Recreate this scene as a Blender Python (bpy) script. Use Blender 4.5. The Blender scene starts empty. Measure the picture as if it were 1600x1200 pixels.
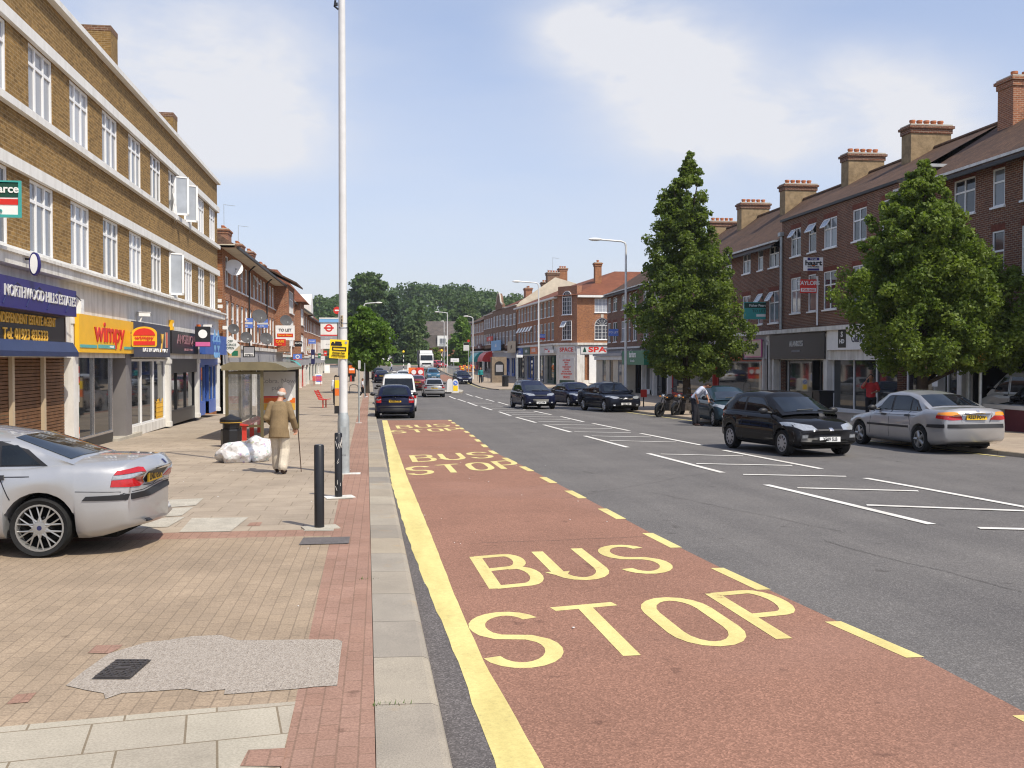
import bpy, bmesh, math, random
import numpy as np
from mathutils import Vector, Matrix, geometry
from mathutils.bvhtree import BVHTree
SC = bpy.context.scene
COL = SC.collection
PI = math.pi
rad = math.radians

# ------------------------------------------------------------------ camera
F_PX = 1560.0
YAW = math.atan(208 / F_PX); PITCH = math.atan(37 / F_PX)
CAM = Vector((0, 0, 1.94))
fw = Vector((math.sin(YAW) * math.cos(PITCH), math.cos(YAW) * math.cos(PITCH), -math.sin(PITCH)))
rt = Vector((math.cos(YAW), -math.sin(YAW), 0)); up = rt.cross(fw)
cd = bpy.data.cameras.new('camera'); cd.lens = F_PX / 1600 * 36; cd.sensor_width = 36; cd.clip_start = .1; cd.clip_end = 6000
cam = bpy.data.objects.new('camera', cd); COL.objects.link(cam)
cam.matrix_world = Matrix(((rt.x, up.x, -fw.x, 0), (rt.y, up.y, -fw.y, 0), (rt.z, up.z, -fw.z, CAM.z), (0, 0, 0, 1)))
SC.camera = cam
# ------------------------------------------------------------------ light
SUN_AZ = rad(143)          # clockwise from +Y (street direction)
SUN_EL = rad(54)
sl = bpy.data.lights.new('sun', 'SUN'); sl.energy = 4.3; sl.angle = rad(.53); sl.color = (1, .93, .80)
so = bpy.data.objects.new('sun', sl); COL.objects.link(so)
sv = Vector((math.sin(SUN_AZ) * math.cos(SUN_EL), math.cos(SUN_AZ) * math.cos(SUN_EL), math.sin(SUN_EL)))
so.rotation_euler = sv.to_track_quat('Z', 'Y').to_euler(); so.location = (30, -30, 60)
W = bpy.data.worlds.new('World'); SC.world = W; W.use_nodes = True
nt = W.node_tree; N = nt.nodes; L = nt.links; N.clear()
sky = N.new('ShaderNodeTexSky'); sky.sky_type = 'NISHITA'; sky.sun_disc = False
sky.sun_elevation = SUN_EL; sky.sun_rotation = SUN_AZ; sky.air_density = 1.0; sky.dust_density = 1.6; sky.ozone_density = 1.5; sky.altitude = 60
tc = N.new('ShaderNodeTexCoord')
mp = N.new('ShaderNodeMapping'); mp.inputs['Scale'].default_value = (1, 1, 2.2)
L.new(tc.outputs['Generated'], mp.inputs['Vector'])
n1 = N.new('ShaderNodeTexNoise'); n1.inputs['Scale'].default_value = 7.5; n1.inputs['Detail'].default_value = 8; n1.inputs['Roughness'].default_value = .58; n1.inputs['Distortion'].default_value = .25
L.new(mp.outputs[0], n1.inputs['Vector'])
def pxray(px, py):
    return (fw + rt * ((px - 800) / F_PX) + up * ((600 - py) / F_PX)).normalized()
def wmath(op, a, b=None, clamp=False):
    m = N.new('ShaderNodeMath'); m.operation = op; m.use_clamp = clamp
    for i, v in enumerate((a, b)):
        if v is None: continue
        if isinstance(v, (int, float)): m.inputs[i].default_value = v
        else: L.new(v, m.inputs[i])
    return m.outputs[0]
# banks of cumulus: (direction, angular radius, weight)
acc = None
for (px, py, rx, w_) in ((1000, 75, .08, .8), (920, 45, .055, .55), (1110, 190, .075, .8), (1200, 215, .055, .5), (1410, 165, .075, .5), (1340, 115, .05, .3), (400, 200, .07, .78), (300, 190, .07, .6), (250, 60, .10, .45), (390, 90, .10, .36), (1480, 240, .06, .35), (1060, 130, .06, .5)):
    d = pxray(px, py)
    vm = N.new('ShaderNodeVectorMath'); vm.operation = 'SUBTRACT'; L.new(tc.outputs['Generated'], vm.inputs[0]); vm.inputs[1].default_value = d
    vs = N.new('ShaderNodeVectorMath'); vs.operation = 'MULTIPLY'; L.new(vm.outputs[0], vs.inputs[0]); vs.inputs[1].default_value = (1, 1, 1.9)
    vl = N.new('ShaderNodeVectorMath'); vl.operation = 'LENGTH'; L.new(vs.outputs[0], vl.inputs[0])
    g = wmath('DIVIDE', vl.outputs['Value'], rx); g = wmath('MULTIPLY', g, g); g = wmath('MULTIPLY', g, -1.0); g = wmath('EXPONENT', g); g = wmath('MULTIPLY', g, w_ * 1.08)
    acc = g if acc is None else wmath('ADD', acc, g)
ns = wmath('SUBTRACT', n1.outputs['Fac'], .5); ns = wmath('MULTIPLY', ns, 2.6)
sepd = N.new('ShaderNodeSeparateXYZ'); L.new(tc.outputs['Generated'], sepd.inputs[0])
n2 = N.new('ShaderNodeTexNoise'); n2.inputs['Scale'].default_value = 2.2; n2.inputs['Detail'].default_value = 6
mp2 = N.new('ShaderNodeMapping'); mp2.inputs['Scale'].default_value = (1, 1, 3.5); L.new(tc.outputs['Generated'], mp2.inputs['Vector']); L.new(mp2.outputs[0], n2.inputs['Vector'])
wisp = wmath('MULTIPLY', wmath('SUBTRACT', n2.outputs['Fac'], .47), .9, True)
cl = wmath('MULTIPLY', acc, wmath('ADD', 1.0, wmath('MULTIPLY', ns, 1.3)))
cl = wmath('ADD', cl, wisp)
hzf = wmath('MULTIPLY', wmath('EXPONENT', wmath('MULTIPLY', wmath('MAXIMUM', sepd.outputs[2], 0.0), -5.5)), .62)
cl = wmath('MINIMUM', wmath('ADD', wmath('MULTIPLY', cl, 1.0, True), hzf), .93)
mixc = N.new('ShaderNodeMix'); mixc.data_type = 'RGBA'
L.new(cl, mixc.inputs['Factor']); 
gain = N.new('ShaderNodeMix'); gain.data_type = 'RGBA'; gain.blend_type = 'MULTIPLY'; gain.inputs['Factor'].default_value = 1
gm = N.new('ShaderNodeGamma'); gm.inputs['Gamma'].default_value = .68; L.new(sky.outputs[0], gm.inputs['Color']); L.new(gm.outputs[0], gain.inputs['A']); gain.inputs['B'].default_value = (2.12, 2.14, 2.44, 1)
L.new(gain.outputs['Result'], mixc.inputs['A']); mixc.inputs['B'].default_value = (6.7, 6.75, 7.05, 1)
bg = N.new('ShaderNodeBackground'); bg.inputs['Strength'].default_value = .115
L.new(mixc.outputs['Result'], bg.inputs['Color'])
ow = N.new('ShaderNodeOutputWorld'); L.new(bg.outputs[0], ow.inputs['Surface'])
SC.view_settings.view_transform = 'Standard'; SC.view_settings.look = 'None'; SC.view_settings.exposure = .12; SC.view_settings.gamma = 1
SC.render.engine = 'CYCLES'
SC.cycles.filter_width = 1.15; SC.cycles.max_bounces = 6; SC.cycles.transparent_max_bounces = 12; SC.cycles.use_denoising = True
try: SC.cycles.denoiser = 'OPENIMAGEDENOISE'
except Exception: pass

# ------------------------------------------------------------------ ground profile and placement helpers
ZP = [(-60, .6), (0, 0), (15, -.14), (30, -.34), (45, -.58), (60, -.78), (75, -.88), (90, -.88), (105, -.76), (125, -.45), (150, -.02), (171, .38), (200, .8), (240, 1.2), (420, 2.0)]
def zr(y): return float(np.interp(y, [p[0] for p in ZP], [p[1] for p in ZP]))
def G(px, py, dz=0.0):            # point of the ground seen at a place in the photograph
    d = pxray(px, py); t = 20.0
    for i in range(80):
        y = t * d.y; t2 = (zr(y) + dz - CAM.z) / d.z if d.z < -1e-5 else 400
        if t2 < 0 or t2 > 900: t2 = 400
        t = .5 * t + .5 * t2
    return CAM + d * t
PAV = .085
def atY(px, py, Y):
    d = pxray(px, py); return CAM + d * (Y / d.y)
def atX(px, py, X):
    d = pxray(px, py); return CAM + d * (X / d.x)
def gp(x, y, dz=PAV): return (x, y, zr(y) + dz)

# ------------------------------------------------------------------ mesh builder
class MB:
    def __init__(s): s.v = []; s.f = []; s.m = []; s.mats = []; s.mi = 0
    def mat(s, m):
        if m not in s.mats: s.mats.append(m)
        s.mi = s.mats.index(m); return s
    def add(s, vs, fs):
        b = len(s.v); s.v += [tuple(v) for v in vs]
        for f in fs: s.f.append(tuple(i + b for i in f)); s.m.append(s.mi)
        return s
    def quad(s, a, b, c, d): return s.add((a, b, c, d), ((0, 1, 2, 3),))
    def box(s, x0, y0, z0, x1, y1, z1, T=None):
        vs = [Vector((x, y, z)) for z in (z0, z1) for y in (y0, y1) for x in (x0, x1)]
        if T is not None: vs = [T @ v for v in vs]
        return s.add(vs, ((0, 2, 3, 1), (4, 5, 7, 6), (0, 1, 5, 4), (2, 6, 7, 3), (0, 4, 6, 2), (1, 3, 7, 5)))
    def cbox(s, c, size, rz=0, T=None):
        M = Matrix.Translation(Vector(c)) @ Matrix.Rotation(rz, 4, 'Z')
        if T is not None: M = T @ M
        x, y, z = size[0] / 2, size[1] / 2, size[2] / 2
        return s.box(-x, -y, -z, x, y, z, M)
    def tube(s, pts, r, n=8, caps=True):
        pts = [Vector(p) for p in pts]; k = len(pts)
        rs = [r] * k if isinstance(r, (int, float)) else list(r)
        rings = []; ref = None
        for i, p in enumerate(pts):
            t = (pts[min(i + 1, k - 1)] - pts[max(i - 1, 0)]).normalized()
            if ref is None: ref = Vector((1, 0, 0)) if abs(t.x) < .9 else Vector((0, 1, 0))
            a = (ref - t * ref.dot(t)).normalized(); b = t.cross(a); ref = a
            rings.append([p + (a * math.cos(2 * PI * j / n) + b * math.sin(2 * PI * j / n)) * rs[i] for j in range(n)])
        vs = [v for rg in rings for v in rg]; fs = []
        for i in range(k - 1):
            for j in range(n): fs.append((i * n + j, i * n + (j + 1) % n, (i + 1) * n + (j + 1) % n, (i + 1) * n + j))
        if caps: fs.append(tuple(range(n - 1, -1, -1))); fs.append(tuple((k - 1) * n + j for j in range(n)))
        return s.add(vs, fs)
    def loft(s, rings, closed=True, caps=True):
        n = len(rings[0]); vs = [v for rg in rings for v in rg]; fs = []
        for i in range(len(rings) - 1):
            for j in range(n if closed else n - 1):
                fs.append((i * n + j, i * n + (j + 1) % n, (i + 1) * n + (j + 1) % n, (i + 1) * n + j))
        if caps and closed: fs.append(tuple(range(n - 1, -1, -1))); fs.append(tuple((len(rings) - 1) * n + j for j in range(n)))
        return s.add(vs, fs)
    def lathe(s, prof, n=16, c=(0, 0, 0), axis='Z', T=None, caps=True):
        rings = []
        for (r, h) in prof:
            rg = []
            for j in range(n):
                a = 2 * PI * j / n; x, y = r * math.cos(a), r * math.sin(a)
                v = Vector((x, y, h)) if axis == 'Z' else (Vector((x, h, y)) if axis == 'Y' else Vector((h, x, y)))
                v = v + Vector(c)
                rg.append(T @ v if T is not None else v)
            rings.append(rg)
        return s.loft(rings, caps=caps)
    def ball(s, c, rx, ry=None, rz=None, n=12, m=8, T=None):
        ry = ry or rx; rz = rz or rx; rings = []
        for i in range(m + 1):
            th = -PI / 2 + PI * i / m; rr = max(math.cos(th), .02)
            rg = [Vector((rx * rr * math.cos(2 * PI * j / n), ry * rr * math.sin(2 * PI * j / n), rz * math.sin(th))) for j in range(n)]
            rings.append([(T @ v if T is not None else v) + Vector(c) for v in rg])
        return s.loft(rings)
    def poly(s, pts, ext=None):
        pts = [Vector(p) for p in pts]; n = len(pts)
        if ext is None: return s.add(pts, (tuple(range(n)),))
        ext = Vector(ext)
        tri = geometry.tessellate_polygon([pts])
        vs = pts + [p + ext for p in pts]
        fs = [tuple(t) for t in tri] + [tuple(i + n for i in reversed(t)) for t in tri]
        fs += [(i, (i + 1) % n, (i + 1) % n + n, i + n) for i in range(n)]
        return s.add(vs, fs)
    def merge(s, o, T=None):
        for m in (o.mats or []): 
            if m not in s.mats: s.mats.append(m)
        b = len(s.v); s.v += [tuple(T @ Vector(v)) if T is not None else v for v in o.v]
        for f, mi in zip(o.f, o.m):
            s.f.append(tuple(i + b for i in f)); s.m.append(s.mats.index(o.mats[mi]))
        return s
    def mesh(s, name, smooth=False, off=None, angle=40):
        me = bpy.data.meshes.new(name)
        v = s.v if off is None else [(a[0] - off[0], a[1] - off[1], a[2] - off[2]) for a in s.v]
        me.from_pydata(v, [], s.f)
        for m in s.mats: me.materials.append(m)
        me.polygons.foreach_set('material_index', s.m)
        bm = bmesh.new(); bm.from_mesh(me); bmesh.ops.recalc_face_normals(bm, faces=bm.faces); bm.to_mesh(me); bm.free()
        if smooth:
            me.polygons.foreach_set('use_smooth', [True] * len(me.polygons)); me.set_sharp_from_angle(angle=rad(angle))
        me.update(); return me
def link(name, me, parent=None, loc=(0, 0, 0), rz=0.0):
    o = bpy.data.objects.new(name, me); COL.objects.link(o); o.location = loc; o.rotation_euler = (0, 0, rz)
    if parent is not None: o.parent = parent
    return o
def part(name, mb, parent, smooth=False, label=None, world=False, angle=40):
    off = None
    if world:                      # coordinates given in the world: shift them to the thing's base
        r = parent; off = Vector((0, 0, 0))
        while r is not None: off += r.location; r = r.parent
    o = link(name, mb.mesh(name, smooth, off, angle), parent)
    if label: o['label'] = label
    return o
def tag(o, label, cat, group=None):
    o['label'] = label; o['category'] = cat
    if group: o['group'] = group
    return o
def thing(name, label, cat, loc=(0, 0, 0), rz=0.0, group=None, mb=None, smooth=False, angle=40):
    o = link(name, mb.mesh(name, smooth, None, angle) if mb else None, None, loc, rz)
    return tag(o, label, cat, group)
def copy_tree(o, parent=None):
    c = o.copy(); COL.objects.link(c); c.parent = parent
    for ch in list(o.children): copy_tree(ch, c)
    return c
def dup(o, label, loc, rz=None):
    c = copy_tree(o); c.location = loc
    if rz is not None: c.rotation_euler = (0, 0, rz)
    if label: c['label'] = label
    return c
def struct(name, me, kind='structure'):
    o = link(name, me); o['kind'] = kind; return o
_txt = {}
def text_mb(s, size, mat, ext=.004, bold=0.0, sx=1.0, align='CENTER', shear=0.0):
    """words as a mesh in the XZ plane, facing -Y"""
    cu = bpy.data.curves.new('lettering', 'FONT'); cu.body = s; cu.size = size; cu.extrude = ext; cu.align_x = align; cu.align_y = 'CENTER'; cu.offset = bold; cu.shear = shear; cu.resolution_u = 3
    ob = bpy.data.objects.new('lettering', cu); COL.objects.link(ob)
    dg = bpy.context.evaluated_depsgraph_get(); dg.update()
    me = bpy.data.meshes.new_from_object(ob.evaluated_get(dg))
    mb = MB().mat(mat)
    mb.add([(v.co.x * sx, -v.co.z, v.co.y) for v in me.vertices], [tuple(p.vertices) for p in me.polygons])
    bpy.data.objects.remove(ob); bpy.data.curves.remove(cu); bpy.data.meshes.remove(me)
    return mb
def evald(me, mods):
    """mesh after a list of modifiers (type, settings)"""
    ob = bpy.data.objects.new('t', me); COL.objects.link(ob)
    for t, kw in mods:
        m = ob.modifiers.new(t, t)
        for k, v in kw.items(): setattr(m, k, v)
    dg = bpy.context.evaluated_depsgraph_get(); dg.update()
    r = bpy.data.meshes.new_from_object(ob.evaluated_get(dg)); bpy.data.objects.remove(ob)
    return r

# ------------------------------------------------------------------ materials
class NT:
    def __init__(s, name):
        s.m = bpy.data.materials.new(name); s.m.use_nodes = True; s.t = s.m.node_tree; s.b = s.t.nodes['Principled BSDF']; s.pos = None
    def n(s, t): return s.t.nodes.new(t)
    def l(s, a, b): s.t.links.new(a, b)
    def position(s):
        if s.pos is None: s.pos = s.n('ShaderNodeNewGeometry')
        return s.pos.outputs['Position']
    def math(s, op, a, b=None, clamp=False):
        m = s.n('ShaderNodeMath'); m.operation = op; m.use_clamp = clamp
        for i, v in enumerate((a, b)):
            if v is None: continue
            if isinstance(v, (int, float)): m.inputs[i].default_value = v
            else: s.l(v, m.inputs[i])
        return m.outputs[0]
    def noise(s, scale, detail=3, rough=.55, vec=None, out='Fac'):
        n = s.n('ShaderNodeTexNoise'); n.inputs['Scale'].default_value = scale; n.inputs['Detail'].default_value = detail; n.inputs['Roughness'].default_value = rough
        s.l(vec if vec is not None else s.position(), n.inputs['Vector']); return n.outputs[out]
    def ramp(s, fac, stops):
        r = s.n('ShaderNodeValToRGB'); e = r.color_ramp.elements
        while len(e) < len(stops): e.new(.5)
        for el, (p, c) in zip(e, stops): el.position = p; el.color = c4(c)
        s.l(fac, r.inputs[0]); return r.outputs[0]
    def mix(s, fac, a, b, mode='MIX'):
        m = s.n('ShaderNodeMix'); m.data_type = 'RGBA'; m.blend_type = mode
        for k, v in (('Factor', fac), ('A', a), ('B', b)):
            if isinstance(v, (int, float)): m.inputs[k].default_value = v
            elif isinstance(v, (tuple, list)): m.inputs[k].default_value = c4(v)
            else: s.l(v, m.inputs[k])
        return m.outputs['Result']
    def mapping(s, vec, scale=(1, 1, 1), rot=(0, 0, 0), loc=(0, 0, 0)):
        m = s.n('ShaderNodeMapping'); m.inputs['Scale'].default_value = scale; m.inputs['Rotation'].default_value = rot; m.inputs['Location'].default_value = loc
        s.l(vec, m.inputs['Vector']); return m.outputs[0]
    def bump(s, h, strength=.3, dist=.01):
        b = s.n('ShaderNodeBump'); b.inputs['Strength'].default_value = strength; b.inputs['Distance'].default_value = dist
        s.l(h, b.inputs['Height']); s.l(b.outputs[0], s.b.inputs['Normal'])
    def set(s, col=None, rough=None, metal=None, spec=None, coat=None):
        for k, v in (('Base Color', col), ('Roughness', rough), ('Metallic', metal), ('Specular IOR Level', spec), ('Coat Weight', coat)):
            if v is None: continue
            if isinstance(v, (int, float)): s.b.inputs[k].default_value = v
            elif isinstance(v, (tuple, list)): s.b.inputs[k].default_value = c4(v)
            else: s.l(v, s.b.inputs[k])
        return s.m
def c4(c): return (c[0], c[1], c[2], 1.0)
def sc(c, k): return tuple(min(1, x * k) for x in c)
def M(name, col, rough=.6, metal=0.0, spec=.5, var=.18, vs=3.0, fine=0.0, coat=None, objvar=0.0):
    """plain material with weathering: soft patches plus optional fine grain"""
    t = NT(name); n = t.noise(vs, 4)
    c = t.ramp(n, [(.3, sc(col, 1 - var)), (.7, sc(col, 1 + var))])
    if fine:
        f = t.noise(60, 2); c = t.mix(1.0, c, t.ramp(f, [(.3, (1 - fine,) * 3), (.7, (1, 1, 1))]), 'MULTIPLY')
    if objvar:
        oi = t.n('ShaderNodeObjectInfo'); c = t.mix(1.0, c, t.ramp(oi.outputs['Random'], [(0, (1 - objvar,) * 3), (1, (1, 1, 1))]), 'MULTIPLY')
    return t.set(c, rough, metal, spec, coat)
def wall_uv(t):
    g = t.n('ShaderNodeNewGeometry'); p = t.n('ShaderNodeSeparateXYZ'); q = t.n('ShaderNodeSeparateXYZ')
    t.l(g.outputs['Position'], p.inputs[0]); t.l(g.outputs['True Normal'], q.inputs[0])
    ax = t.math('ABSOLUTE', q.outputs[0]); ay = t.math('ABSOLUTE', q.outputs[1])
    sel = t.math('GREATER_THAN', ax, ay)
    u = t.math('ADD', t.math('MULTIPLY', p.outputs[1], sel), t.math('MULTIPLY', p.outputs[0], t.math('SUBTRACT', 1.0, sel)))
    cb = t.n('ShaderNodeCombineXYZ'); t.l(u, cb.inputs[0]); t.l(p.outputs[2], cb.inputs[1]); return cb.outputs[0]
def brick(name, c1, c2, mortar, w=.225, h=.075, ms=.011, stain=.35):
    t = NT(name); uv = wall_uv(t)
    b = t.n('ShaderNodeTexBrick'); b.inputs['Scale'].default_value = 1; b.inputs['Brick Width'].default_value = w; b.inputs['Row Height'].default_value = h
    b.inputs['Mortar Size'].default_value = ms; b.inputs['Mortar Smooth'].default_value = .3; b.inputs['Bias'].default_value = 0
    b.inputs['Color1'].default_value = c4(c1); b.inputs['Color2'].default_value = c4(c2); b.inputs['Mortar'].default_value = c4(mortar)
    t.l(uv, b.inputs['Vector'])
    # brick to brick colour: noise sampled coarsely
    sp = t.noise(9, 2, vec=t.mapping(uv, (.6, 1.6, 1))); 
    c = t.mix(1.0, b.outputs['Color'], t.ramp(sp, [(.3, (.72, .68, .66)), (.5, (1, 1, 1)), (.72, (1.25, 1.18, 1.1))]), 'MULTIPLY')
    big = t.noise(.55, 5, .6); c = t.mix(stain, c, t.ramp(big, [(.3, (.62, .6, .58)), (.65, (1.08, 1.06, 1.04))]), 'MULTIPLY')
    drip = t.noise(1.2, 4, .6, vec=t.mapping(uv, (1.4, .18, 1))); c = t.mix(stain * .6, c, t.ramp(drip, [(.35, (.6, .58, .56)), (.6, (1, 1, 1))]), 'MULTIPLY')
    t.bump(b.outputs['Fac'], -.5, .006)
    return t.set(c, .88, 0, .25)
def tiles(name, c1, c2, row=.16, w=.2):
    t = NT(name); g = t.n('ShaderNodeNewGeometry'); p = t.n('ShaderNodeSeparateXYZ'); q = t.n('ShaderNodeSeparateXYZ')
    t.l(g.outputs['Position'], p.inputs[0]); t.l(g.outputs['True Normal'], q.inputs[0])
    sel = t.math('GREATER_THAN', t.math('ABSOLUTE', q.outputs[0]), t.math('ABSOLUTE', q.outputs[1]))
    u = t.math('ADD', t.math('MULTIPLY', p.outputs[1], sel), t.math('MULTIPLY', p.outputs[0], t.math('SUBTRACT', 1.0, sel)))
    cb = t.n('ShaderNodeCombineXYZ'); t.l(u, cb.inputs[0]); t.l(t.math('MULTIPLY', p.outputs[2], 1.75), cb.inputs[1])
    b = t.n('ShaderNodeTexBrick'); b.inputs['Scale'].default_value = 1; b.inputs['Brick Width'].default_value = w; b.inputs['Row Height'].default_value = row
    b.inputs['Mortar Size'].default_value = .014; b.inputs['Mortar Smooth'].default_value = .6
    b.inputs['Color1'].default_value = c4(c1); b.inputs['Color2'].default_value = c4(c2); b.inputs['Mortar'].default_value = c4(sc(c1, .35)); t.l(cb.outputs[0], b.inputs['Vector'])
    n = t.noise(.8, 6, .65); c = t.mix(.8, b.outputs['Color'], t.ramp(n, [(.3, (.6, .6, .58)), (.7, (1.2, 1.15, 1.05))]), 'MULTIPLY')
    n3 = t.noise(7, 2); c = t.mix(.7, c, t.ramp(n3, [(.3, (.65, .63, .6)), (.7, (1.2, 1.15, 1.1))]), 'MULTIPLY')
    t.bump(b.outputs['Fac'], -.6, .02)
    return t.set(c, .85, 0, .25)
def glass_mat(name, lo, hi, rough=.04, curtain=.55):
    """window panes: darker or paler room behind, from window to window, with a soft curtain fold"""
    t = NT(name); oi = t.n('ShaderNodeObjectInfo'); r = oi.outputs['Random']
    base = t.ramp(r, [(0, lo), (.45, sc(lo, 1.6)), (.6, hi), (1, sc(hi, .75))])
    g = t.n('ShaderNodeTexCoord'); w = t.n('ShaderNodeTexWave'); w.inputs['Scale'].default_value = 7; w.inputs['Distortion'].default_value = 2; w.inputs['Detail'].default_value = 2
    t.l(g.outputs['Object'], w.inputs['Vector'])
    c = t.mix(curtain, base, t.ramp(w.outputs['Fac'], [(0, (.55, .57, .6)), (1, (1.1, 1.1, 1.1))]), 'MULTIPLY')
    return t.set(c, rough, 0, .6)
MT = {}
MT['brick_yellow'] = brick('yellow_stock_brick', (.31, .19, .062), (.19, .112, .036), (.33, .24, .125))
MT['brick_red'] = brick('red_brick', (.36, .135, .06), (.26, .095, .05), (.4, .3, .22))
MT['brick_orange'] = brick('orange_brick', (.38, .15, .055), (.26, .095, .04), (.38, .28, .2), ms=.008)
MT['brick_dark'] = brick('dark_red_brick', (.20, .078, .043), (.12, .050, .034), (.31, .25, .19), ms=.010)
MT['brick_brown'] = brick('brown_brick', (.22, .105, .06), (.14, .07, .042), (.3, .24, .18))
MT['tile_brown'] = tiles('brown_roof_tiles', (.145, .088, .06), (.10, .062, .045))
MT['tile_red'] = tiles('red_roof_tiles', (.25, .095, .055), (.19, .075, .046))
MT['tile_grey'] = tiles('grey_roof_tiles', (.16, .14, .13), (.11, .10, .10))
MT['roughcast'] = M('roughcast_render', (.33, .24, .14), .95, 0, .2, .25, 4, .35)
def stained(name, col, k):
    t = NT(name); uv = wall_uv(t); d = t.noise(1.0, 5, .65, vec=t.mapping(uv, (3.2, .35, 1))); n = t.noise(2.2, 5, .6)
    c = t.mix(k, col, t.ramp(d, [(.34, (.55, .53, .49)), (.56, (1, 1, 1))]), 'MULTIPLY'); c = t.mix(k * .7, c, t.ramp(n, [(.3, (.72, .71, .68)), (.6, (1.03, 1.03, 1.03))]), 'MULTIPLY'); return t.set(c, .6, 0, .3)
MT['white_paint'] = stained('white_paint', (.80, .79, .75), .3)
MT['white_dirty'] = stained('weathered_white_paint', (.76, .74, .69), .6)
MT['upvc'] = M('white_window_frame', (.82, .82, .81), .35, 0, .5, .03)
MT['cream'] = M('cream_render', (.60, .54, .42), .8, 0, .3, .12, 1.6)
MT['stone'] = M('pale_stone', (.52, .48, .41), .85, 0, .3, .16, 2)
MT['grey_paint'] = M('grey_paint', (.34, .34, .35), .6, 0, .4, .1)
MT['dark_gutter'] = M('black_gutter', (.022, .02, .02), .5, 0, .4, .2)
MT['clay'] = M('terracotta', (.42, .15, .07), .8, 0, .3, .2, 6)
MT['lead'] = M('lead_flashing', (.36, .37, .38), .6, 0, .4, .15)
MT['pane'] = glass_mat('window_pane', (.06, .065, .075), (.42, .44, .48), .06)
MT['pane_dark'] = glass_mat('dark_window_pane', (.022, .025, .03), (.22, .24, .26), .05)
MT['shop_glass'] = glass_mat('shop_window_glass', (.014, .016, .018), (.04, .045, .045), .03, .2)
MT['black_frame'] = M('black_frame', (.015, .015, .017), .4, 0, .5, .1)
MT['galv'] = M('galvanised_steel', (.40, .43, .43), .5, .35, .5, .14, 7)
MT['pole_white'] = M('pale_grey_paint', (.66, .66, .65), .45, 0, .5, .06, 5)
MT['steel'] = M('steel', (.6, .6, .62), .25, .9, .5, .06)
MT['red_paint'] = M('red_paint', (.55, .045, .03), .4, 0, .5, .1)
MT['black_paint'] = M('black_paint', (.012, .012, .013), .38, 0, .5, .2, 6)
for k, c in dict(navy=(.018, .022, .085), purple=(.022, .016, .14), black=(.012, .012, .014), yellow=(.85, .47, .02), red=(.62, .03, .02), teal=(.10, .42, .40), gold=(.72, .42, .06), white=(.82, .82, .8), blue=(.05, .12, .42), green=(.015, .16, .085), maroon=(.11, .015, .025), pink=(.6, .12, .3), sign_yellow=(.95, .64, .01), orange=(.75, .16, .02), grey=(.3, .3, .32), turquoise=(.05, .36, .33), slate=(.05, .055, .085), tan=(.5, .4, .27), lightgrey=(.62, .62, .6), skyblue=(.2, .42, .7), brown=(.1, .055, .03), darkgreen=(.01, .06, .04), wood=(.42, .22, .09), bluelite=(.1, .2, .62)).items():
    MT[k] = M(k + '_sign_paint', c, .42, 0, .5, .05)
MT['red_line'] = MT['red']
# ------------------------------------------------------------------ ground materials
def asphalt_mat(name, base, speck=.5, warm=0):
    t = NT(name); p = t.position()
    v = t.n('ShaderNodeTexVoronoi'); v.inputs['Scale'].default_value = 95; t.l(p, v.inputs['Vector'])
    c = t.ramp(v.outputs['Color'], [(.15, sc(base, 1 - speck * .55)), (.6, base), (.97, sc(base, 1 + speck * 1.5))])
    fine = t.noise(170, 2); c = t.mix(.6, c, t.ramp(fine, [(.3, (.7, .7, .7)), (.75, (1.3, 1.3, 1.3))]), 'MULTIPLY')
    big = t.noise(.5, 6, .62); c = t.mix(.55, c, t.ramp(big, [(.32, (.74, .74, .75)), (.66, (1.16, 1.15, 1.13))]), 'MULTIPLY')
    tracks = t.noise(1.0, 4, .6, vec=t.mapping(p, (1.3, .05, 1))); c = t.mix(.5, c, t.ramp(tracks, [(.35, (.8, .8, .8)), (.65, (1.12, 1.12, 1.1))]), 'MULTIPLY')
    spots = t.noise(2.6, 3, .5); c = t.mix(.8, c, t.ramp(spots, [(.24, (.6, .58, .57)), (.31, (1, 1, 1))]), 'MULTIPLY')
    t.bump(v.outputs['Distance'], .35, .006)
    return t.set(c, .9, 0, .22)
MT['asphalt'] = asphalt_mat('asphalt', (.150, .141, .134), .42)
MT['tar'] = M('dark_crack', (.085, .08, .076), .95, 0, .1)
MT['channel'] = asphalt_mat('channel_asphalt', (.135, .122, .117), .55)
def redsurf():
    t = NT('red_bus_bay_surfacing'); p = t.position()
    v = t.n('ShaderNodeTexVoronoi'); v.inputs['Scale'].default_value = 95; t.l(p, v.inputs['Vector'])
    b = (.285, .152, .106)
    c = t.ramp(v.outputs['Color'], [(.1, sc(b, .72)), (.6, b), (.98, sc(b, 1.5))])
    big = t.noise(.7, 6, .62); c = t.mix(.6, c, t.ramp(big, [(.3, (.78, .78, .78)), (.68, (1.14, 1.13, 1.12))]), 'MULTIPLY')
    sk = t.noise(2.2, 5, .7, vec=t.mapping(p, (.7, 3.2, 1))); c = t.mix(.85, c, t.ramp(sk, [(.25, (.52, .52, .54)), (.34, (1, 1, 1))]), 'MULTIPLY')
    oil = t.noise(5, 2, .5); c = t.mix(.7, c, t.ramp(oil, [(.25, (.62, .62, .64)), (.31, (1, 1, 1))]), 'MULTIPLY')
    pale = t.noise(.35, 3, .5, vec=t.mapping(p, (1, 1, 1), (0, 0, 0), (3, 9, 0))); c = t.mix(t.math('MULTIPLY', t.math('SUBTRACT', pale, .5, True), 1.6, True), c, (.33, .2, .16))
    t.bump(v.outputs['Distance'], .3, .004)
    return t.set(c, .9, 0, .2)
MT['redsurf'] = redsurf()
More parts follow.
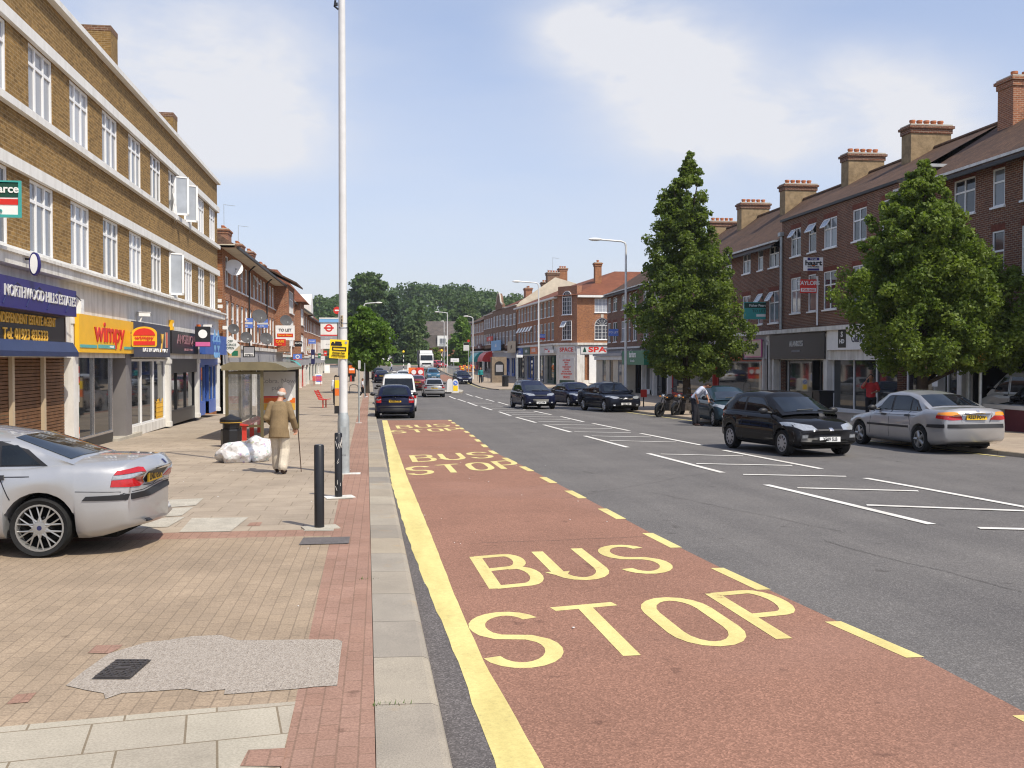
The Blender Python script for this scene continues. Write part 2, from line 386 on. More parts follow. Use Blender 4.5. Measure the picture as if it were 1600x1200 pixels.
def roadpaint(name, col, wear, through):
    t = NT(name); n = t.noise(24, 5, .7); b = t.noise(1.4, 5, .65)
    k = t.math('ADD', t.math('MULTIPLY', n, .55), t.math('MULTIPLY', b, .45))
    c = t.ramp(k, [(wear - .03, through), (wear + .03, sc(col, .86)), (wear + .2, col)])
    sp = t.noise(90, 2); c = t.mix(.5, c, t.ramp(sp, [(.3, (.82, .81, .8)), (.6, (1.03, 1.03, 1.03))]), 'MULTIPLY')
    dirt = t.noise(.9, 5, .6, vec=t.mapping(t.position(), (4, .7, 1))); c = t.mix(.55, c, t.ramp(dirt, [(.3, (.72, .66, .58)), (.55, (1, 1, 1))]), 'MULTIPLY')
    return t.set(c, .7, 0, .3)
MT['yellow_line'] = roadpaint('yellow_road_paint', (.74, .635, .25), .37, (.42, .33, .17))
MT['yellow_letter'] = roadpaint('yellow_lettering_paint', (.74, .64, .26), .36, (.40, .22, .12))
MT['white_line'] = roadpaint('white_road_paint', (.74, .72, .67), .33, (.25, .24, .23))
def paver(name, c1, c2, joint, w, h, rot=0.0, ms=.008, tint=.5, fine=.3, off=.5):
    t = NT(name); p = t.position(); v = t.mapping(p, (1, 1, 1), (0, 0, rot))
    b = t.n('ShaderNodeTexBrick'); b.inputs['Scale'].default_value = 1; b.inputs['Brick Width'].default_value = w; b.inputs['Row Height'].default_value = h; b.offset = off
    b.inputs['Mortar Size'].default_value = ms; b.inputs['Mortar Smooth'].default_value = .35
    b.inputs['Color1'].default_value = c4(c1); b.inputs['Color2'].default_value = c4(c2); b.inputs['Mortar'].default_value = c4(joint); t.l(v, b.inputs['Vector'])
    big = t.noise(.45, 6, .6); c = t.mix(tint, b.outputs['Color'], t.ramp(big, [(.3, (.74, .73, .72)), (.68, (1.13, 1.12, 1.1))]), 'MULTIPLY')
    f = t.noise(75, 3, .7); c = t.mix(1, c, t.ramp(f, [(.32, (1 - fine,) * 3), (.55, (1, 1, 1)), (.8, (1 + fine,) * 3)]), 'MULTIPLY')
    gum = t.noise(3.4, 2, .45); c = t.mix(.75, c, t.ramp(gum, [(.22, (.56, .54, .54)), (.255, (1, 1, 1))]), 'MULTIPLY')
    md = t.noise(2.2, 4, .6); c = t.mix(.5, c, t.ramp(md, [(.3, (.8, .79, .77)), (.66, (1.12, 1.11, 1.1))]), 'MULTIPLY')
    t.bump(b.outputs['Fac'], -.35, .006)
    return t.set(c, .9, 0, .22)
MT['blockpave'] = paver('buff_block_paving', (.39, .302, .213), (.352, .274, .196), (.275, .213, .152), .205, .103, rad(90), .006, .75)
MT['slab'] = paver('buff_paving_slabs', (.41, .342, .265), (.365, .305, .238), (.27, .218, .162), .6, .42, 0, .009, .7, .18)
MT['slab_r'] = paver('buff_paving_slabs_shops', (.42, .345, .26), (.37, .30, .23), (.27, .21, .155), .6, .6, 0, .012, .55, .18)
MT['bigslab'] = paver('grey_concrete_flags', (.47, .43, .345), (.40, .355, .285), (.24, .195, .135), .47, .43, rad(-9), .007, .6, .2, .33)
MT['redblock'] = paver('red_block_paving', (.37, .23, .175), (.34, .205, .152), (.27, .17, .125), .21, .105, rad(90), .006, .7, .28)
def kerbmat():
    t = NT('granite_kerb'); p = t.position(); s3 = t.n('ShaderNodeSeparateXYZ'); t.l(p, s3.inputs[0])
    cell = t.math('FLOOR', t.math('MULTIPLY', s3.outputs[1], 1 / .92)); fr = t.math('FRACT', t.math('MULTIPLY', s3.outputs[1], 1 / .92))
    wn = t.n('ShaderNodeTexWhiteNoise'); wn.noise_dimensions = '1D'; t.l(cell, wn.inputs['W'])
    c = t.ramp(wn.outputs['Value'], [(0, (.275, .25, .215)), (.35, (.39, .33, .245)), (.6, (.335, .30, .25)), (1, (.41, .36, .28))])
    f = t.noise(120, 3, .75); c = t.mix(1, c, t.ramp(f, [(.3, (.66, .66, .66)), (.55, (1, 1, 1)), (.8, (1.3, 1.3, 1.3))]), 'MULTIPLY')
    j = t.math('MINIMUM', fr, t.math('SUBTRACT', 1.0, fr)); c = t.mix(t.math('LESS_THAN', j, .006), c, (.15, .125, .10))
    d = t.noise(1.7, 5, .6); c = t.mix(.6, c, t.ramp(d, [(.3, (.72, .72, .72)), (.65, (1.08, 1.07, 1.05))]), 'MULTIPLY')
    rs = t.noise(2.2, 4, .6, vec=t.mapping(p, (1, 1, 1), (0, 0, 0), (7, 1, 2))); c = t.mix(t.math('MULTIPLY', t.math('SUBTRACT', rs, .60, True), 2.6, True), c, (.42, .26, .1))
    return t.set(c, .85, 0, .25)
MT['kerb'] = kerbmat()
def gravel():
    t = NT('loose_gravel_screed'); v = t.n('ShaderNodeTexVoronoi'); v.inputs['Scale'].default_value = 95; t.l(t.position(), v.inputs['Vector'])
    c = t.ramp(v.outputs['Color'], [(.1, (.27, .23, .19)), (.45, (.375, .325, .27)), (.95, (.46, .41, .35))])
    t.bump(v.outputs['Distance'], .7, .01); return t.set(c, .95, 0, .2)
MT['gravel'] = gravel()
MT['concrete'] = M('pale_concrete', (.50, .46, .38), .9, 0, .25, .12, 4, .3)
MT['slate_block'] = M('dark_grey_block', (.16, .145, .14), .9, 0, .25, .12, 4, .35)
MT['castiron'] = M('cast_iron', (.085, .075, .07), .6, .3, .5, .3, 14, .35)
MT['grass'] = M('rough_grass', (.05, .085, .025), .95, 0, .2, .35, 1.2, .4)
MT['earth'] = M('leaf_litter_ground', (.045, .06, .025), .95, 0, .2, .3, .3)

# ------------------------------------------------------------------ ground surfaces
KN = [p[0] for p in ZP]
def ground_mesh(name, pts, dz, m):
    """flat outline draped over the ground profile, dz above the road"""
    bm = bmesh.new(); vs = [bm.verts.new((p[0], p[1], 0)) for p in pts]
    tri = geometry.tessellate_polygon([[Vector((p[0], p[1], 0)) for p in pts]])
    for t in tri:
        try: bm.faces.new([vs[i] for i in t])
        except ValueError: pass
    ys = [p[1] for p in pts]
    for k in KN:
        if min(ys) < k < max(ys):
            bmesh.ops.bisect_plane(bm, geom=bm.verts[:] + bm.edges[:] + bm.faces[:], plane_co=(0, k, 0), plane_no=(0, 1, 0))
    for v in bm.verts: v.co.z = zr(v.co.y) + dz
    bmesh.ops.recalc_face_normals(bm, faces=bm.faces)
    if sum(f.normal.z for f in bm.faces) < 0: bmesh.ops.reverse_faces(bm, faces=bm.faces)
    me = bpy.data.meshes.new(name); bm.to_mesh(me); bm.free(); me.materials.append(m); return me
def G2(*pp, dz=0.0): return [tuple(G(x, y, dz)[:2]) for x, y in pp]
def ip(poly, y): return float(np.interp(y, [p[0] for p in poly], [p[1] for p in poly]))
KI = [(-60, .75), (0, .04), (40, -.45), (60, -.62), (100, -.95), (150, -1.5), (186, -1.9)]     # back edge of the left kerb: (Y, X)
def kin(y): return ip(KI, y)
KW = .36
YS = sorted(set(KN + [float(k) for k in range(-20, 190, 6)]))
ys_l = [y for y in YS if -20 <= y <= 182]
# right kerb (front edge), near block then side street then far block
RK1 = [(15.0, -20), (14.55, 12), (14.1, 20.5), (13.3, 30), (12.7, 38), (12.45, 46), (12.2, 62), (12.3, 76), (13.0, 84), (14.6, 89), (17.5, 91.6), (60, 92.4)]
RK2 = [(60, 100.4), (22, 100.4), (17.5, 99.2), (14.0, 95.6), (12.4, 93.4), (11.2, 93.2), (10.6, 95), (10.25, 100), (10.3, 116), (9.9, 140), (9.9, 172), (11.5, 182)]
ground = MB().mat(MT['earth'])
gy = [-60, 0, 30, 60, 90, 105, 125, 150, 171, 200, 240, 290, 340, 400, 470, 560, 800, 1500]; gx = [-700, -300, -160, -90, -50, 0, 50, 90, 160, 300, 700]
def hz(x, y):
    h = zr(min(y, 240)) - .35
    if y > 240:
        s = min(1, (y - 240) / 240); h += 25.5 * s * s * (3 - 2 * s) * (.74 + .30 * math.exp(-((x - 22) / 31) ** 2))
    return h
gv = [(x, y, hz(x, y)) for y in gy for x in gx]; nx = len(gx)
ground.add(gv, [(j * nx + i, j * nx + i + 1, (j + 1) * nx + i + 1, (j + 1) * nx + i) for j in range(len(gy) - 1) for i in range(nx - 1)])
struct('ground', ground.mesh('ground', True))
road = [(kin(y) + KW, y) for y in ys_l] + [(-6, 183), (-22, 188), (-40, 190), (-40, 236), (34, 236), (34, 200), (14, 184)]
road += [(x - .05, y) for x, y in reversed(RK2[5:])] + [(11.2, 93.0), (12.4, 93.2), (14.0, 95.4), (17.5, 99.0), (22, 100.2), (60, 100.2), (60, 92.6)] + [(x - .0, y) for x, y in reversed(RK1[:-1])]
struct('road', ground_mesh('road', road, 0, MT['asphalt']))
# ---- left pavement
XI = -9.0
def band(y0, y1, x0f, x1f):
    yy = [y0] + [y for y in ys_l if y0 < y < y1] + [y1]
    return [(x0f(y), y) for y in yy] + [(x1f(y), y) for y in reversed(yy)]
RS = .44
pv = ground_mesh('pavement', band(11.75, 182, lambda y: XI, lambda y: kin(y) - RS), PAV, MT['slab'])
struct('pavement', pv)
struct('block_paving', ground_mesh('block_paving', band(5.05, 11.3, lambda y: -22.0, lambda y: kin(y) - RS), PAV, MT['blockpave']))
fl = G2((0, 1137), (280, 1111), (462, 1097), dz=PAV)
struct('red_paving_band', ground_mesh('red_paving_band', band(11.3, 11.75, lambda y: -9.0, lambda y: kin(y) - RS), PAV, MT['redblock']))
struct('red_paving_strip', ground_mesh('red_paving_strip', band(-20, 182, lambda y: kin(y) - RS, lambda y: kin(y) - .004), PAV, MT['redblock']))
xl = kin(5) - RS
flag = [(-22, -20), (xl + .2, -20), (xl, 4.2), (fl[2][0], fl[2][1]), (fl[1][0], fl[1][1]), (fl[0][0], fl[0][1]), (-22, fl[0][1] - .9)]
struct('flagstones', ground_mesh('flagstones', flag, PAV + .004, MT['bigslab']))
struct('block_paving', ground_mesh('block_paving', [(-22, 3.2), (kin(4.5) - RS, 3.2), (kin(5.05) - RS, 5.05), (-22, 5.05)], PAV, MT['blockpave']))
struct('forecourt', ground_mesh('forecourt', [(-22, 11.3), (-9.0, 11.3), (-9.0, 14.4), (-22, 14.4)], PAV, MT['blockpave']))
struct('forecourt', ground_mesh('forecourt', [(-9.0, -3), (-9.0, -3.01), (-22, -3)], PAV + .02, MT['blockpave']))
# kerb with a chamfered nose
def kerb_mesh(line, w, h, m, side=1):
    mb = MB().mat(m); rings = []
    for i, (x, y) in enumerate(line):
        a = Vector(line[max(i - 1, 0)]); b = Vector(line[min(i + 1, len(line) - 1)]); d = (b - a).normalized(); n = Vector((d.y, -d.x)) * side
        z = zr(y); P0 = Vector((x, y))
        q = lambda o, dz: (P0.x + n.x * o, P0.y + n.y * o, z + dz)
        rings.append([q(0, -.1), q(0, h), q(w - .05, h - .004), q(w - .012, h - .02), q(w, h - .045), q(w, -.1)])
    mb.loft(rings, closed=True); return mb
ky = sorted(set(ys_l + [float(k) for k in range(-20, 40, 2)]))
struct('kerb', kerb_mesh([(kin(y), y) for y in ky], KW, PAV + .004, MT['kerb']).mesh('kerb'))
# ---- right pavements
pr = list(RK1) + [(60, 92.5), (60, -20)]
rk1 = [(x + .14, y) for x, y in RK1[:-3]] + [(14.75, 88.9), (17.55, 91.45), (60, 92.25)]
struct('pavement', ground_mesh('pavement', rk1 + [(60, -20)], PAV, MT['slab_r']))
rk2 = [(60, 100.55), (22, 100.55), (17.4, 99.35), (13.9, 95.75), (12.35, 93.55), (11.3, 93.35), (10.75, 95), (10.4, 100), (10.45, 116), (10.05, 140), (10.05, 172), (11.6, 182)]
struct('pavement', ground_mesh('pavement', rk2 + [(34, 196), (60, 196)], PAV, MT['slab_r']))
struct('kerb', kerb_mesh(RK1, .14, PAV + .004, MT['kerb'], 1).mesh('kerb'))
struct('kerb', kerb_mesh(RK2, .14, PAV + .004, MT['kerb'], 1).mesh('kerb'))
# ---- bus bay
YL = [(-20, 1.0)] + [(p[1], p[0]) for p in G2((775, 1200), (710, 1020), (659, 900), (637, 840), (612, 758), (603, 692), (597, 657))]
YRr = [(-20, 1.25)] + [(p[1], p[0]) for p in G2((850, 1200), (756, 1035), (712, 935), (676, 842), (637, 748), (617, 692), (605, 657))]
DR = [(-20, 3.9)] + [(p[1], p[0]) for p in G2((1600, 1113), (1440, 1028), (1310, 972), (1131, 890), (1020, 835), (938, 791), (890, 766), (827, 733), (771, 706), (737, 679), (700, 654))]
yend = YL[-1][0]
yy = sorted(set([k for k in KN if -20 < k < yend] + [-20, yend] + [p[0] for p in YL[1:]] + [p[0] for p in DR[1:] if p[0] < yend]))
def wob(y, s): return .005 * math.sin(y * 5.1 + s) + .004 * math.sin(y * 11.3 + 2 * s)
struct('bus_bay_surface', ground_mesh('bus_bay_surface', [(ip(YRr, y) - .03, y) for y in yy] + [(ip(DR, y) + .0, y) for y in reversed(yy)], .004, MT['redsurf']))
yf = [float(v) for v in np.arange(-8, yend, .28)] + [yend]
struct('yellow_line', ground_mesh('yellow_line', [(ip(YL, y) + wob(y, 1), y) for y in yf] + [(ip(YRr, y) + .4 * wob(y, 4), y) for y in reversed(yf)], .0062, MT['yellow_line']))
struct('channel', ground_mesh('channel', [(kin(y) + KW - .02, y) for y in yf] + [(ip(YL, y) + .03, y) for y in reversed(yf)], .004, MT['channel']))
dsh = []
ds = [(1310, 972, 1440, 1028), (1131, 890, 1215, 925), (1020, 835, 1075, 857), (938, 791, 976, 809), (890, 766, 918, 779)]
segs = [(G(a, b).y, G(c, d).y) for a, b, c, d in ds]
per = (segs[0][1] - segs[4][1]) / -4 ; y0 = segs[0][1]
for k in range(-3, 26):
    a = y0 + k * per; b = a + .98
    if b > yend: break
    dsh.append(ground_mesh('m', [(ip(DR, a) - .11, a), (ip(DR, a) + .02, a), (ip(DR, b) + .02, b), (ip(DR, b) - .11, b)], .0066, MT['yellow_letter']))
def join_meshes(name, mes):
    bm = bmesh.new(); mats = []
    for me in mes: bm.from_mesh(me)
    r = bpy.data.meshes.new(name); bm.to_mesh(r); bm.free()
    r.materials.append(mes[0].materials[0])
    for me in mes: bpy.data.meshes.remove(me)
    return r
struct('yellow_line', join_meshes('yellow_line', dsh))
def ribbon(pts, w, dz, m):
    """painted stroke along a line of (x, y), mitred"""
    pts = [Vector(p) for p in pts]; n = len(pts); lft = []; rgt = []
    for i in range(n):
        d0 = (pts[i] - pts[i - 1]).normalized() if i else (pts[1] - pts[0]).normalized(); d1 = (pts[i + 1] - pts[i]).normalized() if i < n - 1 else d0
        t = (d0 + d1).normalized(); nn = Vector((-t.y, t.x)); k = w / 2 / max(.5, nn.dot(Vector((-d0.y, d0.x))))
        lft.append(pts[i] + nn * k); rgt.append(pts[i] - nn * k)
    return ground_mesh('m', [tuple(p) for p in lft] + [tuple(p) for p in reversed(rgt)], dz, m)
def arc(cx, cy, rx, ry, a0, a1, n=9): return [(cx + rx * math.cos(rad(a0 + (a1 - a0) * i / n)), cy + ry * math.sin(rad(a0 + (a1 - a0) * i / n))) for i in range(n + 1)]
GL = {'B': [[(.06, 0), (.06, 1)], [(.06, .97), (.55, .97)] + arc(.62, .76, .24, .21, 90, -90) + [(.06, .53)], [(.5, .53)] + arc(.66, .28, .28, .25, 90, -90) + [(.06, .03)]],
      'U': [[(.06, 1), (.06, .3)] + arc(.5, .3, .44, .27, 180, 360) + [(.94, 1)]],
      'S': [arc(.5, .745, .42, .225, 20, 200, 10) + [(.16, .6), (.3, .53), (.7, .47), (.86, .39)] + arc(.5, .265, .43, .235, 15, -165, 10)],
      'T': [[(0, .97), (1, .97)], [(.5, 0), (.5, .95)]],
      'O': [arc(.5, .7, .43, .27, 0, 180) + arc(.5, .3, .43, .27, 180, 360) + [(.93, .7)]],
      'P': [[(.06, 0), (.06, 1)], [(.06, .97), (.55, .97)] + arc(.62, .71, .28, .26, 90, -90) + [(.06, .45)]]}
def word(s, bl, br, tl, w=.125, lw=None):
    b = Vector(G(*bl)[:2]); r = Vector(G(*br)[:2]); t = Vector(G(*tl)[:2]); U = r - b; V = t - b; k = 0
    n = len(s); cw = 1 / (n + (n - 1) * .33); out = []
    for i, ch in enumerate(s):
        for st in GL[ch]:
            pts = [b + U * ((i * 1.33 + q[0]) * cw) + V * q[1] for q in st]
            out.append(ribbon(pts, w, .0058 + .0003 * k, MT['yellow_letter'])); k += 1
    return out
wm = []
wm += word('BUS', (770, 921), (1062, 893), (738, 871)); wm += word('STOP', (768, 1050), (1318, 989), (728, 963))
wm += word('BUS', (647, 722.5), (773, 715.5), (641, 712)); wm += word('STOP', (640, 743.5), (820, 731), (634, 730))
wm += word('BUS', (622, 669.8), (704, 666.5), (619, 665.3)); wm += word('STOP', (612, 677.6), (723, 672.5), (609, 673))
struct('bus_stop_lettering', join_meshes('bus_stop_lettering', wm))
# ---- white hatching in the middle of the road
ed = [(1197, 758, 1456, 820), (1013, 709, 1129, 739), (1352, 747.6, 1640, 800), (1131, 704, 1283, 733),
      (702, 619.3, 712, 623.5), (715, 623.8, 727.4, 628), (730.8, 628.9, 745.4, 634.3), (728, 615.4, 738.7, 619.3), (743, 619.5, 753.9, 623), (759, 623.8, 771.9, 627.5),
      (752, 635.5, 769, 641), (780, 643.7, 797.8, 649.7), (806.3, 652, 837.2, 660.6), (849.8, 664, 892, 675.6), (913.5, 681.4, 980.6, 699.4), (778, 628.3, 794.4, 633.2), (802.5, 634.9, 820.3, 640), (834, 642.4, 861.6, 648.4), (876, 651, 911.8, 659.3), (926, 661.7, 983, 673.3), (1001, 677.5, 1096, 696)]
hb = [(1529, 826, 1700, 830), (1354, 790, 1640, 800.5), (1246, 763, 1435, 768), (1161, 742, 1322, 745), (1088, 725, 1238, 728), (1032, 710, 1161, 713)]
hb += [tuple(v / 5.333 + o for v, o in zip(q, (780, 480, 780, 480))) for q in ((625, 1040, 1097, 1048), (770, 1075, 1265, 1084), (920, 1114, 1475, 1126), (527, 1008, 940, 1014), (415, 978, 800, 985), (325, 953, 680, 960), (250, 932, 590, 938), (170, 912, 500, 916), (105, 896, 400, 898), (55, 879, 300, 879), (0, 862, 215, 862), (-60, 847, 140, 846), (-130, 832, 75, 831), (-190, 818, 10, 817), (-245, 805, -60, 804), (-290, 794, -110, 793))]
wl = []
for k, q in enumerate(ed): wl.append(ribbon(G2(q[:2], q[2:]), .13, .009, MT['white_line']))
for k, q in enumerate(hb): wl.append(ribbon(G2(q[:2], q[2:]), .14, .0105, MT['white_line']))
cr = []; rc = random.Random(8)
for (x0, y0, x1, y1) in ((780, 742, 1010, 700), (880, 780, 1130, 735), (1290, 845, 1600, 925), (1020, 770, 1320, 830), (690, 770, 900, 760), (655, 700, 800, 698), (735, 850, 1010, 838)):
    a, b_ = Vector(G(x0, y0)[:2]), Vector(G(x1, y1)[:2]); n_ = max(6, int((b_ - a).length / .22)); pr_ = Vector((a.y - b_.y, b_.x - a.x)).normalized(); off = 0; pl = []
    for i in range(n_ + 1): off = .8 * off + rc.uniform(-.035, .035); pl.append(tuple(a.lerp(b_, i / n_) + pr_ * off))
    cr.append(ribbon(pl, rc.uniform(.003, .009), .0065, MT['tar']))
struct('road_cracks', join_meshes('road_cracks', cr))
struct('road_hatching', join_meshes('road_hatching', wl))
# zebra crossing, give way dashes, far red bay, parking line by the right kerb
wl = []
for i in range(5): wl.append(ground_mesh('m', [(-.4 + i * 1.25, 158), (.25 + i * 1.25, 158), (.25 + i * 1.25, 161), (-.4 + i * 1.25, 161)], .009, MT['white_line']))
for i in range(4): wl.append(ground_mesh('m', [(6.6 + i * .95, 158), (7.1 + i * .95, 158), (7.1 + i * .95, 161), (6.6 + i * .95, 161)], .009, MT['white_line']))
for i in range(9):
    y = 110 + i * 4.5; wl.append(ground_mesh('m', [(4.7, y), (4.85, y), (4.85, y + 2), (4.7, y + 2)], .009, MT['white_line']))
struct('zebra_crossing', join_meshes('zebra_crossing', wl))
struct('bus_bay_surface', ground_mesh('bus_bay_surface', [(7.6, 118), (9.7, 118), (9.5, 145), (7.9, 140)], .004, MT['redsurf']))
wl = [ribbon([(x - .32, y) for x, y in RK1[2:7]], .09, .009, MT['yellow_line']), ribbon([(x - .3, y) for x, y in RK2[6:10]], .1, .009, MT['yellow_line'])]
struct('yellow_line', join_meshes('yellow_line', wl))
# roundabout island
isl = [(2 + 13 * math.cos(a * PI / 18), 212 + 13 * math.sin(a * PI / 18)) for a in range(36)]
struct('roundabout', ground_mesh('roundabout', isl, .16, MT['redblock']))
struct('roundabout', ground_mesh('roundabout', [(2 + 11 * math.cos(a * PI / 18), 212 + 11 * math.sin(a * PI / 18)) for a in range(36)], .2, MT['grass']))
rim = MB().mat(MT['kerb']); rim.loft([[(x, y, zr(y) + dz) for x, y in isl] for dz in (-.1, .155)], caps=False)
struct('roundabout', rim.mesh('roundabout'))
def island(name, pts, h=.13):
    mb = MB().mat(MT['kerb']); n = len(pts)
    top = [(x, y, zr(y) + h) for x, y in pts]; bot = [(x, y, zr(y) - .05) for x, y in pts]
    mb.loft([bot, top], caps=False); mb.mat(MT['concrete']).add(top, (tuple(range(n)),)); struct(name, mb.mesh(name))
island('traffic_island', [(3.6, 166), (5.1, 155), (6.2, 153.5), (6.6, 155), (6.4, 166), (5.2, 170)])
island('traffic_island', G2((692, 612.3), (694, 614.8), (722, 614.5), (724, 612), (710, 609)))
# ---- repair patches and ironwork in the pavement
pp = [(103, 1072), (130, 1050), (170, 1022), (190, 1016), (230, 1004), (262, 1001), (300, 995), (345, 993), (372, 1001), (420, 1001), (470, 1000), (528, 1000), (535, 1003), (530, 1040), (527, 1072), (492, 1074), (455, 1078), (425, 1080), (390, 1083), (350, 1086), (352, 1078), (318, 1082), (292, 1077), (240, 1081), (190, 1084), (165, 1093), (162, 1084), (138, 1080)]
struct('gravel_patch', ground_mesh('gravel_patch', G2(*pp, dz=PAV), PAV + .0045, MT['gravel']))
struct('red_paving_block', ground_mesh('red_paving_block', G2((137, 1021), (150, 1009), (192, 1008), (186, 1014), (170, 1022), dz=PAV), PAV + .004, MT['redblock']))
struct('red_paving_block', ground_mesh('red_paving_block', G2((10, 1101), (26, 1086), (57, 1083), (44, 1098), dz=PAV), PAV + .004, MT['redblock']))
struct('red_paving_block', ground_mesh('red_paving_block', G2((386, 822), (391, 817), (410, 816), (406, 822), dz=PAV), PAV + .004, MT['redblock']))
struct('red_paving_block', ground_mesh('red_paving_block', G2((375, 1199), (388, 1174), (448, 1171), (440, 1200), dz=PAV), PAV + .008, MT['redblock']))
struct('paving_patch', ground_mesh('paving_patch', G2((467, 852), (474, 841), (547, 839.5), (545, 850), dz=PAV), PAV + .008, MT['slate_block']))
for q in (((280, 832), (300, 810), (388, 809), (360, 831)), ((474, 830), (482, 822), (524, 820), (521, 830)), ((509, 781), (514, 776), (553, 775), (552, 779)), ((200, 826), (218, 812), (290, 808), (262, 824)), ((225, 810), (244, 796), (302, 793), (284, 806)), ((240, 795), (252, 782), (318, 779), (306, 790))):
    struct('paving_patch', ground_mesh('paving_patch', G2(*q, dz=PAV), PAV + .006, MT['concrete']))
mc = G2((143, 1063), (182, 1033), (237, 1033), (203, 1063), dz=PAV)
struct('manhole_frame', ground_mesh('manhole_frame', mc, PAV + .010, MT['castiron']))
ctr = Vector((sum(p[0] for p in mc) / 4, sum(p[1] for p in mc) / 4)); mm = MB().mat(MT['castiron'])
e1 = (Vector(mc[3]) - Vector(mc[0])); e2 = (Vector(mc[1]) - Vector(mc[0])); o0 = Vector(mc[0])
for i in range(9):
    for j in range(9):
        if 3 <= i <= 5 and 3 <= j <= 5: continue
        p = o0 + e1 * (.1 + .1 * i) + e2 * (.1 + .1 * j)
        mm.cbox((p.x, p.y, zr(p.y) + PAV + .014), (.03, .018, .012), rad(45 if (i + j) % 2 else -45))
p = o0 + e1 * .5 + e2 * .5; mm.cbox((p.x, p.y, zr(p.y) + PAV + .014), (.09, .045, .014)); mm.cbox((p.x, p.y + .06, zr(p.y) + PAV + .014), (.09, .02, .014))
for a, b in ((mc[0], mc[1]), (mc[1], mc[2]), (mc[2], mc[3]), (mc[3], mc[0])):
    a = ctr + (Vector(a) - ctr) * .88; b = ctr + (Vector(b) - ctr) * .88
    mm.tube([(a.x, a.y, zr(a.y) + PAV + .012), (b.x, b.y, zr(b.y) + PAV + .012)], .008, 5)
thing('manhole_cover', 'square cast iron inspection cover set in pale gravel patch', 'manhole cover', mb=mm)
# weeds in the kerb joint and litter specks
rng = random.Random(5)
wd = MB().mat(M('kerb_moss', (.09, .14, .03), .9))
for k in range(60):
    base = rng.choice([G(622, 1090, PAV), G(600, 1088, PAV), G(577, 905, PAV)]); a = rng.uniform(0, 6.3); x = base.x + rng.uniform(-.09, .06); y = (5.52 if base.y < 7 else base.y) + rng.uniform(-.012, .012); z = zr(y) + PAV - .02
    h = rng.uniform(.015, .05); wd.add([(x, y, z), (x + .012 * math.cos(a), y + .012 * math.sin(a), z), (x + .03 * math.cos(a + 1), y + .03 * math.sin(a + 1), z + h)], ((0, 1, 2),))
struct('kerb_weeds', wd.mesh('kerb_weeds'), 'stuff')
lt = MB().mat(MT['white_paint'])
for k in range(70):
    x = rng.uniform(-6, 3.4); y = rng.uniform(5.5, 26); z = zr(y) + (PAV + .004 if x < kin(y) else .012); s = rng.uniform(.006, .02)
    lt.cbox((x, y, z + .004), (s, s * .7, .004), rng.uniform(0, 3))
struct('litter_specks', lt.mesh('litter_specks'), 'stuff')
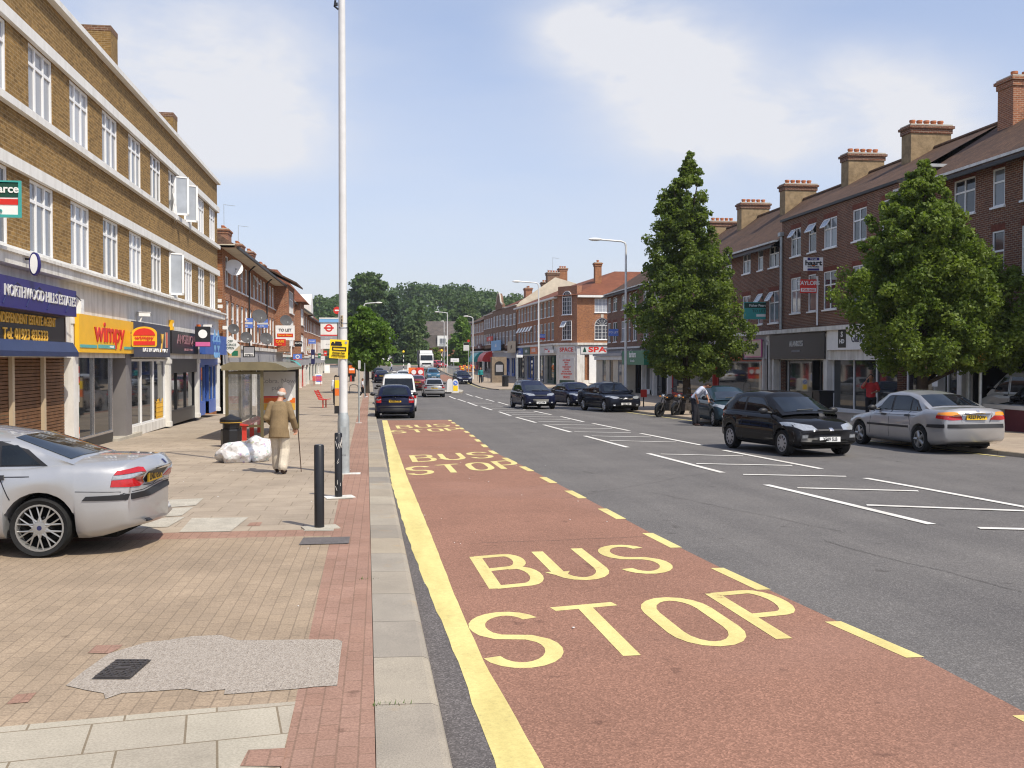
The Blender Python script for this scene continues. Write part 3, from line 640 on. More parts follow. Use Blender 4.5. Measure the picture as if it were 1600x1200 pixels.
# ================================================================== buildings
# a building stands in its own frame: u (local x) along the street front, -y outwards, heights z as in the world
_wcache = {}
MT['dull_pink'] = M('faint_pink_lettering', (.26, .13, .15), .6)
MT['pane_open'] = M('open_light_glass', (.36, .39, .43), .08, 0, .6, .2, 1.5)
def win_mesh(w, h, mull=(.5,), trans=(), bars=None, arch=False, fmat=None, pmat=None, sill=True, openl=None, t=.055):
    key = (round(w, 2), round(h, 2), tuple(mull), tuple(trans), bars, arch, fmat, pmat, sill, openl)
    if key in _wcache: return _wcache[key]
    fm = MT[fmat or 'upvc']; f = MB().mat(fm); d = .07; hw = w / 2
    top = h if not arch else h - hw
    f.box(-hw, -d, 0, -hw + t, 0, top); f.box(hw - t, -d, 0, hw, 0, top); f.box(-hw + t, -d, 0, hw - t, 0, t)
    if not arch: f.box(-hw + t, -d, h - t, hw - t, 0, h)
    else:
        o = [(hw * math.cos(a * PI / 12), top + hw * math.sin(a * PI / 12)) for a in range(13)]; i_ = [((hw - t) * math.cos(a * PI / 12), top + (hw - t) * math.sin(a * PI / 12)) for a in range(13)]
        for a in range(12):
            f.loft([[(o[a][0], -d, o[a][1]), (o[a][0], 0, o[a][1]), (i_[a][0], 0, i_[a][1]), (i_[a][0], -d, i_[a][1])], [(o[a + 1][0], -d, o[a + 1][1]), (o[a + 1][0], 0, o[a + 1][1]), (i_[a + 1][0], 0, i_[a + 1][1]), (i_[a + 1][0], -d, i_[a + 1][1])]])
        f.box(-hw + t, -d + .01, top - t / 2, hw - t, 0, top + t / 2)
        for k in range(1, 6):
            a = k * PI / 6; f.tube([(.12 * math.cos(a), -d + .02, top + .12 * math.sin(a)), ((hw - t) * math.cos(a), -d + .02, top + (hw - t) * math.sin(a))], .014, 4)
    for m in mull: f.box(-hw + w * m - t * .55, -d + .004, t, -hw + w * m + t * .55, 0, top - (t if not arch else 0))
    for z in trans: f.box(-hw + t, -d + .008, h * z - t * .6, hw - t, -.004, h * z + t * .6)
    if bars:
        nu, nv = bars
        for i in range(1, nu): x = -hw + w * i / nu; f.box(x - .013, -d + .02, t, x + .013, -.008, top - t)
        for j in range(1, nv): z = top * j / nv; f.box(-hw + t, -d + .024, z - .013, hw - t, -.012, z + .013)
    if openl:                                        # a top light standing open: (u0, u1, zlo) fractions
        u0, u1, zl = openl; x0, x1 = -hw + w * u0, -hw + w * u1; zt_ = h - t; zb_ = h * zl; L_ = zt_ - zb_
        T = Matrix.Translation((0, -d, zt_)) @ Matrix.Rotation(rad(-32), 4, 'X') if zl > .5 else Matrix.Translation((x0, -d, 0)) @ Matrix.Rotation(rad(-62), 4, 'Z') @ Matrix.Translation((-x0, 0, zt_))
        for q in ((x0, -.04, -L_, x0 + .07, 0, 0), (x1 - .07, -.04, -L_, x1, 0, 0), (x0, -.04, -L_, x1, 0, -L_ + .07), (x0, -.04, -.045, x1, 0, 0)): f.box(*q, T)
        f.mat(MT['pane_open']).add([T @ Vector(q) for q in ((x0 + .04, -.02, -L_ + .04), (x1 - .04, -.02, -L_ + .04), (x1 - .04, -.02, -.04), (x0 + .04, -.02, -.04))], ((0, 1, 2, 3),))
    p = MB().mat(MT[pmat or 'pane'])
    if arch:
        p.add([(-hw + .01, -.03, .01), (hw - .01, -.03, .01)] + [((hw - .01) * math.cos(a * PI / 12), -.03, top + (hw - .01) * math.sin(a * PI / 12)) for a in range(13)], (tuple(range(15)),))
    else: p.quad((-hw + .01, -.03, .01), (hw - .01, -.03, .01), (hw - .01, -.03, h - .01), (-hw + .01, -.03, h - .01))
    s = MB().mat(fm).box(-hw - .06, -.17, -.07, hw + .06, -.02, 0) if sill else None
    r = (f.mesh('window'), p.mesh('pane'), s.mesh('sill') if s else None); _wcache[key] = r; return r
class Bld:
    def __init__(s, name, label, base, rz, zg, cat='building', group=None):
        s.zg = zg; s.root = thing(name, label, cat, (base[0], base[1], zg), rz, group)
        s.M = Matrix.Translation((base[0], base[1], 0)) @ Matrix.Rotation(rz, 4, 'Z'); s.rz = rz
    def part(s, name, mb, parent=None, smooth=False, label=None, **k):
        o = link(name, mb.mesh(name, smooth, (0, 0, s.zg), **k), parent or s.root)
        if label: o['label'] = label
        return o
    def W(s, u, y, z): return s.M @ Vector((u, y, z))
    def u_of(s, px, y=0.0):            # place along the front seen at a column of the photograph
        R = s.M.to_3x3(); a = s.W(0, y, 1.9); d = pxray(px, 563); U = R @ Vector((1, 0, 0))
        den = U.x * d.y - U.y * d.x; return ((CAM.x - a.x) * d.y - (CAM.y - a.y) * d.x) / den
    def z_of(s, px, py, y=0.0):
        u = s.u_of(px, y); p = s.W(u, y, 0); d = pxray(px, py); t = (p - CAM).xy.length / Vector((d.x, d.y)).length; return CAM.z + d.z * t
    def window(s, u, z, w, h, y=.09, face=0.0, **k):
        f, p, si = win_mesh(w, h, **k); o = link('window', f, s.root, (u, y, z - s.zg), face); link('pane', p, o)
        if si: link('sill', si, o)
        return o
    def front(s, mb, W_, z0, z1, ops, y=0.0, rev=.12, u0=0.0):
        us = sorted(set([u0, W_] + [v for o in ops for v in o[:2]])); zs = sorted(set([z0, z1] + [v for o in ops for v in o[2:4]]))
        for i in range(len(us) - 1):
            for j in range(len(zs) - 1):
                cu, cz = (us[i] + us[i + 1]) / 2, (zs[j] + zs[j + 1]) / 2
                if any(o[0] < cu < o[1] and o[2] < cz < o[3] for o in ops): continue
                mb.quad((us[i], y, zs[j]), (us[i + 1], y, zs[j]), (us[i + 1], y, zs[j + 1]), (us[i], y, zs[j + 1]))
        for a, b, c, d in ops:
            r = y + rev
            mb.quad((a, y, c), (a, r, c), (a, r, d), (a, y, d)); mb.quad((b, y, c), (b, r, c), (b, r, d), (b, y, d)); mb.quad((a, y, c), (b, y, c), (b, r, c), (a, r, c)); mb.quad((a, y, d), (b, y, d), (b, r, d), (a, r, d))
            mb.quad((a, r, c), (b, r, c), (b, r, d), (a, r, d))
    def shell(s, mb, W_, D, z0, z1, u0=0.0, front=False):
        mb.quad((u0, 0, z0), (u0, D, z0), (u0, D, z1), (u0, 0, z1)); mb.quad((W_, 0, z0), (W_, D, z0), (W_, D, z1), (W_, 0, z1)); mb.quad((u0, D, z0), (W_, D, z0), (W_, D, z1), (u0, D, z1))
        mb.quad((u0, 0, z1 - .3), (W_, 0, z1 - .3), (W_, D, z1 - .3), (u0, D, z1 - .3))
        if front: mb.quad((u0, 0, z0), (W_, 0, z0), (W_, 0, z1), (u0, 0, z1))
    def gable_roof(s, W_, D, ze, zr_, mat, u0=0.0, over=.3, hip0=0.0, hip1=0.0, thick=.12, name='roof', oe=0.0):
        yr = D / 2; sl = (zr_ - ze) / yr; a, b = u0 - oe, W_ + oe
        mb = MB().mat(MT[mat]); zo = ze - over * sl
        A = [(a, -over, zo), (b, -over, zo), (b - hip1, yr, zr_), (a + hip0, yr, zr_)]; B = [(a, D + over, zo), (b, D + over, zo), (b - hip1, yr, zr_), (a + hip0, yr, zr_)]
        mb.poly(A, (0, 0, -thick)); mb.poly(B, (0, 0, -thick))
        for (P, Q, R_) in ((A[0], B[0], A[3]), (A[1], B[1], A[2])): mb.poly([P, Q, R_], (0, 0, -thick))
        mb.mat(MT['clay' if mat == 'tile_red' else 'tile_brown']).tube([(a + hip0, yr, zr_ + .02), (b - hip1, yr, zr_ + .02)], .10, 6)
        o = s.part(name, mb)
        g = MB().mat(MT['dark_gutter']).box(a, -over - .13, zo - .17, b, -over - .02, zo - .05); s.part('gutter', g, o); return o
    def chimney(s, u, y, w, d, z0, z1, pots=5, mat='roughcast', capm='brick_red', parent=None, potmat='clay'):
        mb = MB().mat(MT[mat]).box(u - w / 2, y - d / 2, z0, u + w / 2, y + d / 2, z1 - .42)
        mb.mat(MT[capm]).box(u - w / 2 - .05, y - d / 2 - .05, z1 - .42, u + w / 2 + .05, y + d / 2 + .05, z1 - .2).box(u - w / 2 - .12, y - d / 2 - .12, z1 - .2, u + w / 2 + .12, y + d / 2 + .12, z1 - .08)
        mb.mat(MT['concrete']).box(u - w / 2 - .05, y - d / 2 - .05, z1 - .08, u + w / 2 + .05, y + d / 2 + .05, z1)
        mb.mat(MT['lead']).box(u - w / 2 - .025, y - d / 2 - .025, z0 + .1, u + w / 2 + .025, y + d / 2 + .025, z0 + .2)
        o = s.part('chimney', mb, parent); L_ = max(w, d)
        for k in range(pots):
            q = (k + .5) / pots * L_ * .88 - L_ * .44; c = (u + q, y) if w > d else (u, y + q)
            s.part('chimney_pot', MB().mat(MT[potmat]).lathe([(.12, z1 - .02), (.115, z1 + .15), (.145, z1 + .18), (.14, z1 + .26), (.09, z1 + .26), (.09, z1 + .1)], 10, (c[0], c[1], 0)), o, True)
        return o
    def shop(s, u0, u1, zt, frame='black_frame', stall=.45, panes=3, door=None, y=.25, stallm=None, glass='shop_glass', lab=None):
        """glazed front between two piers: frame and stall riser, panes, one door"""
        fm = MT[frame]; zg = s.zg; f = MB().mat(MT[stallm] if stallm else fm); du = (u1 - u0)
        d0, d1 = (u0 + du * door, u0 + du * door + .95) if door is not None else (None, None)
        spans = [(u0, u1)] if door is None else [q for q in ((u0, d0), (d1, u1)) if q[1] - q[0] > .15]
        for a, b in spans:
            f.box(a, y - .06, zg, b, y + .08, zg + stall)
        f.mat(fm)
        gl = MB().mat(MT[glass])
        for a, b in spans:
            n = max(1, round(panes * (b - a) / du))
            for k in range(n + 1):
                x = a + (b - a) * k / n; f.box(x - .035, y - .05, zg + stall + .001, x + .035, y + .05, zt)
            f.box(a + .035, y - .045, zg + stall + .002, b - .035, y + .045, zg + stall + .06); f.box(a + .035, y - .045, zt - .07, b - .035, y + .045, zt - .003)
            for k in range(n): gl.quad((a + (b - a) * k / n, y, zg + stall), (a + (b - a) * (k + 1) / n, y, zg + stall), (a + (b - a) * (k + 1) / n, y, zt - .02), (a + (b - a) * k / n, y, zt - .02))
        o = s.part('shop_window', f, label=lab); s.part('pane', gl, o)
        if door is not None:
            yd = y + .35; dm = MB().mat(fm)
            for q in ((d0 + .04, d0 + .13), (d1 - .13, d1 - .04)): dm.box(q[0], yd - .03, zg + .02, q[1], yd + .03, zg + 2.1)
            dm.box(d0 + .13, yd - .03, zg + .02, d1 - .13, yd + .03, zg + .25); dm.box(d0 + .13, yd - .03, zg + 2.0, d1 - .13, yd + .03, zg + 2.1)
            dm.box(d0 - .02, yd - .05, zg + 2.1, d1 + .02, yd + .05, zg + 2.18)
            dm.box(d0 - .03, y - .05, zg, d0 + .0, yd + .05, zt); dm.box(d1, y - .05, zg, d1 + .03, yd + .05, zt)
            do = s.part('door', dm); s.part('pane', MB().mat(MT[glass]).quad((d0 + .1, yd, zg + .2), (d1 - .1, yd, zg + .2), (d1 - .1, yd, zg + 2.05), (d0 + .1, yd, zg + 2.05)).quad((d0, yd, zg + 2.18), (d1, yd, zg + 2.18), (d1, yd, zt), (d0, yd, zt)), do)
            s.part('handle', MB().mat(MT['steel']).tube([(d1 - .09, yd - .07, zg + .9), (d1 - .09, yd - .07, zg + 1.3)], .014, 6), do)
        return o
    def pier(s, u0, u1, z1, mat='white_dirty', y0=-.1, y1=.5): 
        mb = MB().mat(MT[mat]).box(u0, y0, s.zg, u1, y1, z1); mb.box(u0 - .02, y0 - .03, z1 - .22, u1 + .02, y1 - .004, z1 - .08); mb.box(u0 - .02, y0 - .03, s.zg, u1 + .02, y1 - .004, s.zg + .16); return s.part('pier', mb)
def sign(label, p, rz, w, h, bg, texts=(), d=.06, name='shop_sign', cat='shop sign', group=None, border=None, extra=None, post=None):
    """board facing its own -y; texts: (words, size, x, z, material, bold, stretch)"""
    mb = MB().mat(MT[bg]).box(-w / 2, -d, -h / 2, w / 2, 0, h / 2)
    if border:
        bt = min(.04, h * .08); mb.mat(MT[border])
        for q in ((-w / 2 - .01, h / 2 - bt, w / 2 + .01, h / 2 + .01), (-w / 2 - .01, -h / 2 - .01, w / 2 + .01, -h / 2 + bt), (-w / 2 - .01, -h / 2 + bt, -w / 2 + bt, h / 2 - bt), (w / 2 - bt, -h / 2 + bt, w / 2 + .01, h / 2 - bt)): mb.box(q[0], -d - .008, q[1], q[2], .003, q[3])
    o = thing(name, label, cat, p, rz, group, mb)
    for i, t in enumerate(texts):
        s_, size, x, z, m = t[:5]; bold = t[5] if len(t) > 5 else 0; sx = t[6] if len(t) > 6 else 1
        tm = text_mb(s_, size, MT[m], .012, bold * size, sx if sx > 0 else 1)
        if sx < 0:
            ex = [v[0] for v in tm.v]; q = -sx / (max(ex) - min(ex)); tm.v = [(v[0] * q, v[1], v[2]) for v in tm.v]
        x = w / 2 + float(x[1:]) if isinstance(x, str) else x
        link('lettering', tm.mesh('lettering'), o, (x, -d - .0085, z))
    if extra:
        for nm, e in extra: link(nm, e.mesh(nm), o, (0, -d - .004, 0))
    if post: link('post', MB().mat(MT['upvc']).box(-.035 + post[0], .002, post[1], .035 + post[0], .07, post[2]).mesh('post'), o)
    return o
def bsign(b, label, px0, px1, py0, py1, bg, texts=(), y=-.08, **k):
    """sign on a building front, sized from where it stands"""
    u0, u1 = sorted((b.u_of(px0, y), b.u_of(px1, y))); pm = (px0 + px1) / 2; z1, z0 = b.z_of(pm, py0, y), b.z_of(pm, py1, y)
    return sign(label, b.W((u0 + u1) / 2, y, (z0 + z1) / 2), b.rz, u1 - u0, z1 - z0, bg, texts, **k)
def bar(x0, z0, x1, z1, m, d=.01): return MB().mat(MT[m]).box(x0, -d, z0, x1, 0, z1)
def disc(x, z, r, m, d=.012, n=20, r0=None, sq=1.0):
    mb = MB().mat(MT[m]); o = [(x + r * math.cos(2 * PI * i / n), z + r * sq * math.sin(2 * PI * i / n)) for i in range(n)]
    if r0 is None: mb.poly([(a, -d, c) for a, c in o], (0, d, 0))
    else:
        i_ = [(x + r0 * math.cos(2 * PI * i / n), z + r0 * sq * math.sin(2 * PI * i / n)) for i in range(n)]
        for k in range(n):
            q = (k + 1) % n; mb.loft([[(o[k][0], -d, o[k][1]), (o[k][0], 0, o[k][1]), (i_[k][0], 0, i_[k][1]), (i_[k][0], -d, i_[k][1])], [(o[q][0], -d, o[q][1]), (o[q][0], 0, o[q][1]), (i_[q][0], 0, i_[q][1]), (i_[q][0], -d, i_[q][1])]], caps=False)
    return mb

# ------------------------------------------------------------------ left: three storey yellow brick parade
R90 = PI / 2
YA = 14.4; YB = 45.2; XL = -7.0
b = Bld('shop_building', 'long yellow brick parade with flat roof and white bands above five shops', (XL, YA), R90, zr(30) + PAV - .02)
L1 = b; Wd = YB - YA; D = 9.0; zP = 9.62
uw = [21.42 - YA + 2.715 * k for k in range(-2, 9)]
rows = [(4.12, 5.62), (6.96, 8.38)]
ops = [(u, u + 1.5, a, c) for u in uw for a, c in rows]
wall = MB().mat(MT['brick_yellow']); b.front(wall, Wd, 3.98, zP, ops, rev=.1); b.shell(wall, Wd, D, 3.98, zP)
wall.quad((0, D - .01, b.zg), (Wd, D - .01, b.zg), (Wd, D - .01, 4), (0, D - .01, 4)).quad((Wd, .3, b.zg), (Wd, D, b.zg), (Wd, D, 3.98), (Wd, .3, 3.98)).quad((0, .3, b.zg), (0, D, b.zg), (0, D, 3.98), (0, .3, 3.98))
b.part('wall', wall)
wb = MB().mat(MT['white_paint']); 
for z0, z1, pr_ in ((8.39, 8.62, .10), (6.80, 6.95, .13), (5.63, 5.86, .10), (4.0, 4.11, .13)): wb.box(-.04, -pr_, z0, Wd + .05, .02, z1)
b.part('string_course', wb)
cp = MB().mat(MT['white_paint']).box(-.05, -.16, zP, Wd + .08, .35, zP + .13).box(Wd - .3, .35, zP, Wd + .08, D, zP + .13); b.part('coping', cp)
co = MB().mat(MT['white_dirty']).box(-.05, -.3, 3.72, Wd + .1, .3, 3.93).box(-.05, -.36, 3.93, Wd + .14, .3, 3.99); b.part('cornice', co)
fa = MB().mat(MT['white_dirty'])
fu = [0] + [24.3 - YA, 29.5 - YA, 34.7 - YA, 40.1 - YA, Wd]
for k in range(5): fa.box(fu[k] + (.012 if k else 0), -.03, 2.0, fu[k + 1] - .012, .28, 3.715)
b.part('fascia_panel', fa)
for k, u in enumerate(uw):
    for r, (a, c) in enumerate(rows):
        op = None
        if (r == 1 and k in (7, 8)) or (r == 0 and k == 7): op = (0.0, .34, .02)
        if r == 1 and k == 7: op = (.66, 1.0, .02)
        b.window(u + .75, a, 1.5, c - a, mull=(.31, .66), trans=(.72,), sill=False, openl=op)
# sheets hung out of two of the windows
for k, r in ((7, 0), (7, 1), (8, 1)):
    u = uw[k] + .55; z = rows[r][0]; sh = MB().mat(MT['white_paint'])
    sh.loft([[(u - .3 + .1 * j + .03 * math.sin(j * 3), -.06 - .04 * math.sin(j * 2.3 + i) - .01 * i, z + .7 - (.8 + .12 * (j % 3)) * i / 5) for j in range(6)] for i in range(6)], closed=False, caps=False)
    thing('bed_sheet', ['white sheet hanging out of the first floor window of the yellow parade', 'white sheet hanging from the nearer open top floor window', 'white sheet hanging from the farther open top floor window'][(r, k - 7)[r] + r], 'sheet', b.W(0, 0, 0), b.rz, 'sheets hung from the windows', sh)
for px0, px1, pt in ((133, 188, 47), (250, 288, 180)):
    pm = (px0 + px1) / 2; y = 2.6 if px0 < 200 else 2.2; u = b.u_of(px1 - 6, y); zt = b.z_of(px1 - 6, pt, y)
    w2 = 1.25 if px0 < 200 else .9; b.part('chimney', MB().mat(MT['brick_yellow']).box(u - .48, y + .6 - w2 / 2, 9.3, u + .48, y + .6 + w2 / 2, zt - .2).mat(MT['brick_brown']).box(u - .49, y + .59 - w2 / 2, zt - .2, u + .49, y + .61 + w2 / 2, zt))
# ground floor piers and shops
for u, w in ((fu[1] - .33, .4), (fu[3] - .17, .3), (fu[4] - .2, .32), (Wd - .22, .22), (.0, .4)): b.pier(u, u + w, 2.05 if u > 11 else 3.0, 'white_dirty', -.07, .22)
zg = b.zg
# closed shop with timber slat shutters
sm = MB().mat(M('brown_timber_slats', (.16, .078, .036), .7, 0, .3, .25, 5))
for k in range(34): sm.box(.45, .13, zg + .01 + k * .072, fu[1] - .34, .16 + .012 * (k % 2), zg + .068 + k * .072)
sh = b.part('roller_shutter', sm)
for k in range(6):
    x = .6 + k * 1.85; s_ = MB().mat(MT['tan']).box(x - .06, .05, zg, x + .06, .125, zg + 2.45); b.part('shutter_post', s_, sh)
aw = MB().mat(MT['slate']); mtb = M('dark_blue_awning_box', (.022, .035, .095), .5, 0, .4, .1)
aw = MB().mat(mtb).poly([(.3, -.03, 2.36), (.3, -.22, 2.33), (.3, -.34, 2.12), (.3, -.34, 2.02), (.3, -.03, 2.02)], (fu[1] - 1.15, 0, 0)); b.part('awning', aw)
bsign(b, 'black board lettered gold INDEPENDENT ESTATE AGENT with phone number, above blue awning', -70, 98, 482, 536, 'black', (('INDEPENDENT ESTATE AGENT', .27, 'R-2.35', .14, 'gold', .01, -3.3), ('Tel: 01923 835333', .31, 'R-2.45', -.16, 'gold', .01, -2.5)), y=-.1, border='brown')
o = bsign(b, 'deep blue projecting sign box lettered NORTHWOOD HILLS ESTATES, over the black board', -62, 101, 437, 484, 'purple', (('NORTHWOOD HILLS ESTATES', .30, 'R-2.2', .02, 'lightgrey', .0, -4.2),), y=-.12, d=.26)
for k in range(4):
    a = MB().mat(MT['navy']).tube([(-1.6 + k * 1.2, 0, -.22), (-1.3 + k * 1.2, 0, .05), (-.9 + k * 1.2, 0, .2), (-.5 + k * 1.2, 0, .1)], .014, 4); link('swirl', a.mesh('swirl'), o, (0, -.262, 0))
# oval lamp over it
u = b.u_of(58, -.5); z = b.z_of(58, 413, -.5)
ov = thing('oval_sign', 'white oval hanging sign with purple rim on the white cornice', 'sign', b.W(u, -.5, z), -.1, None, disc(0, 0, .095, 'purple', .09, 24, None, 2.35)); link('face', disc(0, 0, .07, 'white', .012, 24, None, 2.7).mesh('face'), ov, (0, -.092, 0)); link('bracket', MB().mat(MT['black_frame']).tube([(0, .0, .1), (-.45, .0, .1)], .02, 6).mesh('bracket'), ov)
# burger restaurant, two bays
wy = bsign(b, 'yellow shop sign with raised red lower case wimpy and teal stripe', 117, 203, 496.5, 551.5, 'yellow', (('wimpy', .72, .1, .06, 'red', .02, -2.9), ('restaurant', .09, .2, -.28, 'white')), y=-.09, d=.1,
      extra=(('stripe', bar(-2.5, -.33, -1.15, -.26, 'teal')), ('stripe', bar(-1.0, -.33, .55, -.24, 'teal')), ('stripe', bar(1.5, -.33, 2.5, -.26, 'teal'))))
def burger():
    def rr(w, zt_, zb_, m, d):
        pts = [(-w, zb_ + .06)] + [(w * math.cos(PI - a * PI / 10), max(zb_ + .12, zt_ - .24) + .24 * math.sin(a * PI / 10)) for a in range(11)] + [(w, zb_ + .06), (w - .08, zb_), (-w + .08, zb_)]
        return MB().mat(MT[m]).poly([(x, -d, z) for x, z in pts], (0, d, 0))
    e = [('burger_outline', rr(.92, .36, -.36, 'yellow', .03))]
    e.append(('bun', MB().mat(MT['red']).poly([(x, -.045, z) for x, z in [(.8 * math.cos(a * PI / 10), .04 + .26 * math.sin(a * PI / 10)) for a in range(11)]], (0, .012, 0))))
    e.append(('bun', bar(-.78, -.3, .78, -.16, 'red', .045)))
    return e
bsign(b, 'dark slate shop sign with a small striped flag right of the yellow sign', 205, 262, 506, 558, 'slate', (('w', .8, -2.0, .1, 'gold', .02, 1.2), ('y', .8, 1.2, .1, 'gold', .02, 1.2), ('EAT IN TAKE AWAY', .16, .3, -.30, 'white', 0, -3.4)), y=-.09, d=.08, extra=(('flag', bar(1.65, -.2, 2.05, .3, 'tan')), ('flag', bar(1.8, -.2, 1.95, .3, 'red', .016))))
u = b.u_of(226, -.55); z = b.z_of(226, 526, -.55); o = thing('hanging_sign', 'burger shaped red and yellow hanging sign lettered wimpy', 'sign', b.W(u, -.55, z), .1)
for n, e in burger():
    e.v = [(x * .36, y, zz * .78) for x, y, zz in e.v]; link(n, e.mesh(n), o)
tm = text_mb('wimpy', .15, MT['red'], .004, .003, 1.25); link('lettering', tm.mesh('lettering'), o, (0, -.05, -.03)); link('bracket', MB().mat(MT['black_frame']).tube([(-.3, .01, .1), (-.6, .01, .1)], .015, 5).mesh('bracket'), o)
bsign(b, 'near black shop sign lettered ANGELIQUE in faint pink', 266, 307, 519, 553, 'black', (('ANGELIQUE', .46, .3, .1, 'dull_pink', .0, -3.7), ('LADIES WEAR', .12, .5, -.24, 'dull_pink', 0, -1.6)), y=-.09)
oo = bsign(b, 'blue shop sign with pale diamond shapes at the end of the yellow parade', 312, 346, 524, 554, 'blue', (('OFF LICENCE', .3, 0, -.42, 'skyblue', 0, .8),), y=-.28, d=.22)
for k, (x, z) in enumerate(((-.5, .15), (.35, .15))):
    e = MB().mat(MT['skyblue']).poly([(x - .55, -.01, z), (x, -.01, z - .48), (x + .55, -.01, z), (x, -.01, z + .48)], (0, .008, 0)); link('diamond', e.mesh('diamond'), oo, (0, -.2205 - .004 * k, 0))
    link('lettering', text_mb('OFF\nLICENCE', .2, MT['blue'], .004).mesh('lettering'), oo, (x, -.24, z))
# restaurant front: glass, grey stone column, dark recessed door
st = MB().mat(M('grey_stone_cladding', (.20, .185, .18), .55, 0, .4, .15, 1)); 
st.box(fu[2] - .65, -.05, zg, fu[2] - .02, .9, 2.1); b.part('pier', st, label='grey stone clad column beside the restaurant door')
b.shop(fu[1] + .08, fu[2] - 1.7, 2.1, 'steel', .3, 2, None, .1, 'black_frame')
dr = MB().mat(MT['black_frame']).box(fu[2] - 1.68, .5, zg, fu[2] - 1.55, .58, 2.1).box(fu[2] - .78, .5, zg, fu[2] - .66, .58, 2.1).box(fu[2] - 1.55, .5, 1.85, fu[2] - .78, .58, 2.1)
dd = b.part('door', dr); b.part('pane', MB().mat(MT['shop_glass']).quad((fu[2] - 1.6, .55, zg), (fu[2] - .7, .55, zg), (fu[2] - .7, .55, 2), (fu[2] - 1.6, .55, 2)), dd)
stp = MB().mat(MT['concrete']).box(fu[2] - 1.75, -.1, zg - .02, fu[2] + 1.0, .5, zg + .12); b.part('step', stp)
# table, stools and posters showing through / stuck on the glass
for k, (z, m) in enumerate(((.6, 'green'), (.1, 'orange'), (1.1, 'lightgrey'), (1.55, 'red'))):
    thing('window_poster', ['green and white poster on the restaurant window', 'orange poster low on the restaurant window', 'pale poster high on the restaurant window', 'red banner poster at the top of the restaurant window'][k], 'poster', b.W(fu[1] + .42 + .02 * k, .088, z + .05), b.rz, 'posters on the restaurant glass', MB().mat(MT[m]).box(-.22, 0, -.2, .22, .006, .2).mat(MT['white']).box(-.2, -.004, -.05, .2, -.0005, .04))
# second restaurant bay: pale angled window with display, tiled plinth
b.shop(fu[2] + .05, fu[3] - .2, 1.98, 'upvc', .28, 3, None, .12, 'white_dirty', 'shop_glass')
ds_ = MB().mat(MT['gold']); 
for k in range(9): ds_.tube([(fu[3] - 1.5 + .11 * k, .07, zg + .34), (fu[3] - 1.45 + .11 * k, .07, zg + .9 + .08 * math.sin(k))], .012, 5)
for k in range(4): ds_.box(fu[3] - 1.55, .06, zg + .4 + .15 * k, fu[3] - .5, .075, zg + .42 + .15 * k)
thing('wicker_basket', 'golden wicker basket in the pale framed shop window', 'basket', b.W(0, 0, 0), b.rz, None, ds_)
b.shop(fu[3] + .14, fu[4] - .2, 1.75, 'black_frame', .42, 3, None, .12)
bl = MB().mat(MT['black_frame']).box(fu[3] + .14, -.02, 1.5, fu[4] - .2, .06, 2.05); b.part('shutter_box', bl)
b.shop(fu[4] + .15, Wd - .3, 1.75, 'blue', .5, 4, .42, .12)
bl = MB().mat(MT['blue']).box(fu[4] + .14, -.02, 1.75, Wd - .24, .06, 2.05); b.part('shutter_box', bl)
# alarm boxes and cameras on the white fascia
def cctv(label, p, rz, group='security cameras on the white fascia'):
    mb = MB().mat(MT['white_paint']).cbox((0, -.25, 0), (.11, .34, .11)).cbox((0, -.24, .065), (.14, .38, .015)); o = thing('security_camera', label, 'camera', p, rz, group, mb)
    link('bracket', MB().mat(MT['white_paint']).tube([(0, -.2, -.05), (0, -.12, -.25), (0, .0, -.28)], .025, 6).mesh('bracket'), o); link('lens', MB().mat(MT['black_frame']).lathe([(.01, 0), (.045, 0), (.045, .03), (.01, .03)], 10, (0, -.45, 0), 'Y').mesh('lens'), o); return o
u = b.u_of(212, -.03); cctv('white box camera on the pier between the two restaurant signs', b.W(u, -.03, b.z_of(212, 488, -.3)), b.rz + .6)
u = b.u_of(314, -.03); cctv('white box camera above the blue shop sign', b.W(u, -.03, b.z_of(314, 507, -.3)), b.rz + .4)
for px, py, m, lab in ((122, 479, 'white', 'white alarm box beside the yellow sign'), (266, 508, 'yellow', 'yellow alarm box on the pier by the slate sign'), (309, 514, 'orange', 'orange alarm box by the blue shop'), (268, 534, 'red', 'round red bell on the pier by the pink lettered sign')):
    u = b.u_of(px, -.05); z = b.z_of(px, py, -.05); mb = MB().mat(MT[m]).box(-.13, -.12, -.17, .13, 0, .17).mat(MT['white']).box(-.09, -.126, -.05, .09, -.121, .06) if m != 'red' else MB().mat(MT[m]).lathe([(.02, -.1), (.14, -.08), (.16, 0), (.02, 0)], 14, (0, 0, 0), 'Y')
    o = thing('alarm_box', lab, 'alarm box', b.W(u, -.04, z), b.rz, None, mb); link('mount', MB().mat(MT['grey']).box(-.1, .001, -.1, .1, .04, .1).mesh('mount'), o)
u = b.u_of(317, -.5); o = sign('pink and black hanging sign with a white disc over the blue shop', b.W(u, -.5, b.z_of(317, 526, -.5)), b.rz + R90 * -1 + .2, .55, .75, 'black', (), .08, 'hanging_sign', 'sign', None, None, (('disc', disc(0, .1, .16, 'white')), ('band', bar(-.26, -.36, .26, -.2, 'pink'))))
# estate agent's board at the left edge of the picture
u = b.u_of(-9, -.35); z = b.z_of(-9, 311, -.35)
o = sign('turquoise and white estate board with red stripe on the yellow parade', b.W(u, -.35, z), 0, .95, .62, 'white', (('Pearce', .2, .18, .17, 'white', .02), ('for sale', .12, 0, -.2, 'turquoise')), .03, 'estate_board', 'estate board', None, 'turquoise', (('band', bar(-.44, .03, .44, .29, 'darkgreen', .004)), ('band', bar(-.44, -.1, .44, .0, 'red', .004))))

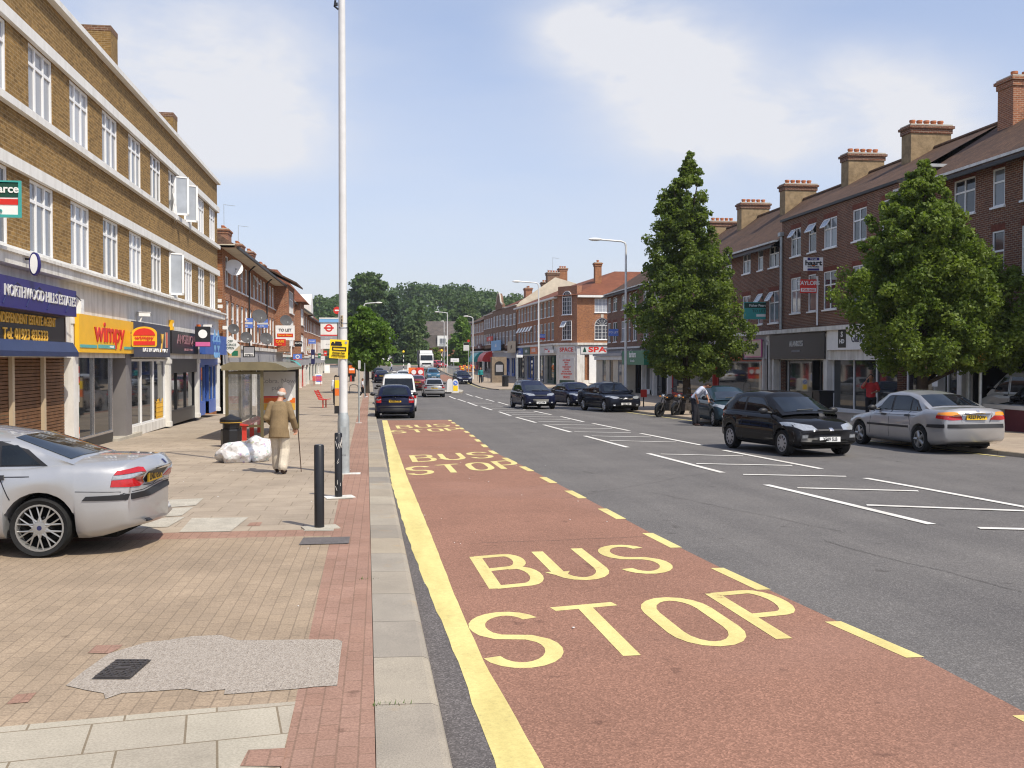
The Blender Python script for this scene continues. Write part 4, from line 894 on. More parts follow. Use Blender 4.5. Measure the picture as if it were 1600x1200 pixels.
# ------------------------------------------------------------------ left: red brick terraces beyond
MT['dish'] = M('grey_dish_mesh', (.09, .09, .095), .7, .2, .3, .15)
def satdish(label, p, rz, r=.4, m='dish', group='satellite dishes on the brick fronts'):
    mb = MB().mat(MT[m]); T = Matrix.Rotation(rad(-22), 4, 'X'); mb.lathe([(.01, .09), (r * .5, .065), (r, 0), (r, -.012), (r * .5, .05), (.01, .075)], 18, (0, 0, 0), 'Y', T)
    o = thing('satellite_dish', label, 'satellite dish', p, rz, group, mb, True)
    link('arm', MB().mat(MT['galv']).tube([(0, .1, -r * .2), (0, .3, -r * .6)], .02, 6).tube([(0, 0, -r * .9), (0, -r * .9, -r * .3)], .012, 5).cbox((0, -r * .95, -r * .27), (.07, .1, .07)).mesh('arm'), o); return o
b2 = Bld('brick_terrace', 'red brick terrace with rows of tall white windows next after the yellow parade', (-7.1, 47.2), R90, zr(55) + PAV - .05)
L2 = b2; Wd = 28.5; ze = 7.2
us = [b2.u_of(p) for p in (357, 366.5, 375.5, 384, 390)]; pr_ = [(1.0 + k * 1.72) for k in range(16)]
rows2 = [(2.95, 4.75), (5.45, 6.85)]
ops = [(u, u + .95, a, c) for u in pr_ for a, c in rows2]
w_ = MB().mat(MT['brick_orange']); b2.front(w_, Wd, 2.55, ze, ops, rev=.1); b2.shell(w_, Wd, 9, b2.zg, ze); b2.part('wall', w_)
for k, u in enumerate(pr_):
    for a, c in rows2: b2.window(u + .475, a, .95, c - a, mull=(), trans=(.55,), openl=(0, 1, .55) if (k * 7 + int(a)) % 11 == 3 else None)
for u in pr_: b2.part('window_head', MB().mat(MT['brick_red']).box(u - .1, -.03, 4.76, u + 1.05, .02, 5.05))
sf = MB().mat(MT['cream']).box(-.4, -.62, ze - .12, Wd, .02, ze + .02).box(-.4, .02, ze - .12, -.001, 8.4, ze + .02); b2.part('soffit', sf)
b2.gable_roof(Wd, 9, ze + .42, ze + 3.3, 'tile_brown', 0, .7, 3.5, 0, .12, 'roof', .4)
b2.chimney(1.8, 4.0, 1.0, 1.2, ze + 1.2, ze + 3.3, 0, 'brick_brown', 'brick_brown'); b2.chimney(9.5, 4.4, 1.3, .9, ze + 2, ze + 3.9, 2, 'brick_brown', 'brick_brown')
b2.chimney(19, 4.4, 1.3, .9, ze + 2, ze + 4.0, 3, 'brick_red', 'brick_red')
for u in (8.9, 17.6): b2.part('drainpipe', MB().mat(MT['dark_gutter']).tube([(u, -.62, ze + .1), (u, -.1, ze - .4), (u, -.08, 2.6)], .05, 6))
# projecting bay at its far end
by = MB().mat(MT['brick_red']); b2.front(by, Wd, 2.55, ze, [(Wd - 4.2, Wd - .8, 5.3, 6.85), (Wd - 4.2, Wd - .8, 3.0, 4.8)], -.9, .1, Wd - 5); by.quad((Wd - 5, -.9, 2.55), (Wd - 5, 0, 2.55), (Wd - 5, 0, ze), (Wd - 5, -.9, ze)).quad((Wd, -.9, 2.55), (Wd, .5, 2.55), (Wd, .5, ze), (Wd, -.9, ze)).quad((Wd - 5, -.9, 2.55), (Wd, -.9, 2.55), (Wd, 0, 2.55), (Wd - 5, 0, 2.55)); b2.part('bay', by)
for a, h in ((5.3, 1.55), (3.0, 1.8)): b2.window(Wd - 2.5, a, 3.4, h, -.81, mull=(.25, .5, .75), trans=(.62,))
rb = MB().mat(MT['tile_brown']).poly([(Wd - 5.3, -1.5, ze), (Wd + .3, -1.5, ze), (Wd + .3, 3.5, ze + 2.5), (Wd - 5.3, 3.5, ze + 2.5)], (0, 0, .12)); b2.part('roof', rb)
def shops_row(b, W_, n, zt, seed, u0=0.0, signs=True, pm='white_dirty', labs=None, side='left'):
    r = random.Random(seed); cols = ['blue', 'red', 'white', 'maroon', 'green', 'black', 'cream', 'navy', 'yellow', 'grey', 'darkgreen', 'skyblue']
    w = (W_ - u0) / n; fp = MB().mat(MT['white_dirty']).box(u0, -.12, zt + .75, W_, .0, zt + .95); b.part('cornice', fp)
    b.part('fascia_panel', MB().mat(MT['grey_paint']).box(u0, -.04, zt, W_, .1, zt + .745))
    for k in range(n):
        a = u0 + k * w; b.pier(a - .02 if k else a, a + .24, zt + .02, pm, -.09, .3)
        b.shop(a + .26, a + w - .04, zt, r.choice(['black_frame', 'upvc', 'blue', 'red_paint', 'white_dirty', 'darkgreen', 'grey_paint']), r.choice([.35, .45, .6]), r.choice([2, 3, 4]), r.choice([.1, .4, .7]), .2)
    b.pier(W_ - .2, W_, zt + .02, pm, -.09, .3)
shops_row(b2, Wd, 5, 1.75, 3)
# lettered boards along this terrace
rzS = 0.0
def board(label, px0, px1, py0, py1, Y, bg, texts=(), name='estate_board', cat='estate board', rz=0.0, border=None, extra=None, post=None, d=.035, group=None):
    A = atY(px0, py0, Y); B = atY(px1, py1, Y); w = abs(B.x - A.x) / max(.3, math.cos(rz)); h = A.z - B.z
    k = lambda t: (t[0], t[1] * h, t[2] * w, t[3] * h) + tuple(t[4:])
    return sign(label, ((A.x + B.x) / 2, Y, (A.z + B.z) / 2), rz, w, h, bg, [k(t) for t in texts], d, name, cat, group, border, extra(w, h) if extra else None, post)
board('white diamond OFF LICENCE OPEN sign projecting from the corner shop', 348, 372, 526, 554, 47.5, 'white', (), 'hanging_sign', 'sign', extra=None) if False else None
A = atY(360, 539, 47.2); s_ = .43
dm = MB().mat(MT['white']).poly([(-s_, -.05, 0), (0, -.05, -s_), (s_, -.05, 0), (0, -.05, s_)], (0, .05, 0)); o = thing('hanging_sign', 'white diamond sign lettered OFF LICENCE OPEN at the parade corner', 'sign', A, 0, None, dm)
for t_, z in (('OFF', .16), ('LICENCE', 0), ('OPEN', -.15)): link('lettering', text_mb(t_, .15, MT['darkgreen'], .004, .002, .9).mesh('lettering'), o, (0, -.055, z))
link('bracket', MB().mat(MT['black_frame']).tube([(-.4, 0, 0), (-.75, 0, 0)], .02, 5).mesh('bracket'), o)
twin = (('LET BY', .22, 0, .22, 'white', .02), ('01923', .2, 0, -.32, 'white', .02))
bb = lambda w, h: (('band', bar(-w / 2 + .01, -.12 * h, w / 2 - .01, .1 * h, 'lightgrey', .004)), ('crest', disc(0, .38 * h, .14 * h, 'white')))
board('blue letting board with white band, nearer of the twin boards', 371.5, 395, 497, 512.5, 55, 'bluelite', twin, extra=bb, post=(.3, -1.2, .2))
board('blue letting board with white band, farther of the twin boards', 400, 419, 499, 512, 61, 'bluelite', twin, extra=bb, post=(.3, -1.2, .2))
board('white TO LET board with red and yellow panel on the brick terrace', 430.5, 460.5, 508.5, 531.5, 68, 'white', (('TO LET', .26, 0, .18, 'black', .01), ('Ferrari Dewe', .17, 0, -.17, 'yellow', .02)), extra=lambda w, h: (('band', bar(-.42 * w, -.3 * h, .42 * w, -.05 * h, 'red', .003)),), post=(.4, -1.6, .3))
board('red sign lettered CAFE in yellow below the white letting board', 428.5, 446.5, 529.5, 540.5, 66, 'red', (('CAFE', .5, 0, .12, 'yellow', .02), ('food', .3, 0, -.28, 'yellow')), 'hanging_sign', 'sign')
board('small black sign lettered MARIO on the brick terrace', 457, 472, 533, 541.5, 78, 'black', (('PIANOS', .45, 0, .1, 'white', .02),), 'hanging_sign', 'sign')
SC.objects[-1]['label'] if False else None
for o in list(SC.objects):
    if o.get('label') == 'small black sign lettered MARIO on the brick terrace': o['label'] = 'small black sign with white capitals on the brick terrace'
board('blue letting board high on the farthest left terrace', 482, 493.5, 530, 537, 95, 'bluelite', (('TO LET', .4, 0, 0, 'white', .02),), post=(.3, -1, .2))
board('blue and red low shop sign with white ring past the shelter', 458, 472, 553, 562, 80, 'bluelite', (), 'hanging_sign', 'sign', extra=lambda w, h: (('ring', disc(0, 0, .36 * h, 'white', .01, 20, .22 * h)), ('band', bar(-w / 2, -h / 2, w / 2, -.38 * h, 'red', .004))))
board('poster sign of food pictures beside the white diamond', 349, 376, 541, 558.5, 48.6, 'tan', (), 'hanging_sign', 'sign', extra=lambda w, h: (('picture', bar(-.4 * w, -.3 * h, -.05 * w, .3 * h, 'gold', .004)), ('picture', bar(.0 * w, -.35 * h, .35 * w, .1 * h, 'green', .004))))
board('framed white shop sign with grey picture over the corner shop', 380, 398, 541, 558, 50, 'white', (('OPEN', .28, 0, -.3, 'black'),), 'hanging_sign', 'sign', border='black_frame', extra=lambda w, h: (('picture', bar(-.4 * w, -.1 * h, .4 * w, .4 * h, 'grey', .004)),))
for q in ((486, 492, 546, 569, 100, 'navy', 'tall narrow navy shop sign on the far left fronts'), (497, 502, 552, 559, 112, 'green', 'small green hanging sign on the far left fronts'), (501, 508, 556, 563, 106, 'white', 'small white hanging sign below the green one'), (506, 511, 548, 556, 120, 'red', 'small red hanging sign at the far end of the left fronts'), (446, 456, 541, 551, 72, 'tan', 'tan shop sign with dark border above the green canopy'), (478, 485, 541, 548, 92, 'cream', 'cream shop sign beside the narrow navy one')):
    board(q[6], q[0], q[1], q[2], q[3], q[4], q[5] if q[5] != 'cream' else 'cream', (), 'hanging_sign', 'sign', border='grey' if q[5] in ('tan', 'white') else None, extra=lambda w, h: (('panel', bar(-.3 * w, -.12 * h, .3 * w, .12 * h, 'lightgrey', .004)),))
for px, py, Y, r, lab, m in ((366, 418, 49, .42, 'white satellite dish high on the end of the brick terrace', 'white'), (365, 514, 48, .26, 'small grey satellite dish by the corner shop', 'dish'), (385, 527, 52, .3, 'grey satellite dish under the nearer blue board', 'dish'), (405.5, 494, 58, .42, 'large grey satellite dish above the farther blue board', 'dish'), (416, 529, 60, .38, 'grey satellite dish under the farther blue board', 'dish'), (447, 501, 70, .42, 'grey satellite dish above the white letting board', 'dish')):
    p = atY(px, py, Y); satdish(lab, p, .35, r, m)
for k in range(3): pass
# cluster of lights on the end wall
for px, py in ((341, 470), (342.5, 479), (350, 512)):
    p = atY(px, py, 47.1); thing('flood_light', ['upper white flood light on the brick end wall', 'lower white flood light on the brick end wall', 'white flood light beside the blue shop sign'][(341, 342.5, 350).index(px)], 'light', p, .4, None, MB().mat(MT['white_paint']).cbox((0, -.12, 0), (.22, .1, .16)).tube([(0, -.1, 0), (0, .05, -.05)], .02, 5))
b3 = Bld('brick_terrace', 'red brick terrace with a steep brown roof and tall chimneys, middle of the left side', (-7.5, 76.2), R90, zr(85) + PAV - .05)
Wd = 33; ze = 6.9
pr3 = [1.2 + k * 2.2 for k in range(14)]; ops = [(u, u + 1.2, a, c) for u in pr3 for a, c in ((2.6, 4.3), (4.95, 6.5))]
w_ = MB().mat(MT['brick_red']); b3.front(w_, Wd, 2.2, ze, ops, rev=.1); b3.shell(w_, Wd, 10, b3.zg, ze); b3.part('wall', w_)
for u in pr3:
    for a, c in ((2.6, 4.3), (4.95, 6.5)): b3.window(u + .6, a, 1.2, c - a, mull=(.5,), trans=(.65,))
b3.part('soffit', MB().mat(MT['cream']).box(-.3, -.55, ze - .1, Wd, .02, ze + .02)); b3.gable_roof(Wd, 10, ze + .35, ze + 4.2, 'tile_brown', 0, .6, 4, 3, .12, 'roof', .3)
for u, y, zt in ((8, 5, 12.6), (16, 5, 12.3), (24, 5, 12.5)): b3.chimney(u, y, 2.0, .9, ze + 3, zt, 4, 'brick_red', 'brick_red')
hp = MB().mat(MT['tile_red']); hp.loft([[(10, -1.4, ze), (15, -1.4, ze), (15, 3.5, ze), (10, 3.5, ze)], [(12.4, 1.2, ze + 2.9), (12.6, 1.2, ze + 2.9), (12.6, 4.6, ze + 3.1), (12.4, 4.6, ze + 3.1)]]); b3.part('roof', hp)
by = MB().mat(MT['brick_red']); b3.front(by, 14.6, 2.2, ze, [(11, 14, 5, 6.4), (11, 14, 2.7, 4.3)], -.9, .1, 10.4); by.quad((10.4, -.9, 2.2), (10.4, 0, 2.2), (10.4, 0, ze), (10.4, -.9, ze)); b3.part('bay', by)
for a in (5, 2.7): b3.window(12.5, a, 3, 1.4, -.81, mull=(.33, .66), trans=(.6,))
shops_row(b3, Wd, 6, 1.45, 8)
b4 = Bld('brick_terrace', 'orange brick building with white dormer and tiled roof, farthest on the left side', (-8.0, 110.2), R90, zr(125) + PAV - .05)
Wd = 40; ze = 7.0
pr4 = [1.5 + k * 2.6 for k in range(14)]; ops = [(u, u + 1.3, a, c) for u in pr4 for a, c in ((2.9, 4.4), (5.2, 6.6))]
w_ = MB().mat(MT['brick_orange']); b4.front(w_, Wd, 2.4, ze, ops, rev=.1); b4.shell(w_, Wd, 10, b4.zg, ze); b4.part('wall', w_)
for u in pr4:
    for a, c in ((2.9, 4.4), (5.2, 6.6)): b4.window(u + .65, a, 1.3, c - a, mull=(.5,), trans=(.65,))
b4.gable_roof(Wd, 10, ze + .2, ze + 4.2, 'tile_red', 0, .5, 0, 4, .12, 'roof', .2)
for u in (4, 14, 26): b4.chimney(u, 5, 1.8, .9, ze + 3.2, ze + 5.6, 4, 'brick_red', 'brick_red')
dm = MB().mat(MT['white_paint']).poly([(8, -.2, ze), (12, -.2, ze), (12, -.2, ze + 1.4), (11.3, -.2, ze + 1.9), (10.6, -.2, ze + 2.7), (9.4, -.2, ze + 2.7), (8.7, -.2, ze + 1.9), (8, -.2, ze + 1.4)], (0, 3, 0)); b4.part('dormer', dm)
shops_row(b4, Wd, 7, 1.6, 12)
# green canopy and small shop things past the shelter
p = atY(474, 570, 84); cn = MB().mat(MT['turquoise'])
cn.loft([[(p.x + .0 + 1.0 * math.sin(a * PI / 12) - 1.2, p.y + y, p.z - .35 + .75 * math.cos(a * PI / 12)) for a in range(7)] for y in (-1.3, 1.3)], closed=False, caps=False)
thing('shop_awning', 'rounded green canopy over a shop beyond the bus shelter', 'awning', (0, 0, 0), 0, None, cn, True)

# ------------------------------------------------------------------ right: dark brick terrace
XR = 21.3; RN = -PI / 2
def rwin(b, lst, zrows, opens=()):
    out = []
    for i, (pa, pb) in enumerate(lst):
        u0, u1 = sorted((b.u_of(pa), b.u_of(pb)))
        for j, (a, c) in enumerate(zrows): out.append((u0, u1, a, c, (i, j) in opens))
    return out
def terrace_r(name, label, Y0, Y1, X, wins, zf, ze, zrg, roof='tile_brown', D=9.0, brickm='brick_dark', parapet=None, hip0=0, hip1=0, soldier=True, zbase=None):
    b = Bld(name, label, (X, Y1), RN, zr((Y0 + Y1) / 2) + PAV - .06); W_ = Y1 - Y0
    w_ = MB().mat(MT[brickm]); b.front(w_, W_, zf, ze, [q[:4] for q in wins], rev=.1); b.shell(w_, W_, D, b.zg, ze); b.part('wall', w_)
    for a, c, z0, z1, o in wins:
        w = c - a
        b.window((a + c) / 2, z0, w, z1 - z0, mull=(.5,) if w > 1 else (), trans=(.64,), openl=((0, .5, .64) if w > 1 else (0, 1, .64)) if o else None, pmat='pane_dark')
    if soldier:
        MT.setdefault('soldier', M('soldier_brick', (.17, .055, .035), .9, 0, .2, .3, 9))
        for a, c, z0, z1, o in wins: b.part('window_head', MB().mat(MT['soldier']).box(a - .05, -.008, z1 + .005, c + .05, .05, z1 + .23))
    if parapet: b.part('coping', MB().mat(MT['dark_gutter']).box(-.02, -.12, ze, W_ + .02, .3, ze + .12)); b.gable_roof(W_, D, ze + .1, zrg, roof, 0, -.3)
    else: b.gable_roof(W_, D, ze, zrg, roof, 0, .45, hip0, hip1); b.part('soffit', MB().mat(MT['white_dirty']).box(0, -.4, ze - .2, W_, .01, ze - .1))
    return b, W_
tb = Bld('tmp', 'x', (XR, 51), RN, 0); 
wa = rwin(tb, ((1235, 1250), (1262, 1274), (1286, 1306), (1331, 1352), (1376, 1398), (1408, 1424), (1436, 1458)), ((4.37, 6.2), (7.3, 8.72)), ((0, 1), (1, 1), (2, 1), (6, 1)))
bpy.data.objects.remove(tb.root)
A_, WA = terrace_r('brick_terrace', 'dark red brick house front with parapet, galvanised downpipe and open top lights', 38.9, 50.95, XR, [(51 - 51 + a - .05, c - .05, z0, z1, o) for a, c, z0, z1, o in wa if c < 12], 3.55, 9.27, 11.85, parapet=True)
tb = Bld('tmp', 'x', (XR + .1, 38.85), RN, 0); wb_ = rwin(tb, ((1488, 1521), (1548, 1567), (1594, 1622), (1650, 1672), (1710, 1750)), ((4.5, 6.45), (7.3, 8.62))); bpy.data.objects.remove(tb.root)
B_, WB = terrace_r('brick_terrace', 'dark brick terrace end with white sash windows behind the right hand tree', 24, 38.85, XR + .1, [w for w in wb_ if w[1] < 14.8 and w[0] > .2], 3.55, 9.05, 11.85)
tb = Bld('tmp', 'x', (XR, 72), RN, 0); wc = rwin(tb, ((1160, 1172), (1183.5, 1191.5), (1201, 1216), (1131, 1143), (1112, 1120), (1092, 1104), (1072, 1080), (1058, 1068)), ((3.97, 5.7), (7.0, 8.15)), ((2, 0), (1, 0))); bpy.data.objects.remove(tb.root)
C_, WC = terrace_r('brick_terrace', 'dark brick terrace with brown tiled roof behind the left of the two pavement trees', 51, 72, XR, [w for w in wc if w[0] > .2 and w[1] < 20.9], 3.35, 8.45, 11.75)
tb = Bld('tmp', 'x', (XR, 92), RN, 0); wd_ = rwin(tb, ((950, 954), (958, 964), (971, 977), (982, 985), (989, 995), (1005, 1013), (1022, 1030), (1038, 1046)), ((3.6, 5.4), (6.4, 7.7))); bpy.data.objects.remove(tb.root)
D_, WDr = terrace_r('brick_terrace', 'hipped dark brick terrace end facing the side street, behind the tall lamp column', 72, 92, XR, [w for w in wd_ if w[0] > .2 and w[1] < 19.9], 3.0, 8.2, 11.3, hip0=4.5)
for bb_, px, pt, zt0 in ((A_, 1450, 188, 10.9), (A_, 1338, 238, 10.9), (C_, 1250, 281, 10.8), (C_, 1180, 311, 10.8), (D_, 1131, 340, 10.4)):
    u = bb_.u_of(px, 4.5); zt = bb_.z_of(px, pt, 4.5) - .05; u = max(.4, min(u, (WA if bb_ is A_ else WC if bb_ is C_ else WDr) - .5))
    bb_.chimney(u, 4.3, .85, 2.0, zt0 - .4, zt - .25, 5, 'roughcast', 'brick_dark')
u = B_.u_of(1602, 4.5); B_.chimney(u, 4.6, 1.0, 2.2, 10.6, B_.z_of(1602, 112, 4.5) - .3, 4, 'brick_red', 'brick_red')
sk_ = MB().mat(MT['lead']).cbox((B_.u_of(1462, 1), .8, 9.75), (.7, .9, .12)); B_.part('roof_light', sk_)
pp_ = MB().mat(MT['galv']).tube([(.12, -.1, 8.55), (.12, -.1, 3.6)], .075, 8).cbox((.12, -.12, 8.62), (.32, .22, .2)); A_.part('drainpipe', pp_)
for bb_, W_ in ((B_, WB), (A_, WA), (C_, WC), (D_, WDr)):
    bb_.part('cornice', MB().mat(MT['white_dirty']).box(0, -.35, bb_ is D_ and 2.95 or 3.35, W_, .1, bb_ is D_ and 3.1 or 3.55))
# shop fronts of this terrace
z_ = 1.95
u0, u1 = sorted((A_.u_of(1205), A_.u_of(1289))); A_.shop(u0, u1, z_, 'black_frame', .35, 2, .72); A_.pier(u0 - .4, u0 - .02, 3.3, 'white_dirty'); A_.pier(u1 + .03, u1 + .42, 3.3, 'white_dirty')
bsign(A_, 'black shop sign lettered ALANROSS in grey capitals', 1204, 1290, 521, 561, 'black', (('ALANROSS', .42, .1, .12, 'lightgrey', 0, .8), ('HAIRDRESSING', .16, .1, -.25, 'grey')), y=-.12)
A_.shop(u1 + .45, 12.0, z_ + .4, 'upvc', .2, 3, None)
bsign(A_, 'white shop sign with black square logo and script lettering', 1294, 1400, 509, 546, 'white', (('S', .34, -1.6, .18, 'white', .03, 1.3), ('HD', .26, -1.6, -.14, 'white', .03, 1.3), ('Glamour', .62, .2, 0, 'slate', 0, .8)), y=-.12, extra=(('panel', bar(-2.0, -.42, -1.2, .42, 'black', .003)),))
B_.shop(.2, 4.2, z_ + .3, 'upvc', .4, 3, .5); B_.pier(4.25, 4.55, 3.3)
bk = MB().mat(MT['black_frame']).box(4.6, 7.5, B_.zg, WB, 7.6, 3.5).box(4.55, .35, B_.zg, 4.62, 7.5, 3.5).box(4.62, .35, 3.3, WB, 7.5, 3.4); B_.part('reflection_recess', bk)  # recess added in place of shop glass, to hold its reflections as solids
B_.part('fascia_panel', MB().mat(MT['black_frame']).box(4.62, -.04, 2.6, WB, .1, 3.345))
lw = thing('stall_riser_wall', 'low maroon wall with grey coping standing in for a shop stall riser at the right edge', 'wall', (19.2, 24, zr(27) + PAV - .03)); part('wall', MB().mat(MT['maroon']).box(0, 0, 0, .25, 4.6, .68).mat(MT['grey']).box(0, 4.61, 0, .25, 5.6, .68), lw); part('coping', MB().mat(MT['lightgrey']).box(-.06, -.05, .681, .31, 5.65, .80), lw)  # added wall, stands in for the stall riser under the reflecting shop glass
o = sign('white sign lettered EXIT over the dark opening behind the silver saloon', B_.W(B_.u_of(1531, -.1), -.1, B_.z_of(1531, 558, -.1)), B_.rz, .8, .36, 'white', (('EXIT', .3, 0, 0, 'black', .02),), .05, 'exit_sign', 'sign')
u0, u1 = sorted((C_.u_of(1165), C_.u_of(1192))); C_.shop(.35, u1, z_, 'red_paint', .3, 2, .5); 
bsign(C_, 'dirty pink and green shop sign beside the black lettered shop', 1165, 1191, 531, 558, 'tan', (('BOOK NOOK', .3, 0, .1, 'darkgreen'),), y=-.15, border='pink')
w4 = (WC - u1 - .3) / 3
bsign(C_, 'orange shop sign half hidden by tree leaves', 1122, 1160, 545, 562, 'orange', (('SPICE', .3, 0, 0, 'maroon'),), y=-.15)
for k, fm in enumerate(('red_paint', 'black_frame', 'upvc')): C_.shop(u1 + .3 + k * w4, u1 + .1 + (k + 1) * w4, z_, fm, .35, 3, .4); C_.pier(u1 + .1 + k * w4, u1 + .28 + k * w4, 3.0)
C_.pier(.0, .3, 3.3)
C_.part('fascia_panel', MB().mat(MT['grey_paint']).box(0, -.05, 2.0, WC, .1, 3.345)); D_.part('fascia_panel', MB().mat(MT['grey_paint']).box(0, -.05, 1.8, WDr, .1, 2.945)); A_.part('fascia_panel', MB().mat(MT['white_dirty']).box(0, -.05, z_, WA, .1, 3.345)); B_.part('fascia_panel', MB().mat(MT['white_dirty']).box(0, -.05, z_ + .3, 4.58, .1, 3.345))
for k in range(4): D_.shop(6.2 + k * 3.4, 9.3 + k * 3.4, 1.8, ['darkgreen', 'black_frame', 'upvc', 'black_frame'][k], .4, 3, .4); D_.pier(5.9 + k * 3.4, 6.15 + k * 3.4, 2.9)
gs = bsign(D_, 'dark green awning style shop sign with white lettering on the end terrace', 981, 1016, 548, 570, 'green', (('barbers', .7, 0, .25, 'white', .01), ('hair studio', .3, 0, -.25, 'lightgrey')), y=-.7, d=.5)
bsign(D_, 'small green sign beside the dark green awning', 968.5, 980, 552, 561, 'green', (('EST', .45, 0, 0, 'white'),), y=-.3)
# single storey cream front at the corner of the side street
fr_ = Bld('shop_annexe', 'single storey cream shop front with narrow windows at the side street corner', (20.3, 92.2), RN, zr(90) + PAV - .05)
w_ = MB().mat(MT['cream']); fr_.front(w_, 10.7, fr_.zg, 2.31, [(2.6, 4.0, 0, 2.0), (5.4, 6.8, 0, 2.0), (8.6, 10.0, 0, 2.0)], rev=.1); fr_.shell(w_, 10.7, 1.0, fr_.zg, 2.31); fr_.part('wall', w_)
for u in (3.3, 6.1, 9.3): fr_.window(u, 0, 1.4, 2.0, mull=(), fmat='grey_paint', pmat='pane_dark')
fr_.part('roof', MB().mat(MT['grey_paint']).box(-.2, -.3, 2.32, 10.9, 1.0, 2.56))
fr_.part('fascia_panel', MB().mat(MT['lightgrey']).box(0, -.2, 1.98, 10.7, -.002, 2.30))
# estate boards on the right
def rboard(b, label, px0, px1, py0, py1, bg, texts, extra=None, border=None, post=None, out=-.5):
    pm = (px0 + px1) / 2; u = b.u_of(pm, out); P = b.W(u, out, 0); A = atY(px0, py0, P.y); B = atY(px1, py1, P.y); w = abs(B.x - A.x); h = A.z - B.z
    return sign(label, ((A.x + B.x) / 2, P.y, (A.z + B.z) / 2), -.12, w, h, bg, [(t[0], t[1] * h, t[2] * w, t[3] * h) + tuple(t[4:]) for t in texts], .035, 'estate_board', 'estate board', None, border, extra(w, h) if extra else None, post)
rboard(A_, 'white estate board lettered haart between the first and second floor windows', 1256, 1285, 402, 423.5, 'white', (('haart', .5, 0, .08, 'black', .03, 1.2), ('To Let', .18, 0, .38, 'white', .01), ('01923 822822', .15, 0, -.2, 'black', .01)), lambda w, h: (('band', bar(-.3 * w, .28 * h, .3 * w, .48 * h, 'purple', .003)), ('band', bar(-.3 * w, -.48 * h, .3 * w, -.32 * h, 'purple', .003)), ('dot', bar(-.08 * w, -.16 * h, .08 * w, -.06 * h, 'orange', .003))))
rboard(A_, 'red estate board lettered TAYLORS FOR SALE below the white board', 1250.5, 1275, 436.5, 458, 'red', (('TAYLORS', .42, 0, .22, 'white', .02, .92), ('FOR SALE', .22, 0, -.27, 'red', .02)), lambda w, h: (('band', bar(-.46 * w, -.4 * h, .46 * w, -.14 * h, 'white', .003)),), None, (.46, -1.9, .5))
rboard(C_, 'turquoise estate board beside the leaves of the taller tree', 1163, 1200, 472, 499, 'turquoise', (('Fisher Pearce', .2, .08, .3, 'white', .02), ('TO LET', .24, .1, -.02, 'darkgreen')), lambda w, h: (('band', bar(-.48 * w, .16 * h, .48 * w, .46 * h, 'darkgreen', .003)), ('band', bar(0, -.35 * h, .46 * w, -.2 * h, 'white', .003))))
rboard(D_, 'blue oval letting board on the end terrace by the lamp column', 951, 966, 514, 525, 'bluelite', (('TO LET', .4, 0, 0, 'white', .01),), None)

# ------------------------------------------------------------------ right: orange brick corner block and far terrace
SR = RN + rad(2.2)
S = Bld('corner_building', 'orange brick corner building with chamfered corner, red hipped roof and SPACE shop below', (19.0, 102.4), SR, zr(108) + PAV - .05)
# local frame: u runs towards the camera (negative u = away up the street), -y towards the road
We = -27.5; ze = 8.75; chx, chy = -2.4, 1.5
w_ = MB().mat(MT['brick_orange'])
U1 = [S.u_of(p) for p in (812, 816.5, 820, 824.5, 828, 835, 839.5, 843, 850, 853.5, 857, 860.5, 863.5)]
pw = [(-26.2 + k * 2.05) for k in range(11)]; ops = [(u, u + 1.25, a, c) for u in pw for a, c in ((4.15, 6.1), (6.75, 8.5))]
S.front(w_, chx - .3, 3.75, ze, ops, rev=.12, u0=We)
Ds = 16.0
w_.quad((chx - .3, 0, 3.75), (chx, 0, 3.75), (chx, 0, ze), (chx - .3, 0, ze))
# side wall facing the camera, u = 0
so_ = [(S_y, S_y + 1.6, a, c) for S_y in (3.4, 7.6, 11.8) for a, c in ((4.12, 6.35), (6.95, 8.4))]
ys_ = sorted(set([chy, Ds] + [v for o in so_ for v in o[:2]])); zs_ = sorted(set([3.75, ze] + [v for o in so_ for v in o[2:]]))
for i in range(len(ys_) - 1):
    for j in range(len(zs_) - 1):
        cy, cz = (ys_[i] + ys_[i + 1]) / 2, (zs_[j] + zs_[j + 1]) / 2
        if any(o[0] < cy < o[1] and o[2] < cz < o[3] for o in so_): continue
        w_.quad((0, ys_[i], zs_[j]), (0, ys_[i + 1], zs_[j]), (0, ys_[i + 1], zs_[j + 1]), (0, ys_[i], zs_[j + 1]))
w_.quad((-.12, chy, 3.75), (-.12, Ds, 3.75), (-.12, Ds, ze), (-.12, chy, ze))
w_.quad((0, Ds, S.zg), (We, Ds, S.zg), (We, Ds, ze), (0, Ds, ze)).quad((We, 0, S.zg), (We, Ds, S.zg), (We, Ds, ze), (We, 0, ze))
S.part('wall', w_)
ch = MB().mat(MT['brick_red']).poly([(chx, 0, 3.75), (0, chy, 3.75), (0, chy, ze + 1.0), (chx, 0, ze + 1.0)], (-.4, .6, 0)); S.part('corner_wall', ch)
ca = math.atan2(chy, -chx)
cm = Vector((chx / 2, chy / 2))
for z0, h, ar in ((4.1, 2.0, False), (6.75, 2.5, True)): S.window(cm.x + .02, z0, 1.35, h, cm.y - .02, ca, mull=(.5,), bars=(4, 4), arch=ar, openl=(0, .5, .6) if not ar else None)
for u in pw:
    for i, (a, c) in enumerate(((4.15, 6.1), (6.75, 8.5))): S.window(u + .625, a, 1.25, c - a, mull=(.5,), trans=(.6,), openl=(0, 1, .6) if (int(u * 3) + i) % 3 == 0 and i == 0 else None, pmat='pane_dark')
for y in (3.4, 7.6, 11.8):
    S.window(-.09, 4.12, 1.6, 2.25, y + .8, R90, mull=(.5,), bars=(4, 4), arch=(y < 5)); S.window(-.09, 6.95, 1.6, 1.45, y + .8, R90, mull=(.5,), bars=(4, 4))
